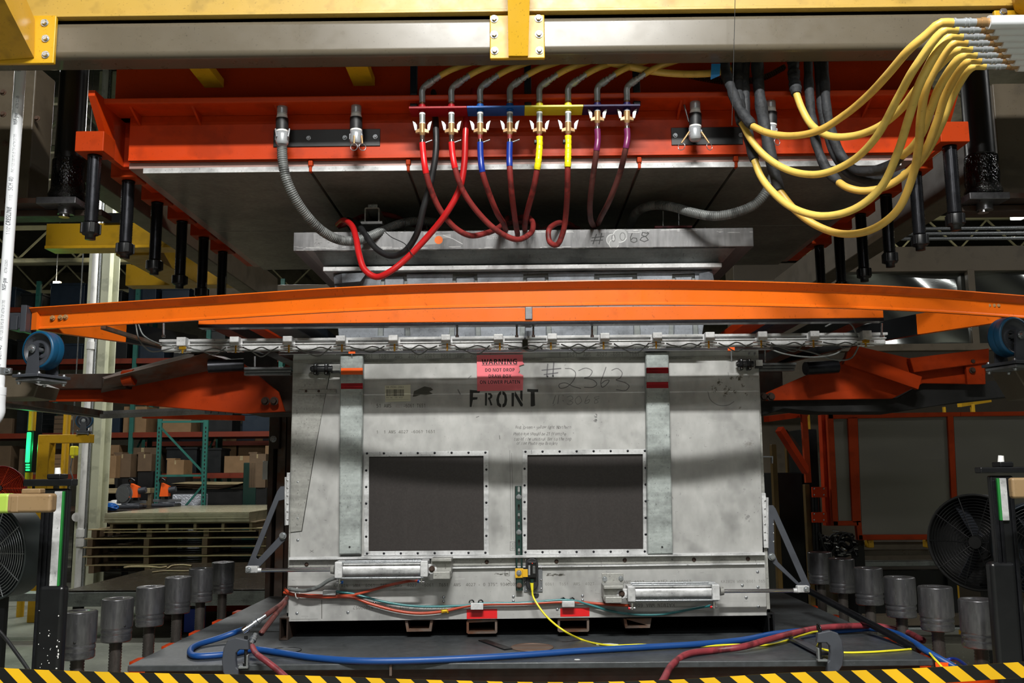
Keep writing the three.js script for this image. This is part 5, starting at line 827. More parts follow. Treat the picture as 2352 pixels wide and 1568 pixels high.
// yellow hoses from the manifold back under the beam
xs8.forEach((x, i) => {
  const dy = -(x - 1200) * 0.009, pts = [[x + 40, 172 + dy, q - 0.055], [x + 62, 160 + dy, q - 0.05], [x + 100, 146 + dy, q], [x + 160, 128 + dy, 4.75], [x + 300, 96 + dy, 4.78]];
  loose('yellow_hose', pts, 0.0165, K.yelHose, `yellow hose rising right from the ${i % 2 ? 'right' : 'left'} ${col8[i]} coupling, under the tan beam`, 'hose', 'yellow hoses on the manifold');
});
loose('yellow_hose', [[1380, 140, 4.72], [1440, 152, 4.7], [1500, 164, 4.7], [1570, 170, 4.7], [1650, 166, 4.72], [1700, 150, 4.75]], 0.019, K.yelHose, 'yellow hose sagging level under the tan beam near the blue tape', 'hose');
{
  const t = thing('cable_chain', 'dim toothed cable chain curving under the tan beam behind the black sleeves', 'chain'), c = spline(pl([[1570, 170, 4.85], [1620, 180, 4.85], [1670, 187, 4.85], [1720, 186, 4.85], [1760, 176, 4.85], [1800, 155, 4.85]]));
  for (let i = 0; i < 46; i++) { const p = c.getPointAt(i / 45), a = c.getTangentAt(i / 45); const g = bx(-0.0048, 0.0048, -0.012, 0.012, -0.02, 0.02, 0.002); g.rotateZ(Math.atan2(a.y, a.x)); mesh('chain_link', g.translate(p.x, p.y, p.z), K.rustDark, t); }
}
single('blue_tape', hull([[1634, 146, 4.64], [1655, 146, 4.64], [1653, 174, 4.63], [1632, 183, 4.63]].flatMap(([x, y, d]) => [P(x, y, d), P(x, y, d + 0.0015)])), K.tapeBlue, 'strip of blue tape hanging below the tan beam', 'tape');
// white pipes and the big yellow hose bundle at the right
const HP = P(2310, 51, 3.42).y, fit = [];
for (let k = 0; k < 8; k++) {
  const d = 3.42 + 0.056 * k, x0 = P(2270 + k * 8.2, 51, d).x, t = thing('white_pipe', `white plastic pipe at upper right, ${['nearest and topmost', 'second', 'third', 'fourth', 'fifth', 'sixth', 'seventh', 'farthest and lowest'][k]} of eight side by side`, 'pipe', 'white pipes at the upper right');
  const a = V(x0, HP, -d);
  mesh('pipe_tube', cyl(a, V(x0 + 1.2, HP, -d), 0.0262, 0.0262, 28), K.pvc, t);
  mesh('copper_adapter', [cyl(V(x0 - 0.05, HP, -d), V(x0 + 0.004, HP, -d), 0.0165, 0.0165, 18), cyl(V(x0 - 0.03, HP, -d), V(x0 - 0.012, HP, -d), 0.02, 0.02, 6)], K.brass, t);
  mesh('ferrule', [cyl(V(x0 - 0.145, HP, -d), V(x0 - 0.045, HP, -d), 0.0155, 0.0155, 18), ...[0.07, 0.086, 0.128].map((o) => cyl(V(x0 - o - 0.008, HP, -d), V(x0 - o, HP, -d), 0.0185, 0.0185, 18))], K.fitting, t);
  fit.push(V(x0 - 0.138, HP, -d));
}
const big = [
  [0, [[2130, 78, 3.45], [2090, 112, 3.5], [2040, 170, 3.65], [1995, 218, 3.85], [1940, 264, 4.05], [1880, 300, 4.2], [1815, 312, 4.35], [1760, 304, 4.45], [1728, 289, 4.5]], [[1728, 289, 4.5], [1700, 252, 4.56], [1680, 205, 4.62], [1668, 170, 4.68], [1664, 130, 4.7]]],
  [1, [[2140, 98, 3.5], [2105, 150, 3.58], [2064, 222, 3.75], [2010, 318, 3.95], [1950, 374, 4.15], [1880, 400, 4.3], [1815, 392, 4.42], [1762, 362, 4.5], [1728, 325, 4.55], [1704, 282, 4.6]], [[1704, 282, 4.6], [1698, 240, 4.66], [1695, 190, 4.7], [1693, 130, 4.72]]],
  [2, [[2150, 118, 3.55], [2118, 180, 3.62], [2090, 262, 3.78], [2062, 350, 3.95], [2022, 432, 4.1], [1962, 480, 4.22], [1890, 496, 4.34], [1826, 480, 4.44], [1780, 446, 4.52], [1748, 406, 4.58], [1733, 368, 4.6]], [[1733, 368, 4.6], [1720, 320, 4.64], [1712, 250, 4.68], [1710, 190, 4.7], [1712, 130, 4.74]]],
  [3, [[2168, 134, 3.62], [2132, 190, 3.7], [2116, 262, 3.82], [2110, 335, 3.95], [2096, 405, 4.08], [2060, 484, 4.2], [2000, 528, 4.3], [1936, 537, 4.38], [1876, 518, 4.46], [1826, 482, 4.52], [1790, 438, 4.56]], [[1790, 440, 4.56], [1775, 380, 4.6], [1758, 300, 4.64], [1745, 220, 4.68], [1738, 130, 4.72]]],
  [4, [[2178, 140, 3.7], [2140, 168, 3.82], [2105, 205, 3.95], [2070, 250, 4.1], [2020, 290, 4.25], [1960, 312, 4.4], [1905, 312, 4.5], [1865, 288, 4.58], [1842, 250, 4.62], [1829, 215, 4.65]], [[1829, 217, 4.65], [1824, 180, 4.68], [1822, 130, 4.72]]],
  [5, [[2192, 154, 3.78], [2160, 196, 3.86], [2138, 252, 3.98], [2118, 305, 4.1], [2095, 338, 4.2], [2072, 358, 4.3]], [[2074, 357, 4.3], [2048, 378, 4.38], [2005, 392, 4.46], [1965, 390, 4.54], [1935, 362, 4.6], [1912, 310, 4.64], [1898, 240, 4.68], [1892, 130, 4.74]]],
  [6, [[2206, 166, 3.85], [2174, 214, 3.95], [2150, 285, 4.08], [2120, 355, 4.2], [2080, 400, 4.3], [2030, 430, 4.38], [1980, 438, 4.44], [1945, 430, 4.48], [1926, 418, 4.52]], [[1928, 419, 4.52], [1900, 390, 4.56], [1878, 340, 4.6], [1866, 280, 4.64], [1858, 200, 4.68], [1856, 130, 4.72]]],
  [7, [[2222, 172, 3.9], [2190, 216, 4.0], [2164, 280, 4.1], [2140, 330, 4.2], [2118, 366, 4.3], [2098, 388, 4.38], [2072, 402, 4.45]], [[2082, 396, 4.44], [2040, 412, 4.5], [1990, 414, 4.56], [1945, 392, 4.62], [1912, 340, 4.66], [1892, 270, 4.7], [1878, 130, 4.76]]]];
big.forEach(([k, pts, sl], n) => {
  const t = thing('yellow_supply_hose', ['yellow hose from the nearest white pipe, running highest, to the leftmost black sleeve', 'yellow hose from the second white pipe, second lowest curve on its left side', 'yellow hose from the third white pipe, hanging in a deep loop', 'lowest hanging yellow hose, from the fourth white pipe', 'yellow hose ending high in the short black sleeve at the middle', 'yellow hose ending in a black sleeve end near the right orange end', 'yellow hose passing below the frayed black sleeve', 'farthest yellow hose, meeting the black sleeve at the right'][n], 'hose', 'yellow hoses of the bundle');
  const f = fit[k]; mesh('hose_tube', hose([f, f.clone().add(V(-0.05, -0.002, 0)), ...pl(k ? pts.slice(1) : pts)], n < 2 ? 0.0172 : 0.0182, 0, 16), n % 3 === 0 ? K.yelHose : K.yelHose2, t);
  const r0 = n === 0 || n === 2 ? 0.026 : n > 4 ? 0.024 : 0.03;
  mesh('black_sleeve', hose(pl(sl), (u) => r0 * (u < 0.06 ? 0.85 + 2.5 * u : 1) * (1 + 0.07 * Math.sin(u * 19 + n) + 0.05 * Math.sin(u * 43 + n * 2)), 90, 16), K.sleeve, t);
});
// hoses lying on the table
const TY = (x, y, h = 0.018) => PY(x, y, YTAB + h);
single('air_hose', hose([P(566, 1446, 5.2), TY(545, 1450, 0.06), TY(500, 1466, 0.03), TY(455, 1480), TY(437, 1494), TY(450, 1506), TY(500, 1504), TY(540, 1499), TY(580, 1491), TY(640, 1498), TY(720, 1510), TY(820, 1517), TY(920, 1517), TY(1060, 1512), TY(1200, 1504), TY(1340, 1494), TY(1480, 1486), TY(1600, 1479), TY(1700, 1470), TY(1780, 1455), TY(1850, 1448, 0.02), TY(1920, 1448, 0.02), TY(2000, 1443, 0.03), TY(2050, 1452, 0.03), TY(2100, 1476, 0.03), P(2130, 1496, 5.0), P(2190, 1530, 4.9), P(2300, 1590, 4.8)], 0.0168, 300, 14), K.blueHose, 'blue air hose looping at left and lying across the whole table', 'hose');
single('air_hose', hose([P(655, 1384, 5.5), P(640, 1402, 5.4), P(618, 1430, 5.25), P(600, 1454, 5.12)], 0.015, 40, 12), K.brownHose, 'dark red hose dropping from the left box edge to the table couplings', 'hose');
single('air_hose', hose([P(579, 1484, 5.0), P(588, 1500, 4.9), P(612, 1518, 4.75), P(640, 1540, 4.6), P(668, 1566, 4.4), P(700, 1600, 4.2)], 0.015, 50, 12), K.redHose2, 'red hose falling off the front of the table at left', 'hose');
single('air_hose', hose([P(1500, 1600, 4.3), P(1524, 1560, 4.6), P(1546, 1524, 4.86), TY(1578, 1502), TY(1640, 1493), TY(1700, 1486, 0.03), TY(1760, 1470, 0.045), TY(1820, 1454, 0.05), TY(1890, 1441, 0.05), TY(1960, 1437, 0.05), TY(2020, 1438, 0.04), TY(2070, 1448, 0.02), P(2120, 1470, 5.2)], 0.0172, 160, 14), K.redHose2, 'dusty red hose rising over the table front at right and crossing it', 'hose');
for (const [a, b, lab] of [[[562, 1446], [606, 1416], 'steel quick coupling joining the blue hose at left'], [[574, 1482], [586, 1458], 'steel quick coupling on the red hose beside the left clamp']]) {
  const t = thing('quick_coupling', lab, 'coupling'), A = P(...a, 5.2), B = P(...b, 5.25), at = (f) => A.clone().lerp(B, f);
  mesh('coupling_body', [cyl(at(0.1), at(0.5), 0.014, 0.014, 16), cyl(at(0.45), at(0.62), 0.02, 0.02, 16), cyl(at(0.66), at(0.78), 0.019, 0.019, 6), cyl(at(0.78), at(1.1), 0.012, 0.012, 14)], K.zinc, t);
  mesh('hose_band', cyl(at(-0.1), at(0.12), 0.0185, 0.0185, 16), K.chrome, t);
}
single('air_hose', hose([P(606, 1416, 5.25), P(625, 1402, 5.35), P(645, 1388, 5.45), P(660, 1372, 5.62)], 0.014, 30, 12), K.brownHose, 'short dark hose between the steel coupling and the left box edge', 'hose');
// C-clamps on the table front edge
for (const [x, y, s, lab] of [[545, 1510, 1, 'grey steel C-clamp gripping the table front edge at left'], [1903, 1494, -1, 'grey steel C-clamp gripping the table front edge at right']]) {
  const t = thing('edge_clamp', lab, 'clamp'), d = 4.84, o = (px, py) => [x + s * px, y + py], sh = [o(24, -40), o(-4, -46), o(-22, -40), o(-32, -22), o(-36, 8), o(-33, 34), o(-22, 50), o(-8, 54), o(2, 48), o(2, 28), o(-3, 22), o(-5, 6), o(-4, -10), o(4, -18), o(26, -18)];
  mesh('clamp_frame', pp(sh, d, 0.035, 0.004), K.charcoal, t);
  mesh('clamp_screw', [cyl(P(x + s * 20, y - 50, d + 0.02), P(x + s * 20, y + 22, d + 0.02), 0.009, 0.009, 12), cyl(P(x + s * 20, y + 12, d + 0.02), P(x + s * 20, y + 22, d + 0.02), 0.016, 0.016, 12)], K.black, t);
  mesh('jaw', [pb(Math.min(x + s * 2, x + s * 24), y + 20, Math.max(x + s * 2, x + s * 24), y + 25, d - 0.002, 0.03, 0.002), pb(Math.min(x + s * 20, x + s * 24), y - 6, Math.max(x + s * 20, x + s * 24), y + 22, d - 0.002, 0.03, 0.002)], K.zinc, t);
}
single('flat_strap', bar(PY(1822, 1466, YTAB + 0.02), PY(1892, 1502, YTAB + 0.02), 0.05, 0.012), K.charcoal, 'flat dark steel strap under the right C-clamp on the table', 'strap');
single('cable_tie', [cyl(P(1878, 1436, 5.15), P(1884, 1450, 5.15), 0.008), ring(P(1882, 1447, 5.15), V(1, 0.15, 0), 0.034, 0.004, 20)], K.black, 'black tie binding the hoses at the right C-clamp', 'tie');
// ---------- the hall ----------
{
  const h = HALL, g = (a) => bx(...a);
  struct('floor', g([h.x0, h.x1, -0.2, 0, h.z0, h.z1]), K.floor);
  struct('ceiling', g([h.x0, h.x1, h.top, h.top + 0.2, h.z0, h.z1]), K.ceil);
  struct('wall_left', g([h.x0 - 0.2, h.x0, -0.2, h.top + 0.2, h.z0, h.z1]), K.wall);
  struct('wall_right', g([h.x1, h.x1 + 0.2, -0.2, h.top + 0.2, h.z0, h.z1]), K.wall);
  struct('wall_back', g([h.x0 - 0.2, h.x1 + 0.2, -0.2, h.top + 0.2, h.z0 - 0.2, h.z0]), K.wall);
  struct('wall_front', g([h.x0 - 0.2, h.x1 + 0.2, -0.2, h.top + 0.2, h.z1, h.z1 + 0.2]), K.wall);
}
LAMPS.forEach(([x, y, z, w, dpt, L], i) => {
  const t = thing('strip_light', `long ceiling strip light ${i ? ['', 'over the left storage racks', 'over the stacked pallets', 'over the far left racks', 'over the right rear cabinets', 'over the right aisle', 'behind the viewer, nearer row', 'behind the viewer, farther row'][i] : 'over the front of the machine'}`, 'lamp');
  mesh('housing', bx(x - w / 2 - 0.03, x + w / 2 + 0.03, y + 0.012, y + 0.09, z - dpt / 2 - 0.02, z + dpt / 2 + 0.02, 0.005), K.white, t);
  mesh('diffuser', bx(x - w / 2, x + w / 2, y, y + 0.012, z - dpt / 2, z + dpt / 2), new THREE.MeshStandardMaterial({ color: 0xffffff, emissive: 0xf4f6ff, emissiveIntensity: 6, roughness: 0.5 }), t);
  for (const s of [-1, 1]) mesh('hanger', cyl(V(x + s * w * 0.4, y + 0.09, z), V(x + s * w * 0.4, HALL.top, z), 0.005, 0.005, 6), K.zinc, t);
  const a = new THREE.RectAreaLight(0xf6f5f0, L, w, dpt); a.position.set(x, y - 0.01, z); a.lookAt(x, 0, z); scene.add(a);
});
ADDED_FLOODS.forEach(([x, y, z, w, h, L], i) => {
  const t = thing('added_flood_light', `added flood lamp behind the viewer to light the platen, ${i ? 'right' : 'left'} of two`, 'lamp'), to = V(x * 0.2, 2.2, -5), f = new THREE.Vector3().subVectors(to, V(x, y, z)).normalize();
  const at = (g) => { const m = new THREE.Matrix4().lookAt(V(), f.clone().negate(), UP); return g.applyMatrix4(m).translate(x, y, z); };
  mesh('housing', at(bx(-w / 2 - 0.03, w / 2 + 0.03, -h / 2 - 0.03, h / 2 + 0.03, 0.02, 0.14, 0.01)), K.black, t);
  mesh('diffuser', at(bx(-w / 2, w / 2, -h / 2, h / 2, 0, 0.019)), new THREE.MeshStandardMaterial({ color: 0xffffff, emissive: 0xf4f6ff, emissiveIntensity: 6 }), t);
  mesh('wall_arm', cyl(V(x, y, z + 0.1), V(x, y, HALL.z1 - 0.003), 0.04), K.black, t);
  const a = new THREE.RectAreaLight(0xf6f5f0, L, w, h); a.position.set(x, y, z).addScaledVector(f, 0.03); a.lookAt(to); scene.add(a);
});
for (const [i, z] of [-11, -15, -19, -23, -27].entries()) {
  const t = thing('roof_truss', `pale open-web roof truss crossing under the dark ceiling, ${['nearest', 'second nearest', 'middle', 'second farthest', 'farthest'][i]} of five`, 'truss');
  mesh('bottom_chord', bx(-14.9, 14.9, 7.1, 7.2, z - 0.05, z + 0.05), K.cream, t); mesh('top_chord', bx(-14.9, 14.9, 7.95, 8.05, z - 0.05, z + 0.05), K.cream, t);
  const g = []; for (let k = 0; k < 40; k++) { const x = -14.8 + k * 0.74; g.push(bar(V(x, k % 2 ? 7.2 : 7.95, z), V(x + 0.74, k % 2 ? 7.95 : 7.2, z), 0.04, 0.04)); }
  mesh('web_bars', g, K.cream, t);
}
const pbox = (name, label, cat, px, d, dep, m, r = 0.01, group) => single(name, pb(...px, d, dep, r), m, label, cat, group);

// white column with pipes
{
  const t = thing('building_column', 'cream steel building column with pale pipes clipped beside it', 'column'), d = 14.5, x = P(232, 1000, d).x;
  const y1 = 8.3; const q = (a, b, z0, z1) => bx(P(a, 1000, d).x, P(b, 1000, d).x, 0, y1, -d - z1, -d - z0, 0.006);
  mesh('web', q(190, 246, 0.13, 0.16), K.cream, t); mesh('flange', q(182, 190, 0, 0.3), K.cream, t); mesh('flange', q(213, 232, 0, 0.3), K.cream, t);
  const c1 = P(199, 1000, d), c2 = P(210, 1000, d);
  mesh('drain_pipe', [cyl(V(c1.x, 0, c1.z + 0.02), V(c1.x, y1, c1.z + 0.02), 0.052, 0.052, 20), ...[-0.28, -0.42, 2.6].map((o) => cyl(V(c1.x, 1.1 + o, c1.z + 0.02), V(c1.x, 1.22 + o, c1.z + 0.02), 0.066, 0.066, 20))], K.white, t);
  mesh('conduit', cyl(V(c2.x, 0, c2.z + 0.02), V(c2.x, y1, c2.z + 0.02), 0.014, 0.014, 10), K.zinc, t);
  mesh('junction', cyl(P(176, 1187, d - 0.06), P(176, 1187, d + 0.1), 0.07, 0.07, 18), K.white, t);
}
// storage racks
function rack(label, xs, d, dep, ys, top) {
  const t = thing('storage_rack', label, 'rack'), X = xs.map((x) => P(x, 1000, d).x), yt = P(600, top, d).y;
  for (const x of X) { for (const z of [0, dep]) mesh('upright', bx(x - 0.045, x + 0.045, 0, yt, -d - z - 0.07, -d - z, 0.004), K.teal, t); for (let k = 0; k < Math.floor(yt / 0.9); k++) mesh('brace', bar(V(x, 0.2 + k * 0.9, -d - (k % 2 ? dep : 0)), V(x, 1.1 + k * 0.9, -d - (k % 2 ? 0 : dep)), 0.03, 0.03), K.teal, t); }
  for (const y of ys) { const Y = P(600, y, d).y; for (let i = 0; i < X.length - 1; i++) for (const z of [-0.02, dep]) mesh('shelf_beam', bx(X[i] + 0.05, X[i + 1] - 0.05, Y - 0.11, Y, -d - z - 0.05, -d - z, 0.004), K.rackOrange, t); mesh('wire_deck', bx(X[0], X[X.length - 1], Y - 0.02, Y, -d - dep + 0.01, -d - 0.04), K.darkSteel, t); }
  return { Y: ys.map((y) => P(600, y, d).y), X, d };
}
const RA = rack('long storage rack with orange beams and green uprights at far left behind the column', [-120, 66, 300, 470, 640], 19.6, 1.0, [700, 820, 990, 1085], 640);
const RB = rack('storage rack with orange beams in the far dark aisle behind the saws', [330, 500, 640, 780], 23, 1.0, [850, 1012, 1060], 760);
const ordn = ['first', 'second', 'third', 'fourth', 'fifth', 'sixth', 'seventh', 'eighth', 'ninth', 'tenth', 'eleventh', 'twelfth'];
function stock(R, lvl, x0, x1, kinds, where) {
  let x = P(x0, 1000, R.d).x, k = 0; const xe = P(x1, 1000, R.d).x;
  while (x < xe && k < 12) {
    const w = rr(0.38, 0.75), h = rr(0.3, 0.62), kd = kinds[Math.floor(rnd() * kinds.length)], crate = kd !== 'card';
    const t = thing(crate ? 'storage_crate' : 'cardboard_box', `${crate ? 'dark plastic storage crate' : 'brown cardboard box'}, ${ordn[k]} from the left on ${where}`, crate ? 'crate' : 'box');
    const y = R.Y[lvl], z = -R.d - 0.06 - rr(0, 0.1);
    if (crate) { mesh('tub', bx(x, x + w, y, y + h, z - 0.6, z, 0.01), kd === 'crate' ? K.crate : K.crateBlue, t); mesh('rim', bx(x - 0.015, x + w + 0.015, y + h - 0.05, y + h, z - 0.62, z + 0.015, 0.008), kd === 'crate' ? K.crate : K.crateBlue, t); }
    else { mesh('carton', bx(x, x + w, y, y + h, z - 0.6, z, 0.006), rnd() < 0.6 ? K.card : K.cardDark, t); mesh('flap_seam', bx(x + 0.002, x + w - 0.002, y + h, y + h + 0.004, z - 0.31, z - 0.29), K.cardDark, t); mesh('packing_tape', bx(x + w / 2 - 0.03, x + w / 2 + 0.03, y + h - 0.09, y + h - 0.001, z, z + 0.002), K.woodPale, t); }
    x += w + rr(0.03, 0.25); k++;
  }
}
stock(RA, 0, -60, 440, ['crate', 'crate', 'blue'], 'the left rack top shelf'); stock(RA, 1, -60, 600, ['crate', 'blue'], 'the left rack third shelf'); stock(RA, 2, -60, 620, ['crate', 'blue', 'card'], 'the left rack middle shelf');
stock(RA, 3, -60, 620, ['card', 'card', 'crate'], 'the left rack low shelf'); stock(RB, 0, 340, 770, ['crate', 'card'], 'the aisle rack top shelf'); stock(RB, 1, 340, 770, ['crate', 'blue', 'card'], 'the aisle rack middle shelf'); stock(RB, 2, 340, 770, ['card', 'crate'], 'the aisle rack low shelf');
{
  const d = 17.7, t = thing('rack_upright', 'green perforated upright frame standing alone behind the stacked sheets', 'rack'), xa = P(365, 1000, d).x, xb = P(472, 1000, d).x, yt = P(420, 960, d).y;
  for (const x of [xa, xb]) { const p = mesh('upright', bx(x - 0.04, x + 0.04, 0, yt, -d - 0.06, -d, 0.004), K.teal, t); const g = []; for (let k = 0; k < 34; k++) g.push(bx(x - 0.012, x + 0.012, 0.1 + k * 0.076, 0.14 + k * 0.076, -d - 0.001, -d + 0.001)); const o = mesh('slots', g, K.dark, p); o.userData.kind = 'stuff'; }
  for (const y of [968, 1092, 1240]) mesh('cross_bar', bx(xa, xb, P(420, y, d).y - 0.02, P(420, y, d).y + 0.02, -d - 0.04, -d - 0.01), K.teal, t);
  mesh('diagonal', bar(P(368, 980, d + 0.03), P(470, 1088, d + 0.03), 0.03, 0.035), K.teal, t); mesh('diagonal', bar(P(470, 1110, d + 0.03), P(368, 1230, d + 0.03), 0.03, 0.035), K.teal, t);
}
// dark low platform with the sheet offcuts
{
  const d = 10.2, Y = 0.5, t = thing('low_platform', 'low dark board-topped platform with a pale metal edge at left', 'platform'), a = PY(148, 1356, Y), b = PY(640, 1352, Y);
  mesh('board', bx(a.x, b.x, Y - 0.02, Y, -13.6, a.z, 0.003), K.woodDark, t);
  mesh('edge_rail', bx(a.x - 0.02, b.x, Y - 0.17, Y - 0.021, a.z - 0.06, a.z + 0.01, 0.004), K.galv, t);
  for (const x of [a.x + 0.05, (a.x + b.x) / 2, b.x - 0.1]) for (const z of [a.z - 0.1, -13.4]) mesh('leg', bx(x, x + 0.09, 0, Y - 0.021, z - 0.09, z, 0.004), K.darkSteel, t);
  for (const [p, w] of [[[[285, 1303], [300, 1301], [340, 1301], [372, 1303], [382, 1301]], 0.02], [[[384, 1305], [400, 1298], [420, 1297], [440, 1299]], 0.02], [[[350, 1314], [375, 1311], [430, 1311], [470, 1310]], 0.016]]) single('offcut_strip', hose(p.map(([x, y]) => PY(x, y, Y + 0.012)), w * 0.6, 24, 6), K.woodPale, p[0][0] < 300 ? 'long pale offcut strip on the dark platform' : p[0][0] < 360 ? 'pale offcut strip nearest the front of the dark platform' : 'short bent pale offcut strip on the dark platform', 'strip');
  pbox('floor_beam', 'pale grey low beam on the floor at far left, left of the platform', 'beam', [-120, 1362, 150, 1381], 10.3, 0.2, K.galv, 0.01);
}
// pallet stack with white sheets
{
  const d = 14.0, rows = [[203, 612, 1215], [193, 612, 1236], [191, 612, 1256], [192, 612, 1277], [196, 612, 1297]];
  const nm = ['topmost', 'second', 'third', 'fourth', 'lowest'];
  rows.forEach(([x0, x1, y], i) => {
    const t = thing('wooden_pallet', `worn wooden pallet, ${nm[i]} of the five stacked under the white sheets`, 'pallet', 'stacked pallets'), a = P(x0, y, d), b = P(x1, y - 2, d), Y = a.y, hh = 0.128, dp = 1.2;
    for (let k = 0; k < 5; k++) mesh('deck_board', bx(a.x + rr(-0.02, 0.02), b.x, Y - 0.018, Y, -d - k * 0.28 - 0.12, -d - k * 0.28 - rr(0, 0.02), 0.003), k ? K.wood : K.woodPale, t);
    for (const f of [0.03, 0.34, 0.66, 0.97]) { const c = a.x + (b.x - a.x) * f; mesh('shaded_stringer', bx(c - 0.04, c + 0.04, Y - hh + 0.004, Y - 0.019, -d - dp, -d - 0.02, 0.003), K.cardDark, t); }  // darker colour puts the shade of the gaps into the stringers
    for (let k = 0; k < 3; k++) mesh('shaded_bottom_board', bx(a.x, b.x, Y - hh + 0.003, Y - hh + 0.012, -d - 0.35 - k * 0.4, -d - k * 0.4 - 0.25, 0.003), K.woodDark, t);  // bottom boards darkened too, gap shade held in their colour
  });
  const t = thing('sheet_stack', 'neat stack of pale cut sheets on top of the pallets', 'sheets'), a = P(240, 1178, d), b = P(573, 1174, d), y0 = P(400, 1199, d).y;
  for (let k = 0; k < 9; k++) { const h = (a.y - y0) / 9; mesh('sheet', bx(a.x + rr(-0.008, 0.008), b.x + rr(-0.008, 0.008), y0 + k * h + 0.001, y0 + (k + 1) * h, -17.5, -d + rr(-0.006, 0.006), 0.002), K.sheet, t); }
  const u = thing('wooden_pallet', 'wooden pallet with close blocks directly under the white sheets', 'pallet');
  mesh('deck', bx(a.x + 0.05, b.x + 0.1, y0 - 0.02, y0, -16.2, -d - 0.01, 0.003), K.wood, u);
  for (let k = 0; k < 6; k++) { const c = a.x + 0.1 + (b.x - a.x) * k / 5.2; mesh('block', bx(c - 0.02, c + 0.025, y0 - 0.13, y0 - 0.021, -16, -d - 0.02, 0.003), K.wood, u); }
  mesh('base_board', bx(a.x, b.x + 0.1, y0 - 0.145, y0 - 0.131, -d - 0.2, -d, 0.003), K.woodPale, u);
  // miter saws and litter on the sheets
  const Ys = a.y;
  { const t = thing('saw_bench', 'dark work bench left of the sheet stack carrying the miter saws', 'bench'); mesh('bench_top', bx(-8.4, a.x - 0.03, Ys - 0.05, Ys, -17.8, -14.95, 0.004), K.woodDark, t); for (const x of [-8.3, a.x - 0.13]) for (const z of [-17.7, -15.05]) mesh('leg', bx(x, x + 0.08, 0, Ys - 0.051, z - 0.04, z + 0.04, 0.004), K.darkSteel, t); }
  for (const [x, y, s, lab] of [[300, 1167, 1, 'orange and grey miter saw with a round blade guard, left on the sheet stack'], [382, 1163, -1, 'orange and grey miter saw leaning back, right on the sheet stack']]) {
    const m = thing('miter_saw', lab, 'saw'), c = PY(x, y, Ys), k = 0.9;
    mesh('base', [bx(c.x - 0.22, c.x + 0.2, c.y, c.y + 0.06, c.z - 0.2, c.z + 0.15, 0.02), cyl(V(c.x, c.y + 0.06, c.z), V(c.x, c.y + 0.085, c.z), 0.15, 0.14, 24)], K.charcoal, m);
    mesh('fence', bx(c.x - 0.25, c.x + 0.25, c.y + 0.08, c.y + 0.13, c.z - 0.04, c.z - 0.01, 0.004), K.aluDark, m);
    if (s > 0) { mesh('blade_guard', cyl(V(c.x - 0.12, c.y + 0.24, c.z + 0.02), V(c.x - 0.1, c.y + 0.24, c.z - 0.04), 0.17, 0.17, 32), K.aluDark, m); mesh('blade', cyl(V(c.x - 0.13, c.y + 0.24, c.z + 0.03), V(c.x - 0.128, c.y + 0.24, c.z + 0.025), 0.14, 0.14, 32), K.zinc, m); }
    const o = s > 0 ? 0.03 : -0.06;
    mesh('motor_body', hull([[o - 0.05, 0.18, 0.06], [o + 0.1, 0.18, 0.06], [o + 0.1, 0.36, 0.04], [o - 0.03, 0.42, 0.04], [o - 0.05, 0.18, -0.08], [o + 0.1, 0.18, -0.08], [o + 0.1, 0.36, -0.06], [o - 0.03, 0.42, -0.06]].map((p) => V(c.x + p[0], c.y + p[1], c.z + p[2]))), K.orangeTool, m);
    mesh('motor_cap', cyl(V(c.x + o + 0.1, c.y + 0.29, c.z), V(c.x + o + 0.22, c.y + 0.31, c.z), 0.055, 0.05, 18), K.charcoal, m);
    mesh('handle', hose([V(c.x + o - 0.03, c.y + 0.4, c.z), V(c.x + o - 0.06, c.y + 0.46, c.z + 0.05), V(c.x + o - 0.02, c.y + 0.5, c.z + 0.08), V(c.x + o + 0.05, c.y + 0.46, c.z + 0.08)], 0.018, 16, 8), K.black, m);
    mesh('swing_arm', bar(V(c.x + o + 0.03, c.y + 0.08, c.z - 0.12), V(c.x + o + 0.03, c.y + 0.3, c.z - 0.05), 0.06, 0.06), K.charcoal, m);
  }
  for (const [x, y, m, lab] of [[262, 1163, K.white, 'crumpled white bag left of the saws'], [252, 1172, K.blue, 'small blue bag at the left end of the sheet stack']]) { const c = PY(x, y, Ys), g = new THREE.IcosahedronGeometry(0.09, 2), p = g.attributes.position; for (let i = 0; i < p.count; i++) { const f = 0.8 + 0.4 * hash(Math.round(p.getX(i) * 400), Math.round(p.getY(i) * 400), Math.round(p.getZ(i) * 400)); p.setXYZ(i, p.getX(i) * f * 1.5, Math.max(-0.05, p.getY(i) * f * 0.7), p.getZ(i) * f); } g.computeVertexNormals(); single('plastic_bag', clean(g.translate(c.x, c.y + 0.05, c.z)), m, lab, 'bag'); }
}
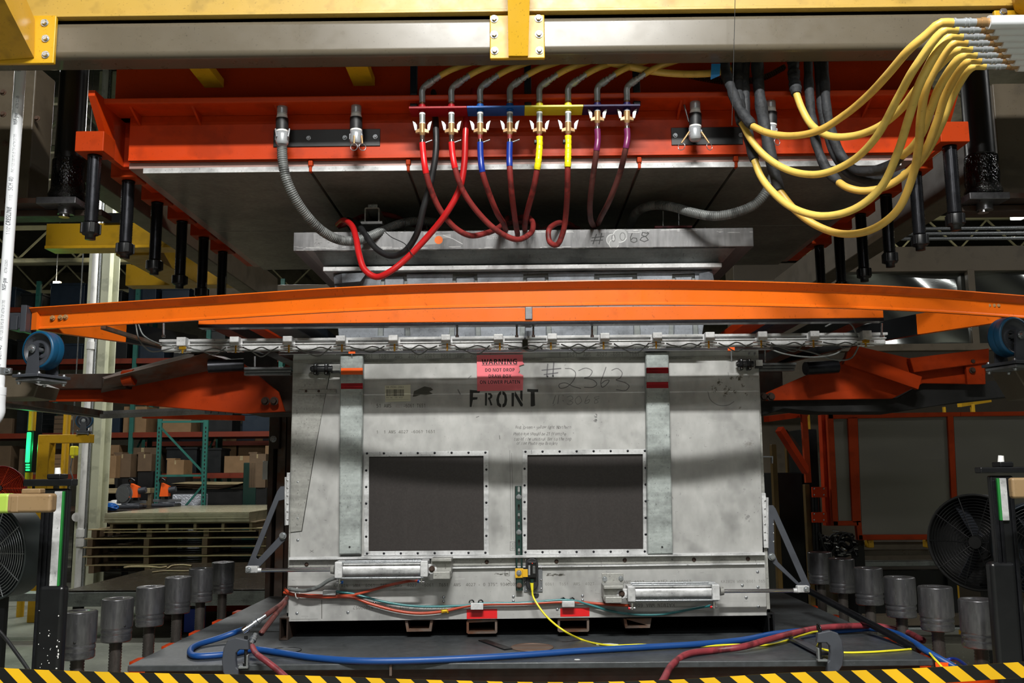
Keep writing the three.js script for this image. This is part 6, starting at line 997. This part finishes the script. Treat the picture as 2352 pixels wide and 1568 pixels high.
// goods around the racks behind the saws
pbox('timber_board', 'pale timber board lying level behind the left saw', 'board', [223, 1121, 345, 1133], 18.0, 0.3, K.woodPale);
{ const t = thing('timber_bench', 'rough timber bench under the pale board behind the left saw', 'bench'); for (const x of [226, 268, 338]) { const q = pr(x, 1133, x + 9, 1200, 18.05); mesh('leg', bx(q[0], q[1], 0, q[3], -18.15, -18.05, 0.004), K.wood, t); } mesh('rail', pb(226, 1150, 345, 1160, 18.1, 0.05, 0.004), K.wood, t); }
for (const [px, d, m, lab] of [[[226, 1046, 266, 1098], 16.2, K.card, 'tall cardboard box right of the cream column'], [[262, 1042, 300, 1096], 16.4, K.cardDark, 'open cardboard box beside the tall one near the column'], [[316, 1042, 348, 1082], 16.6, K.cardDark, 'brown box left of the green upright frame'], [[383, 1056, 422, 1090], 16.6, K.card, 'brown box framed by the green upright frame'], [[572, 1042, 610, 1120], 16.2, K.cardDark, 'brown box on the right beside the dark machine post'], [[230, 1098, 262, 1112], 16.2, K.woodPale, 'flat torn carton under the tall box']]) {
  const t = thing('cardboard_box', lab, 'box'); mesh('carton', pb(...px, d + 2, 0.5, 0.006), m, t); mesh('flap', pb(px[0] - 1, px[1] - 4, px[0] + (px[2] - px[0]) * 0.5, px[1], d + 2.05, 0.3, 0.003), m, t); mesh('packing_tape', pb((px[0] + px[2]) / 2 - 1.5, px[1] + 1, (px[0] + px[2]) / 2 + 1.5, px[1] + 10, d + 1.998, 0.002, 0), K.woodPale, t);
  { const q = pr(px[0] - 2, px[3], px[2] + 2, px[3] + 50, d + 2); single('shelf_stand', bx(q[0], q[1], 0, q[3], -d - 2.47, -d - 2.02, 0.01), K.dark, 'dark stand under the ' + lab, 'stand'); }
}
for (const [i, y] of [1108, 1113, 1118].entries()) single('flat_carton', pp([[392 - i * 4, y + 2], [430, y - 2], [566 - i * 14, y - 1], [545 - i * 20, y + 4], [500, y + 5]], 18.4 + i * 0.05, 0.6, 0.002), i ? K.cardDark : K.woodPale, `flattened brown carton, ${['top', 'middle', 'bottom'][i]} of three right of the green upright`, 'carton');
{ const q = pr(392, 1124, 560, 1200, 18.5); single('carton_table', bx(q[0], q[1], 0, q[3], -19.1, -18.5, 0.01), K.dark, 'dark table under the flattened cartons', 'table'); }
{ const q = pr(394, 1134, 468, 1180, 17.9); single('wrapped_load', bx(q[0], q[1], 0, q[3], -18.15, -17.9, 0.03), K.film, 'plastic-wrapped load shining behind the sheet stack', 'package'); }
pbox('green_bin', 'dark green bin right of the green upright frame', 'bin', [556, 1062, 586, 1290], 18.2, 0.4, K.green, 0.01);
{ // dark machine post behind the box
  const t = thing('machine_post', 'dark brown steel machine post standing behind the left side of the draw box', 'post'), d = 7.7, p = (a, b, z, w, m) => { const x0 = P(a, 1200, d).x, x1 = P(b, 1200, d).x; return mesh(m ? 'guide' : 'post_body', bx(x0, x1, 0, P(630, 940, d).y, -d - z - w, -d - z, 0.006), m ?? K.rustDark, t); };
  p(612, 624, 0, 0.3); p(628, 648, 0.06, 0.2, K.rust); p(652, 664, 0.02, 0.3); mesh('bolt_block', pb(618, 955, 640, 1030, d - 0.05, 0.1, 0.006), K.rustDark, t); bolt(P(628, 1008, d - 0.05), FRONT, 0.02, K.zinc, t); mesh('white_plate', pb(603, 1058, 614.5, 1101, 7.69, 0.08, 0.002), K.white, t);
  pbox('blue_bin', 'small dark blue bin between the steel cylinders at left', 'bin', [422, 1398, 452, 1452], 10.5, 0.3, K.blueSleeve, 0.008);
  const u = thing('floor_channel', 'orange-red floor channel behind the steel cylinders at left', 'channel'); mesh('channel_web', pb(370, 1376, 600, 1404, 12.1, 0.1, 0.004), K.redOrange, u); mesh('channel_lip', pb(370, 1374, 600, 1379, 12.05, 0.1, 0.004), K.redOrange, u);
}
// yellow guard posts, support column and lit signal bar at left
for (const [x0, x1, d, lab] of [[64, 80, 12, 'left round yellow guard post'], [144, 160, 13, 'right round yellow guard post, beside the cream column']]) { const t = thing('guard_post', lab, 'post'), c = P((x0 + x1) / 2, 1000, d), r = mm((x1 - x0) / 2, d); mesh('post_tube', cyl(V(c.x, 0, c.z), V(c.x, P(100, 944, d).y, c.z), r, r, 20), K.yellow, t); mesh('cap', cyl(V(c.x, P(100, 944, d).y, c.z), V(c.x, P(100, 944, d).y + 0.02, c.z), r * 1.05, r * 0.8, 20), K.yellow, t); }
{
  const d = 11.5, t = thing('support_column', 'yellow square support column with an arm reaching right', 'column'), [a, b] = pr(78, 1000, 106, 1300, d), top = P(92, 998, d).y;
  mesh('column', bx(a, b, 0, top, -d - 0.16, -d, 0.008), K.yellow, t); mesh('arm', bx(b - 0.01, P(206, 1005, d).x, P(150, 1017, d).y, top, -d - 0.13, -d, 0.006), K.yellow, t); mesh('gusset', pp([[98, 1012], [116, 1012], [100, 1034]], d + 0.03, 0.02, 0.002), K.yellow, t);
  caster('small dark caster wheel on the arm of the yellow support column', 194, 966, 1, 11.55, 0.95);
  const g = thing('signal_bar', 'glowing green signal bar on the left guard post', 'lamp'), m = new THREE.MeshStandardMaterial({ color: 0x0c5a30, emissive: 0x28ff86, emissiveIntensity: 1.6 }), q = pr(59, 992, 67, 1062, 11.7);
  mesh('light_strip', bx(q[0], q[1], q[2], q[3], -11.74, -11.7, 0.01), m, g); for (const y of [1067, 1073, 1079]) mesh('light_segment', pb(58, y - 2, 65, y + 2, 11.7, 0.04, 0.006), m, g);
  mesh('bar_back', bx(q[0] - 0.02, q[1] + 0.02, q[2] - 0.12, q[3] + 0.02, -11.96, -11.75), K.black, g);
  const L = new THREE.PointLight(0x28ff86, 0.8); L.position.set((q[0] + q[1]) / 2 + 0.02, (q[2] + q[3]) / 2, -11.6); L.shadow.radius = 2; L.castShadow = true; scene.add(L);
  const w = thing('wire_fence', 'grey wire mesh guard between the two yellow posts', 'fence'), F0 = pr(82, 940, 146, 1300, 13.2); mesh('mesh_wires', [...Array(26).keys()].map((i) => bx(F0[0], F0[1], F0[3] - i * 0.07, F0[3] - i * 0.07 + 0.006, -13.21, -13.2)), K.darkSteel, w).userData.kind = 'stuff'; mesh('fence_post', bx(F0[1] - 0.03, F0[1], 0, F0[3], -13.24, -13.2), K.darkSteel, w);
  const ps = thing('pull_switch', 'yellow pendant switch with a grey cord hanging left of the cream column', 'switch'); mesh('switch_body', pb(159, 1024, 172, 1047, 12.9, 0.12, 0.02), K.yel, ps); mesh('hanger_cord', cyl(P(165.5, 1026, 12.96), V(P(165.5, 1026, 12.96).x, HALL.top, P(165.5, 1026, 12.96).z), 0.008, 0.008, 6), K.greyHose, ps); mesh('cord_boot', pb(163, 1047, 169, 1052, 12.9, 0.03, 0.006), K.yel, ps); mesh('cord', hose(pl([[166, 1050, 12.92], [162, 1080, 12.9], [167, 1100, 12.9], [158, 1125, 12.9]]), 0.01, 30, 8), K.greyHose, ps);
}
// lower left aluminium ring rails
{
  const t = thing('ring_rail', 'dark and bright aluminium rails of the far clamp frame at lower left', 'rail'), d = 7.2;
  for (const [a, b, w, h, m] of [[[-40, 908, 6.2], [232, 950, 8.0], 0.06, 0.05, K.rust], [[-40, 926, 6.3], [236, 956, 8.1], 0.05, 0.03, K.alu], [[236, 948, 8.0], [578, 934, 8.0], 0.05, 0.03, K.aluWhite], [[232, 956, 7.9], [578, 942, 7.9], 0.05, 0.035, K.alu], [[150, 912, 8.3], [520, 906, 8.3], 0.06, 0.05, K.dark]]) mesh('rail_bar', bar(P(...a), P(...b), w, h), m, t);
  for (let i = 0; i < 6; i++) mesh('rail_plate', pb(470 + i * 17, 932, 484 + i * 17, 950, 7.85, 0.02, 0.003), K.aluDark, t);
  single('orange_beam', bar(P(330, 955, 9.5), P(560, 960, 9.5), 0.08, 0.05), K.orange, 'thin orange beam just below the far clamp frame rails at left', 'beam');
}
// fans at left
function fan(label, c, R, axis, drum, grille, hub, dep) {
  const t = thing('drum_fan', label, 'fan'), A = axis.clone().normalize(), at = (o) => c.clone().addScaledVector(A, o);
  mesh('drum', aim(lathe([[R, -dep], [R * 1.02, -dep], [R * 1.02, 0], [R * 1.05, 0.01], [R * 1.02, 0.02], [R * 0.99, 0.01], [R * 0.99, -dep], [R * 0.3, -dep - 0.02], [0, -dep - 0.02]], 48), c, A), drum, t);
  const g = []; for (let i = 1; i <= 16; i++) g.push(ring(at(0.03 - 0.02 * (i / 16) ** 2), A, R * i / 16, 0.0028, 56)); mesh('grille_rings', g, grille, t).userData.kind = 'stuff';
  const b = V().crossVectors(UP, A).normalize(), u = V().crossVectors(A, b); for (let i = 0; i < 10; i++) { const q = b.clone().multiplyScalar(Math.cos(i * 0.628)).addScaledVector(u, Math.sin(i * 0.628)); mesh('grille_spoke', cyl(at(0.035), at(0.012).addScaledVector(q, R), 0.004, 0.004, 6), grille, t); }
  mesh('hub', cyl(at(0.02), at(0.045), R * 0.16, R * 0.13, 24), hub, t);
  for (let i = 0; i < 3; i++) { const q = b.clone().multiplyScalar(Math.cos(i * 2.09)).addScaledVector(u, Math.sin(i * 2.09)); mesh('blade', bar(at(-0.1).addScaledVector(q, R * 0.12), at(-0.14).addScaledVector(q, R * 0.92), R * 0.36, 0.006), K.charcoal, t); }
  mesh('stand', [bar(at(-dep / 2).addScaledVector(UP, -R * 0.9), V(c.x, 0.02, c.z).addScaledVector(A, -dep / 2), 0.05, 0.05), bx(c.x - 0.3, c.x + 0.3, 0, 0.03, c.z - 0.3, c.z + 0.3, 0.01)], K.black, t);
}
fan('large grey drum fan with a wire grille at the far left edge', P(-10, 1268, 6.4), 0.3, V(-0.42, -0.06, 0.9), K.fanGrey, K.zinc, K.red, 0.16);
fan('dark red fan showing above the tan arm at the left edge', P(0, 1122, 7.6), 0.175, V(0.3, 0.1, 1), K.red, K.redOrange, K.black, 0.12);
fan('black drum fan leaning in the dark at lower right', P(2244, 1245, 6.9), 0.33, V(-0.75, 0, 0.8), K.dark, K.black, K.dark, 0.2);
fan('second dark drum fan cut by the right edge of the picture', P(2400, 1262, 6.3), 0.3, V(-0.4, 0, 1), K.navy, K.black, K.black, 0.3);
// light curtain posts in front
for (const [s, lab, q] of [[-1, 'black light-curtain post with a white strip standing in front at left', { x0: 89, x1: 152, top: 1122, st: [122, 140], g: [140, 145], cap: [52, 166, 1100, 1116], d: 4.3 }], [1, 'black light-curtain post with a white strip standing in front at right', { x0: 2284, x1: 2338, top: 1092, st: [2296, 2312], g: [2290, 2296], cap: [2252, 2360, 1072, 1086], d: 4.3 }]]) {
  const t = thing('light_curtain_post', lab, 'post'), d = q.d, lean = 0, [a, b] = pr(q.x0, q.top, q.x1, 1350, d), yt = P(q.x0, q.top, d).y, xm = (q.x0 + q.x1) / 2;
  mesh('post_tube', bx(a, b, 0, yt, -d - 0.035, -d, 0.008), K.black, t);
  for (const f of [0.12, 0.3, 0.82]) mesh('edge_profile', bx(a + (b - a) * f - 0.008, a + (b - a) * f + 0.008, 0.55, yt - 0.02, -d, -d + 0.012, 0.004), K.darkSteel, t);
  const yb = s < 0 ? 1345 : 1195, S = (r, m, n, z) => { const X = pr(r[0], q.top + 6, r[1], yb, d); mesh(n, bx(X[0], X[1], X[2], X[3], -d, -d + z, 0.003), m, t); };
  S(q.st, K.aluWhite, 'white_strip', 0.014); S(q.g, new THREE.MeshStandardMaterial({ color: 0x1f7030, roughness: 0.4 }), 'green_reflection', 0.016);  // green strip is a painted reflection of a green LED
  mesh('cap_plate', [pb(q.cap[0], q.cap[2], q.cap[1], q.cap[3], d - 0.02, 0.06, 0.006), pb(xm - 14, q.cap[2] - 12, xm + 18, q.cap[2], d, 0.08, 0.006)], K.black, t);
  mesh('cap_knob', cyl(P(xm + 12 * -s, q.cap[2] - 26, d + 0.03), P(xm + 12 * -s, q.cap[2] - 8, d + 0.03), 0.012, 0.015, 14), K.white, t);
  const ww = pr(q.x0 - 4, s < 0 ? 1344 : 1290, q.x1 - (s < 0 ? 6 : -2), 1560, d); const sl = mesh('dark_wrap', [bx(ww[0], ww[1], 0.05, ww[3], -d - 0.04, -d + 0.02, 0.02)], K.black, t);
  if (s < 0) for (let i = 0; i < 46; i++) { const y = ww[3] - 0.08 - Math.pow(rnd(), 0.5) * 0.36, x = ww[1] - 0.008 - (ww[1] - ww[0] - 0.02) * Math.pow(rnd(), 1.8); const k = mesh('paint_speck', screwGeo, K.white, sl); k.position.set(x, y, -d + 0.0195); k.scale.set(rr(0.0015, 0.005), rr(0.0008, 0.0015), rr(0.0015, 0.006)); k.rotation.x = Math.PI / 2; }
}
{
  const t = thing('padded_arm', 'tan padded beam with a green tape band coming in at the left edge', 'arm'), d = 4.05;
  mesh('pad', pb(-120, 1134, 117, 1178, d, 0.06, 0.014), K.pad, t); mesh('green_band', pb(-60, 1133.5, 20, 1179, d - 0.003, 0.066, 0.014), K.greenTape, t); mesh('tape_fold', pb(21, 1136, 43, 1178, d - 0.002, 0.05, 0.01), K.pad, t); mesh('top_pad', pb(48, 1122, 92, 1134, d + 0.02, 0.05, 0.006), K.pad, t);
  const u = thing('padded_arm', 'tan padded beam coming in at the right edge', 'arm'); mesh('pad', pb(2325, 1096, 2480, 1144, d, 0.04, 0.012), K.pad, u);
}
single('floor_cable', hose([P(-20, 1430, 4.4), P(10, 1462, 4.3), P(40, 1502, 4.2), P(66, 1540, 4.1), P(90, 1590, 4.0)], 0.008, 40, 8), K.rubber, 'thin black cable slanting down at the lower left corner', 'cable');
// white plastic pipe at left with its elbow and clamp
{
  const t = thing('white_pipe', 'upright white plastic pipe with print down its side at left', 'pipe'), d = 4.7, a = P(40, 120, d), b = P(6, 905, d), X = (a.x + b.x) / 2, n = 1024;
  const cv = document.createElement('canvas'); cv.width = 128; cv.height = n * 2; const g = cv.getContext('2d'); g.fillStyle = '#dfe2e6'; g.fillRect(0, 0, 128, n * 2); g.save(); g.translate(66, 2000); g.rotate(-Math.PI / 2); g.fillStyle = '#3d4046'; g.font = 'bold 15px sans-serif';
  for (const o of [-116, 874, 1864]) { let x = o; for (const [s, f, w] of [['1 1/2"', '18px', 52], ['CRESLINE', 'italic bold 24px', 150], ['1 1/2', '15px', 60], ['SCH 40', '26px', 110], ['PVC 1120 330 PSI @ 73F ASTM D1785', '14px', 290], ['NSF-pw', 'bold 20px', 100], ['ASTM D2665', '14px', 0]]) { g.font = f + ' sans-serif'; g.fillText(s, x, 6); x += w; } } g.restore();
  const tx = new THREE.CanvasTexture(cv); tx.colorSpace = THREE.SRGBColorSpace; const tube = new THREE.CylinderGeometry(0.0275, 0.0275, a.y - b.y, 32, 1, true, 0, 6.2832); tube.rotateY(-2.94); tube.translate(X, (a.y + b.y) / 2, -d);
  mesh('pipe_tube', tube, mat(0xffffff, 0.35, 0, { tex: tx, rmap: false }), t);
  const e = P(8, 905, d).y; mesh('elbow', [hose([V(X, e + 0.03, -d), V(X, e - 0.05, -d), V(X, e - 0.1, -d), V(X - 0.035, e - 0.16, -d + 0.03), V(X - 0.1, e - 0.19, -d + 0.06)], 0.0365, 24, 24), cyl(V(X, e - 0.005, -d), V(X, e + 0.035, -d), 0.0375, 0.0375, 28)], K.pvc, t);
  const yc = P(10, 852, d).y, cl = mesh('pipe_clamp', [cyl(V(X, yc - 0.017, -d), V(X, yc + 0.017, -d), 0.0325, 0.0325, 28), bx(X + 0.03, X + 0.06, yc - 0.015, yc + 0.015, -d - 0.01, -d + 0.01, 0.003)], K.zinc, t); bolt(V(X + 0.048, yc, -d + 0.01), FRONT, 0.009, K.zinc, cl);
}
// hazard tape across the front
{
  const d = 3.4, t = thing('hazard_tape', 'black and yellow striped barrier tape stretched across the bottom of the picture', 'tape'), top = [[-60, 1530], [130, 1539], [400, 1546], [700, 1551], [1000, 1561], [1300, 1566], [1552, 1560], [1800, 1545], [2100, 1534], [2420, 1515]];
  const c = spline(top.map(([x, y]) => P(x, y, d))), N = 150, hgt = 0.054, L = c.getLength(), cv = document.createElement('canvas'); cv.width = 2048; cv.height = 64; const g = cv.getContext('2d'); g.fillStyle = '#0a0a08'; g.fillRect(0, 0, 2048, 64);
  g.fillStyle = '#d2a410'; for (let i = -1; i < 9; i++) { const x = i * 256; g.beginPath(); g.moveTo(x, 0); g.lineTo(x + 128, 0); g.lineTo(x + 128 + 150, 64); g.lineTo(x + 150, 64); g.fill(); }
  const tx = new THREE.CanvasTexture(cv); tx.colorSpace = THREE.SRGBColorSpace; tx.wrapS = THREE.RepeatWrapping; const per = mm(67, d) * 8;
  const pos = [], uv = [], idx = []; for (let i = 0; i <= N; i++) { const p = c.getPointAt(i / N), u = L * i / N / per, w = 0.004 * Math.sin(i * 0.3); for (const [dy, dz, v] of [[0, 0, 1], [-hgt, w, 0], [-hgt, w - 0.001, 0], [0, -0.001, 1]]) { pos.push(p.x, p.y + dy, p.z + dz); uv.push(u, v); } }
  for (let i = 0; i < N; i++) { const o = i * 4, e = o + 4; idx.push(o, o + 1, e, e, o + 1, e + 1, o + 2, o + 3, e + 2, e + 2, o + 3, e + 3); }
  const q = new THREE.BufferGeometry(); q.setAttribute('position', new THREE.Float32BufferAttribute(pos, 3)); q.setAttribute('uv', new THREE.Float32BufferAttribute(uv, 2)); q.setIndex(idx); q.computeVertexNormals();
  mesh('tape_strip', q, mat(0xffffff, 0.45, 0, { tex: tx, rmap: false, side: THREE.DoubleSide }), t);
}
// ---------- right background ----------
{
  const d = 8.8;
  const door = (label, o, cols, panes, bot) => { const t = thing('guard_door', label, 'door'); for (const b of cols) mesh('frame_bar', pp(b, d, 0.06, 0.004), K.doorOrange, t); for (const p of panes) mesh('panel', pp(p, d + 0.025, 0.008, 0.001), K.haze, t); return t; };
  const gd = door('orange-framed guard door with a narrow and a wide grey panel at right', null,
    [[[1902, 950], [2206, 946], [2206, 956], [1902, 962]], [[1900, 950], [1914, 950], [1926, 1207], [1913, 1207]], [[1947, 958], [1970, 957], [1978, 1200], [1958, 1200]], [[1913, 1196], [1972, 1196], [1973, 1207], [1914, 1207]], [[1966, 1195], [1978, 1195], [1983, 1240], [1971, 1240]], [[1972, 1228], [2190, 1227], [2190, 1239], [1972, 1240]], [[2176, 955], [2190, 955], [2202, 1218], [2190, 1238]]], [[[1914, 960], [1949, 960], [1958, 1198], [1926, 1198]], [[1970, 956], [2178, 955], [2192, 1230], [1980, 1230]]]);
  for (const x of [2000, 2135]) mesh('foot', pb(x - 6, 1239, x + 8, 1258, d + 0.02, 0.1, 0.01), K.yellow, gd);
  const t = thing('guard_door', 'second orange-framed grey guard panel cut by the right edge', 'door');
  mesh('frame_bar', pp([[2206, 946], [2480, 943], [2480, 953], [2206, 956]], d, 0.06, 0.004), K.doorOrange, t); mesh('panel', pp([[2190, 956], [2480, 952], [2480, 1250], [2204, 1250]], d + 0.03, 0.008, 0.001), K.haze, t);
  const u = thing('door_hinge_post', 'orange hinge post and brackets left of the guard door', 'post'); mesh('post_bar', pp([[1886, 952], [1901, 951], [1912, 1207], [1898, 1207]], d + 0.1, 0.1, 0.004), K.redOrange, u); for (const y of [1118, 1176]) { const h = mesh('hinge_plate', pb(1866, y, 1900, y + 24, d + 0.02, 0.03, 0.003), K.redOrange, u); for (const [x, q] of [[1870, 4], [1892, 4], [1870, 18], [1892, 18]]) bolt(P(x, y + q, d + 0.02), FRONT, 0.008, K.zinc, h, screwGeo, 'screw'); } mesh('hinge_pin', cyl(P(1872, 1128, d + 0.05), P(1876, 1262, d + 0.05), 0.03, 0.03, 14), K.darkSteel, u);
  const f = thing('orange_truss', 'orange triangular frame in perspective between the draw box and the guard door', 'frame');
  mesh('post_bar', bar(P(1846, 950, 8.6), P(1856, 1108, 8.6), 0.05, 0.05), K.doorOrange, f); mesh('top_bar', bar(P(1760, 962, 8.2), P(1850, 950, 8.8), 0.05, 0.05), K.redOrange, f); mesh('diagonal_bar', bar(P(1790, 985, 8.4), P(1852, 1082, 8.6), 0.06, 0.06), K.redOrange, f); mesh('diagonal_bar', bar(P(1800, 990, 8.7), P(1855, 1060, 8.8), 0.04, 0.05), K.rustDark, f);
  for (const [x, y0, y1, dd, lab] of [[1855, 942, 986, 9.95, 'short bright yellow post above the orange frame at right'], [1783, 1020, 1255, 8.4, 'dim yellow post close behind the right side of the draw box'], [1812, 1020, 1070, 10.3, 'short dim yellow post behind the orange diagonal'], [1858, 1112, 1280, 8.9, 'dim yellow post left of the hinge brackets']]) { const q = pr(x - 5, y0, x + 6, y1, dd); single('yellow_post', bx(q[0], q[1], 0, q[3], -dd - 0.08, -dd, 0.006), x === 1855 ? K.yellow : K.ochre, lab, 'post'); }  // all but the bright post have shade put into a darker yellow
  pbox('black_cabinet', 'black cabinet in the dark behind the orange frame', 'cabinet', [1790, 1085, 1852, 1500], 9.6, 0.6, K.black, 0.01); pbox('black_cabinet', 'black cabinet between the orange frame and the hinge post', 'cabinet', [1853, 985, 1890, 1500], 9.65, 0.5, K.black, 0.01);
  // low machinery below the doors
  const w = thing('low_machine', 'low dark machine with pale rails below the guard doors', 'machine'); for (const [y0, y1, m] of [[1243, 1250, K.tanDark], [1262, 1275, K.tan], [1288, 1300, K.galv], [1308, 1420, K.black]]) mesh(m === K.black ? 'base_panel' : 'base_rail', pb(1976, y0, 2190, y1, 9.0, m === K.black ? 0.8 : 0.1, 0.008), m, w); for (const x of [1968, 2176]) mesh('leg', pb(x, 1240, x + 22, 1420, 8.95, 0.12, 0.006), K.black, w);
  const c = thing('tangled_cables', 'tangle of black cables with bright fittings under the narrow guard panel', 'cables'); for (let i = 0; i < 16; i++) mesh('cable', hose([0, 1, 2, 3, 4].map((k) => P(1886 + k * 20 + rr(-8, 8), 1222 + rr(0, 56), 8.9 + rr(-0.1, 0.1))), 0.012, 40, 6), K.rubber, c); for (let i = 0; i < 14; i++) { const p = P(rr(1888, 1966), rr(1216, 1280), 8.78); mesh('cable_fitting', cyl(p, p.clone().add(V(rr(0.02, 0.06), rr(-0.01, 0.01), 0)), 0.008, 0.008, 8), K.chrome, c); }
  single('floor_pipe', cyl(P(1850, 1352, 6.3), P(2110, 1492, 5.1), 0.021, 0.021, 16), K.darkSteel, 'dark pipe slanting along the floor at the right of the table', 'pipe');
  for (const [y0, y1, m, lab] of [[1411, 1436, K.tanDark, 'dim tan rail low behind the right steel cylinders'], [1440, 1446, K.galv, 'pale thin rail low behind the right steel cylinders']]) pbox('low_rail', lab, 'rail', [1990, y0, 2480, y1], 7.4, 0.1, m, 0.006);
  pbox('floor_panel', 'olive-grey floor plinth behind the right steel cylinders', 'plinth', [1980, 1478, 2296, 1540], 7.2, 0.4, K.wall, 0.006);
  single('red_bracket', hull([[2148, 1520, 4.9], [2196, 1522, 4.9], [2198, 1538, 4.9], [2150, 1548, 4.9], [2148, 1520, 5.1], [2196, 1522, 5.1], [2198, 1538, 5.1], [2150, 1548, 5.1]].map((p) => P(...p))), K.orangeTool, 'bright red bracket at the right front corner of the table', 'bracket');
  single('blue_tube', hose(pl([[2160, 1520, 5.0], [2185, 1513, 5.0], [2205, 1518, 4.9], [2226, 1534, 4.8]]), 0.009, 30, 8), K.blueSleeve, 'thin dark blue tube by the red bracket at the right', 'tube');
}
// tan frame with polished sheets, conduits and yellow rail at right
{
  const d = 10.2, t = thing('sheet_metal_wall', 'tan steel frame holding wavy polished metal sheets at right', 'partition');
  mesh('top_beam', pb(1915, 565, 2500, 622, d, 0.15, 0.006), K.tanDark, t); for (const x of [2229, 1922]) mesh('mullion', pb(x, 618, x + 16, 792, d - 0.01, 0.08, 0.005), K.tanDark, t); mesh('sill', pb(1915, 788, 2500, 804, d - 0.02, 0.12, 0.005), K.tanDark, t);
  for (const [a, b] of [[1935, 2230], [2244, 2500]]) {
    const [X0, X1, Y0, Y1] = pr(a, 618, b, 790, d + 0.06), g = new THREE.PlaneGeometry(X1 - X0, Y1 - Y0, 60, 36), p = g.attributes.position; for (let i = 0; i < p.count; i++) { const x = p.getX(i), y = p.getY(i); p.setZ(i, 0.05 * Math.sin(x * 2.3 + a) * Math.cos(y * 3.3 + x) + 0.02 * Math.sin(x * 5.7 + y * 6.1)); } g.computeVertexNormals(); g.translate((X0 + X1) / 2, (Y0 + Y1) / 2, -d - 0.1);
    const back = bx(X0, X1, Y0, Y1, -d - 0.2, -d - 0.17); const m = mesh('polished_sheet', [clean(g), back], K.foil, t);
  }
  for (let i = 0; i < 3; i++) single('steel_conduit', cyl(P(1965, 527 + i * 11, 11), P(2480, 521 + i * 12.5, 11), 0.022, 0.022, 12), K.zinc, `shiny horizontal conduit above the tan frame at right, ${['top', 'middle', 'bottom'][i]} of three`, 'pipe');
  pbox('light_batten', 'lit strip lamp far away at right above the conduits', 'lamp', [2102, 462, 2212, 471], 20, 0.1, new THREE.MeshStandardMaterial({ color: 0xffffff, emissive: 0xfff2c8, emissiveIntensity: 0.75 }), 0.01); pbox('light_batten', 'bright lamp at the right edge beside the lift screw', 'lamp', [2326, 487, 2352, 502], 16, 0.1, new THREE.MeshStandardMaterial({ color: 0xffffff, emissive: 0xf4fbff, emissiveIntensity: 3 }), 0.01);
  pbox('light_batten', 'small warm lamp far away at left under the yellow beam', 'lamp', [121, 645, 137, 653], 22, 0.1, new THREE.MeshStandardMaterial({ color: 0xffffff, emissive: 0xffe6b0, emissiveIntensity: 2.5 }), 0.01);
  for (const [x, y, d2] of [[2157, 466, 19.95], [2339, 494, 15.9], [129, 649, 21.9]]) { const c = P(x, y, d2 + 0.1); single('batten_hanger', cyl(V(c.x, c.y + 0.02, c.z), V(c.x, HALL.top, c.z), 0.012, 0.012, 6), K.zinc, `thin rod holding the ${x < 1000 ? 'small warm lamp at left' : x < 2300 ? 'lit strip lamp at right' : 'bright lamp at the right edge'}`, 'rod'); const L = new THREE.PointLight(0xfff0cc, 6); L.position.copy(P(x, y + 8, d2)); L.castShadow = true; L.shadow.radius = 3; scene.add(L); }
  const r = thing('yellow_rail', 'yellow guard rail stub above the second guard panel at right', 'rail'); mesh('top_rail', bar(P(2204, 930, 10), P(2272, 919, 10.4), 0.05, 0.04), K.yellow, r); { const q = pr(2232, 928, 2240, 948, 10.1); mesh('stem', bx(q[0], q[1], 0, q[3], -10.14, -10.1, 0.004), K.yellow, r); } { const q = pr(2168, 934, 2173, 948, 10); single('yellow_stub', bx(q[0], q[1], 0, q[3], -10.04, -10, 0.004), K.yellow, 'short yellow post stub above the guard door', 'post'); }
  pbox('rear_cabinet', 'tall dark tan cabinet wall behind the polished sheets at right', 'cabinet', [1700, 600, 2600, 1386], 13, 0.5, K.tanDark, 0.01);
  pbox('rear_crossbeam', 'dim tan crossbeam behind the upper mould, between the two sides', 'beam', [480, 648, 1920, 690], 9.6, 0.2, K.tanDark, 0.01);
}
rebase();
renderer.render(scene, camera);
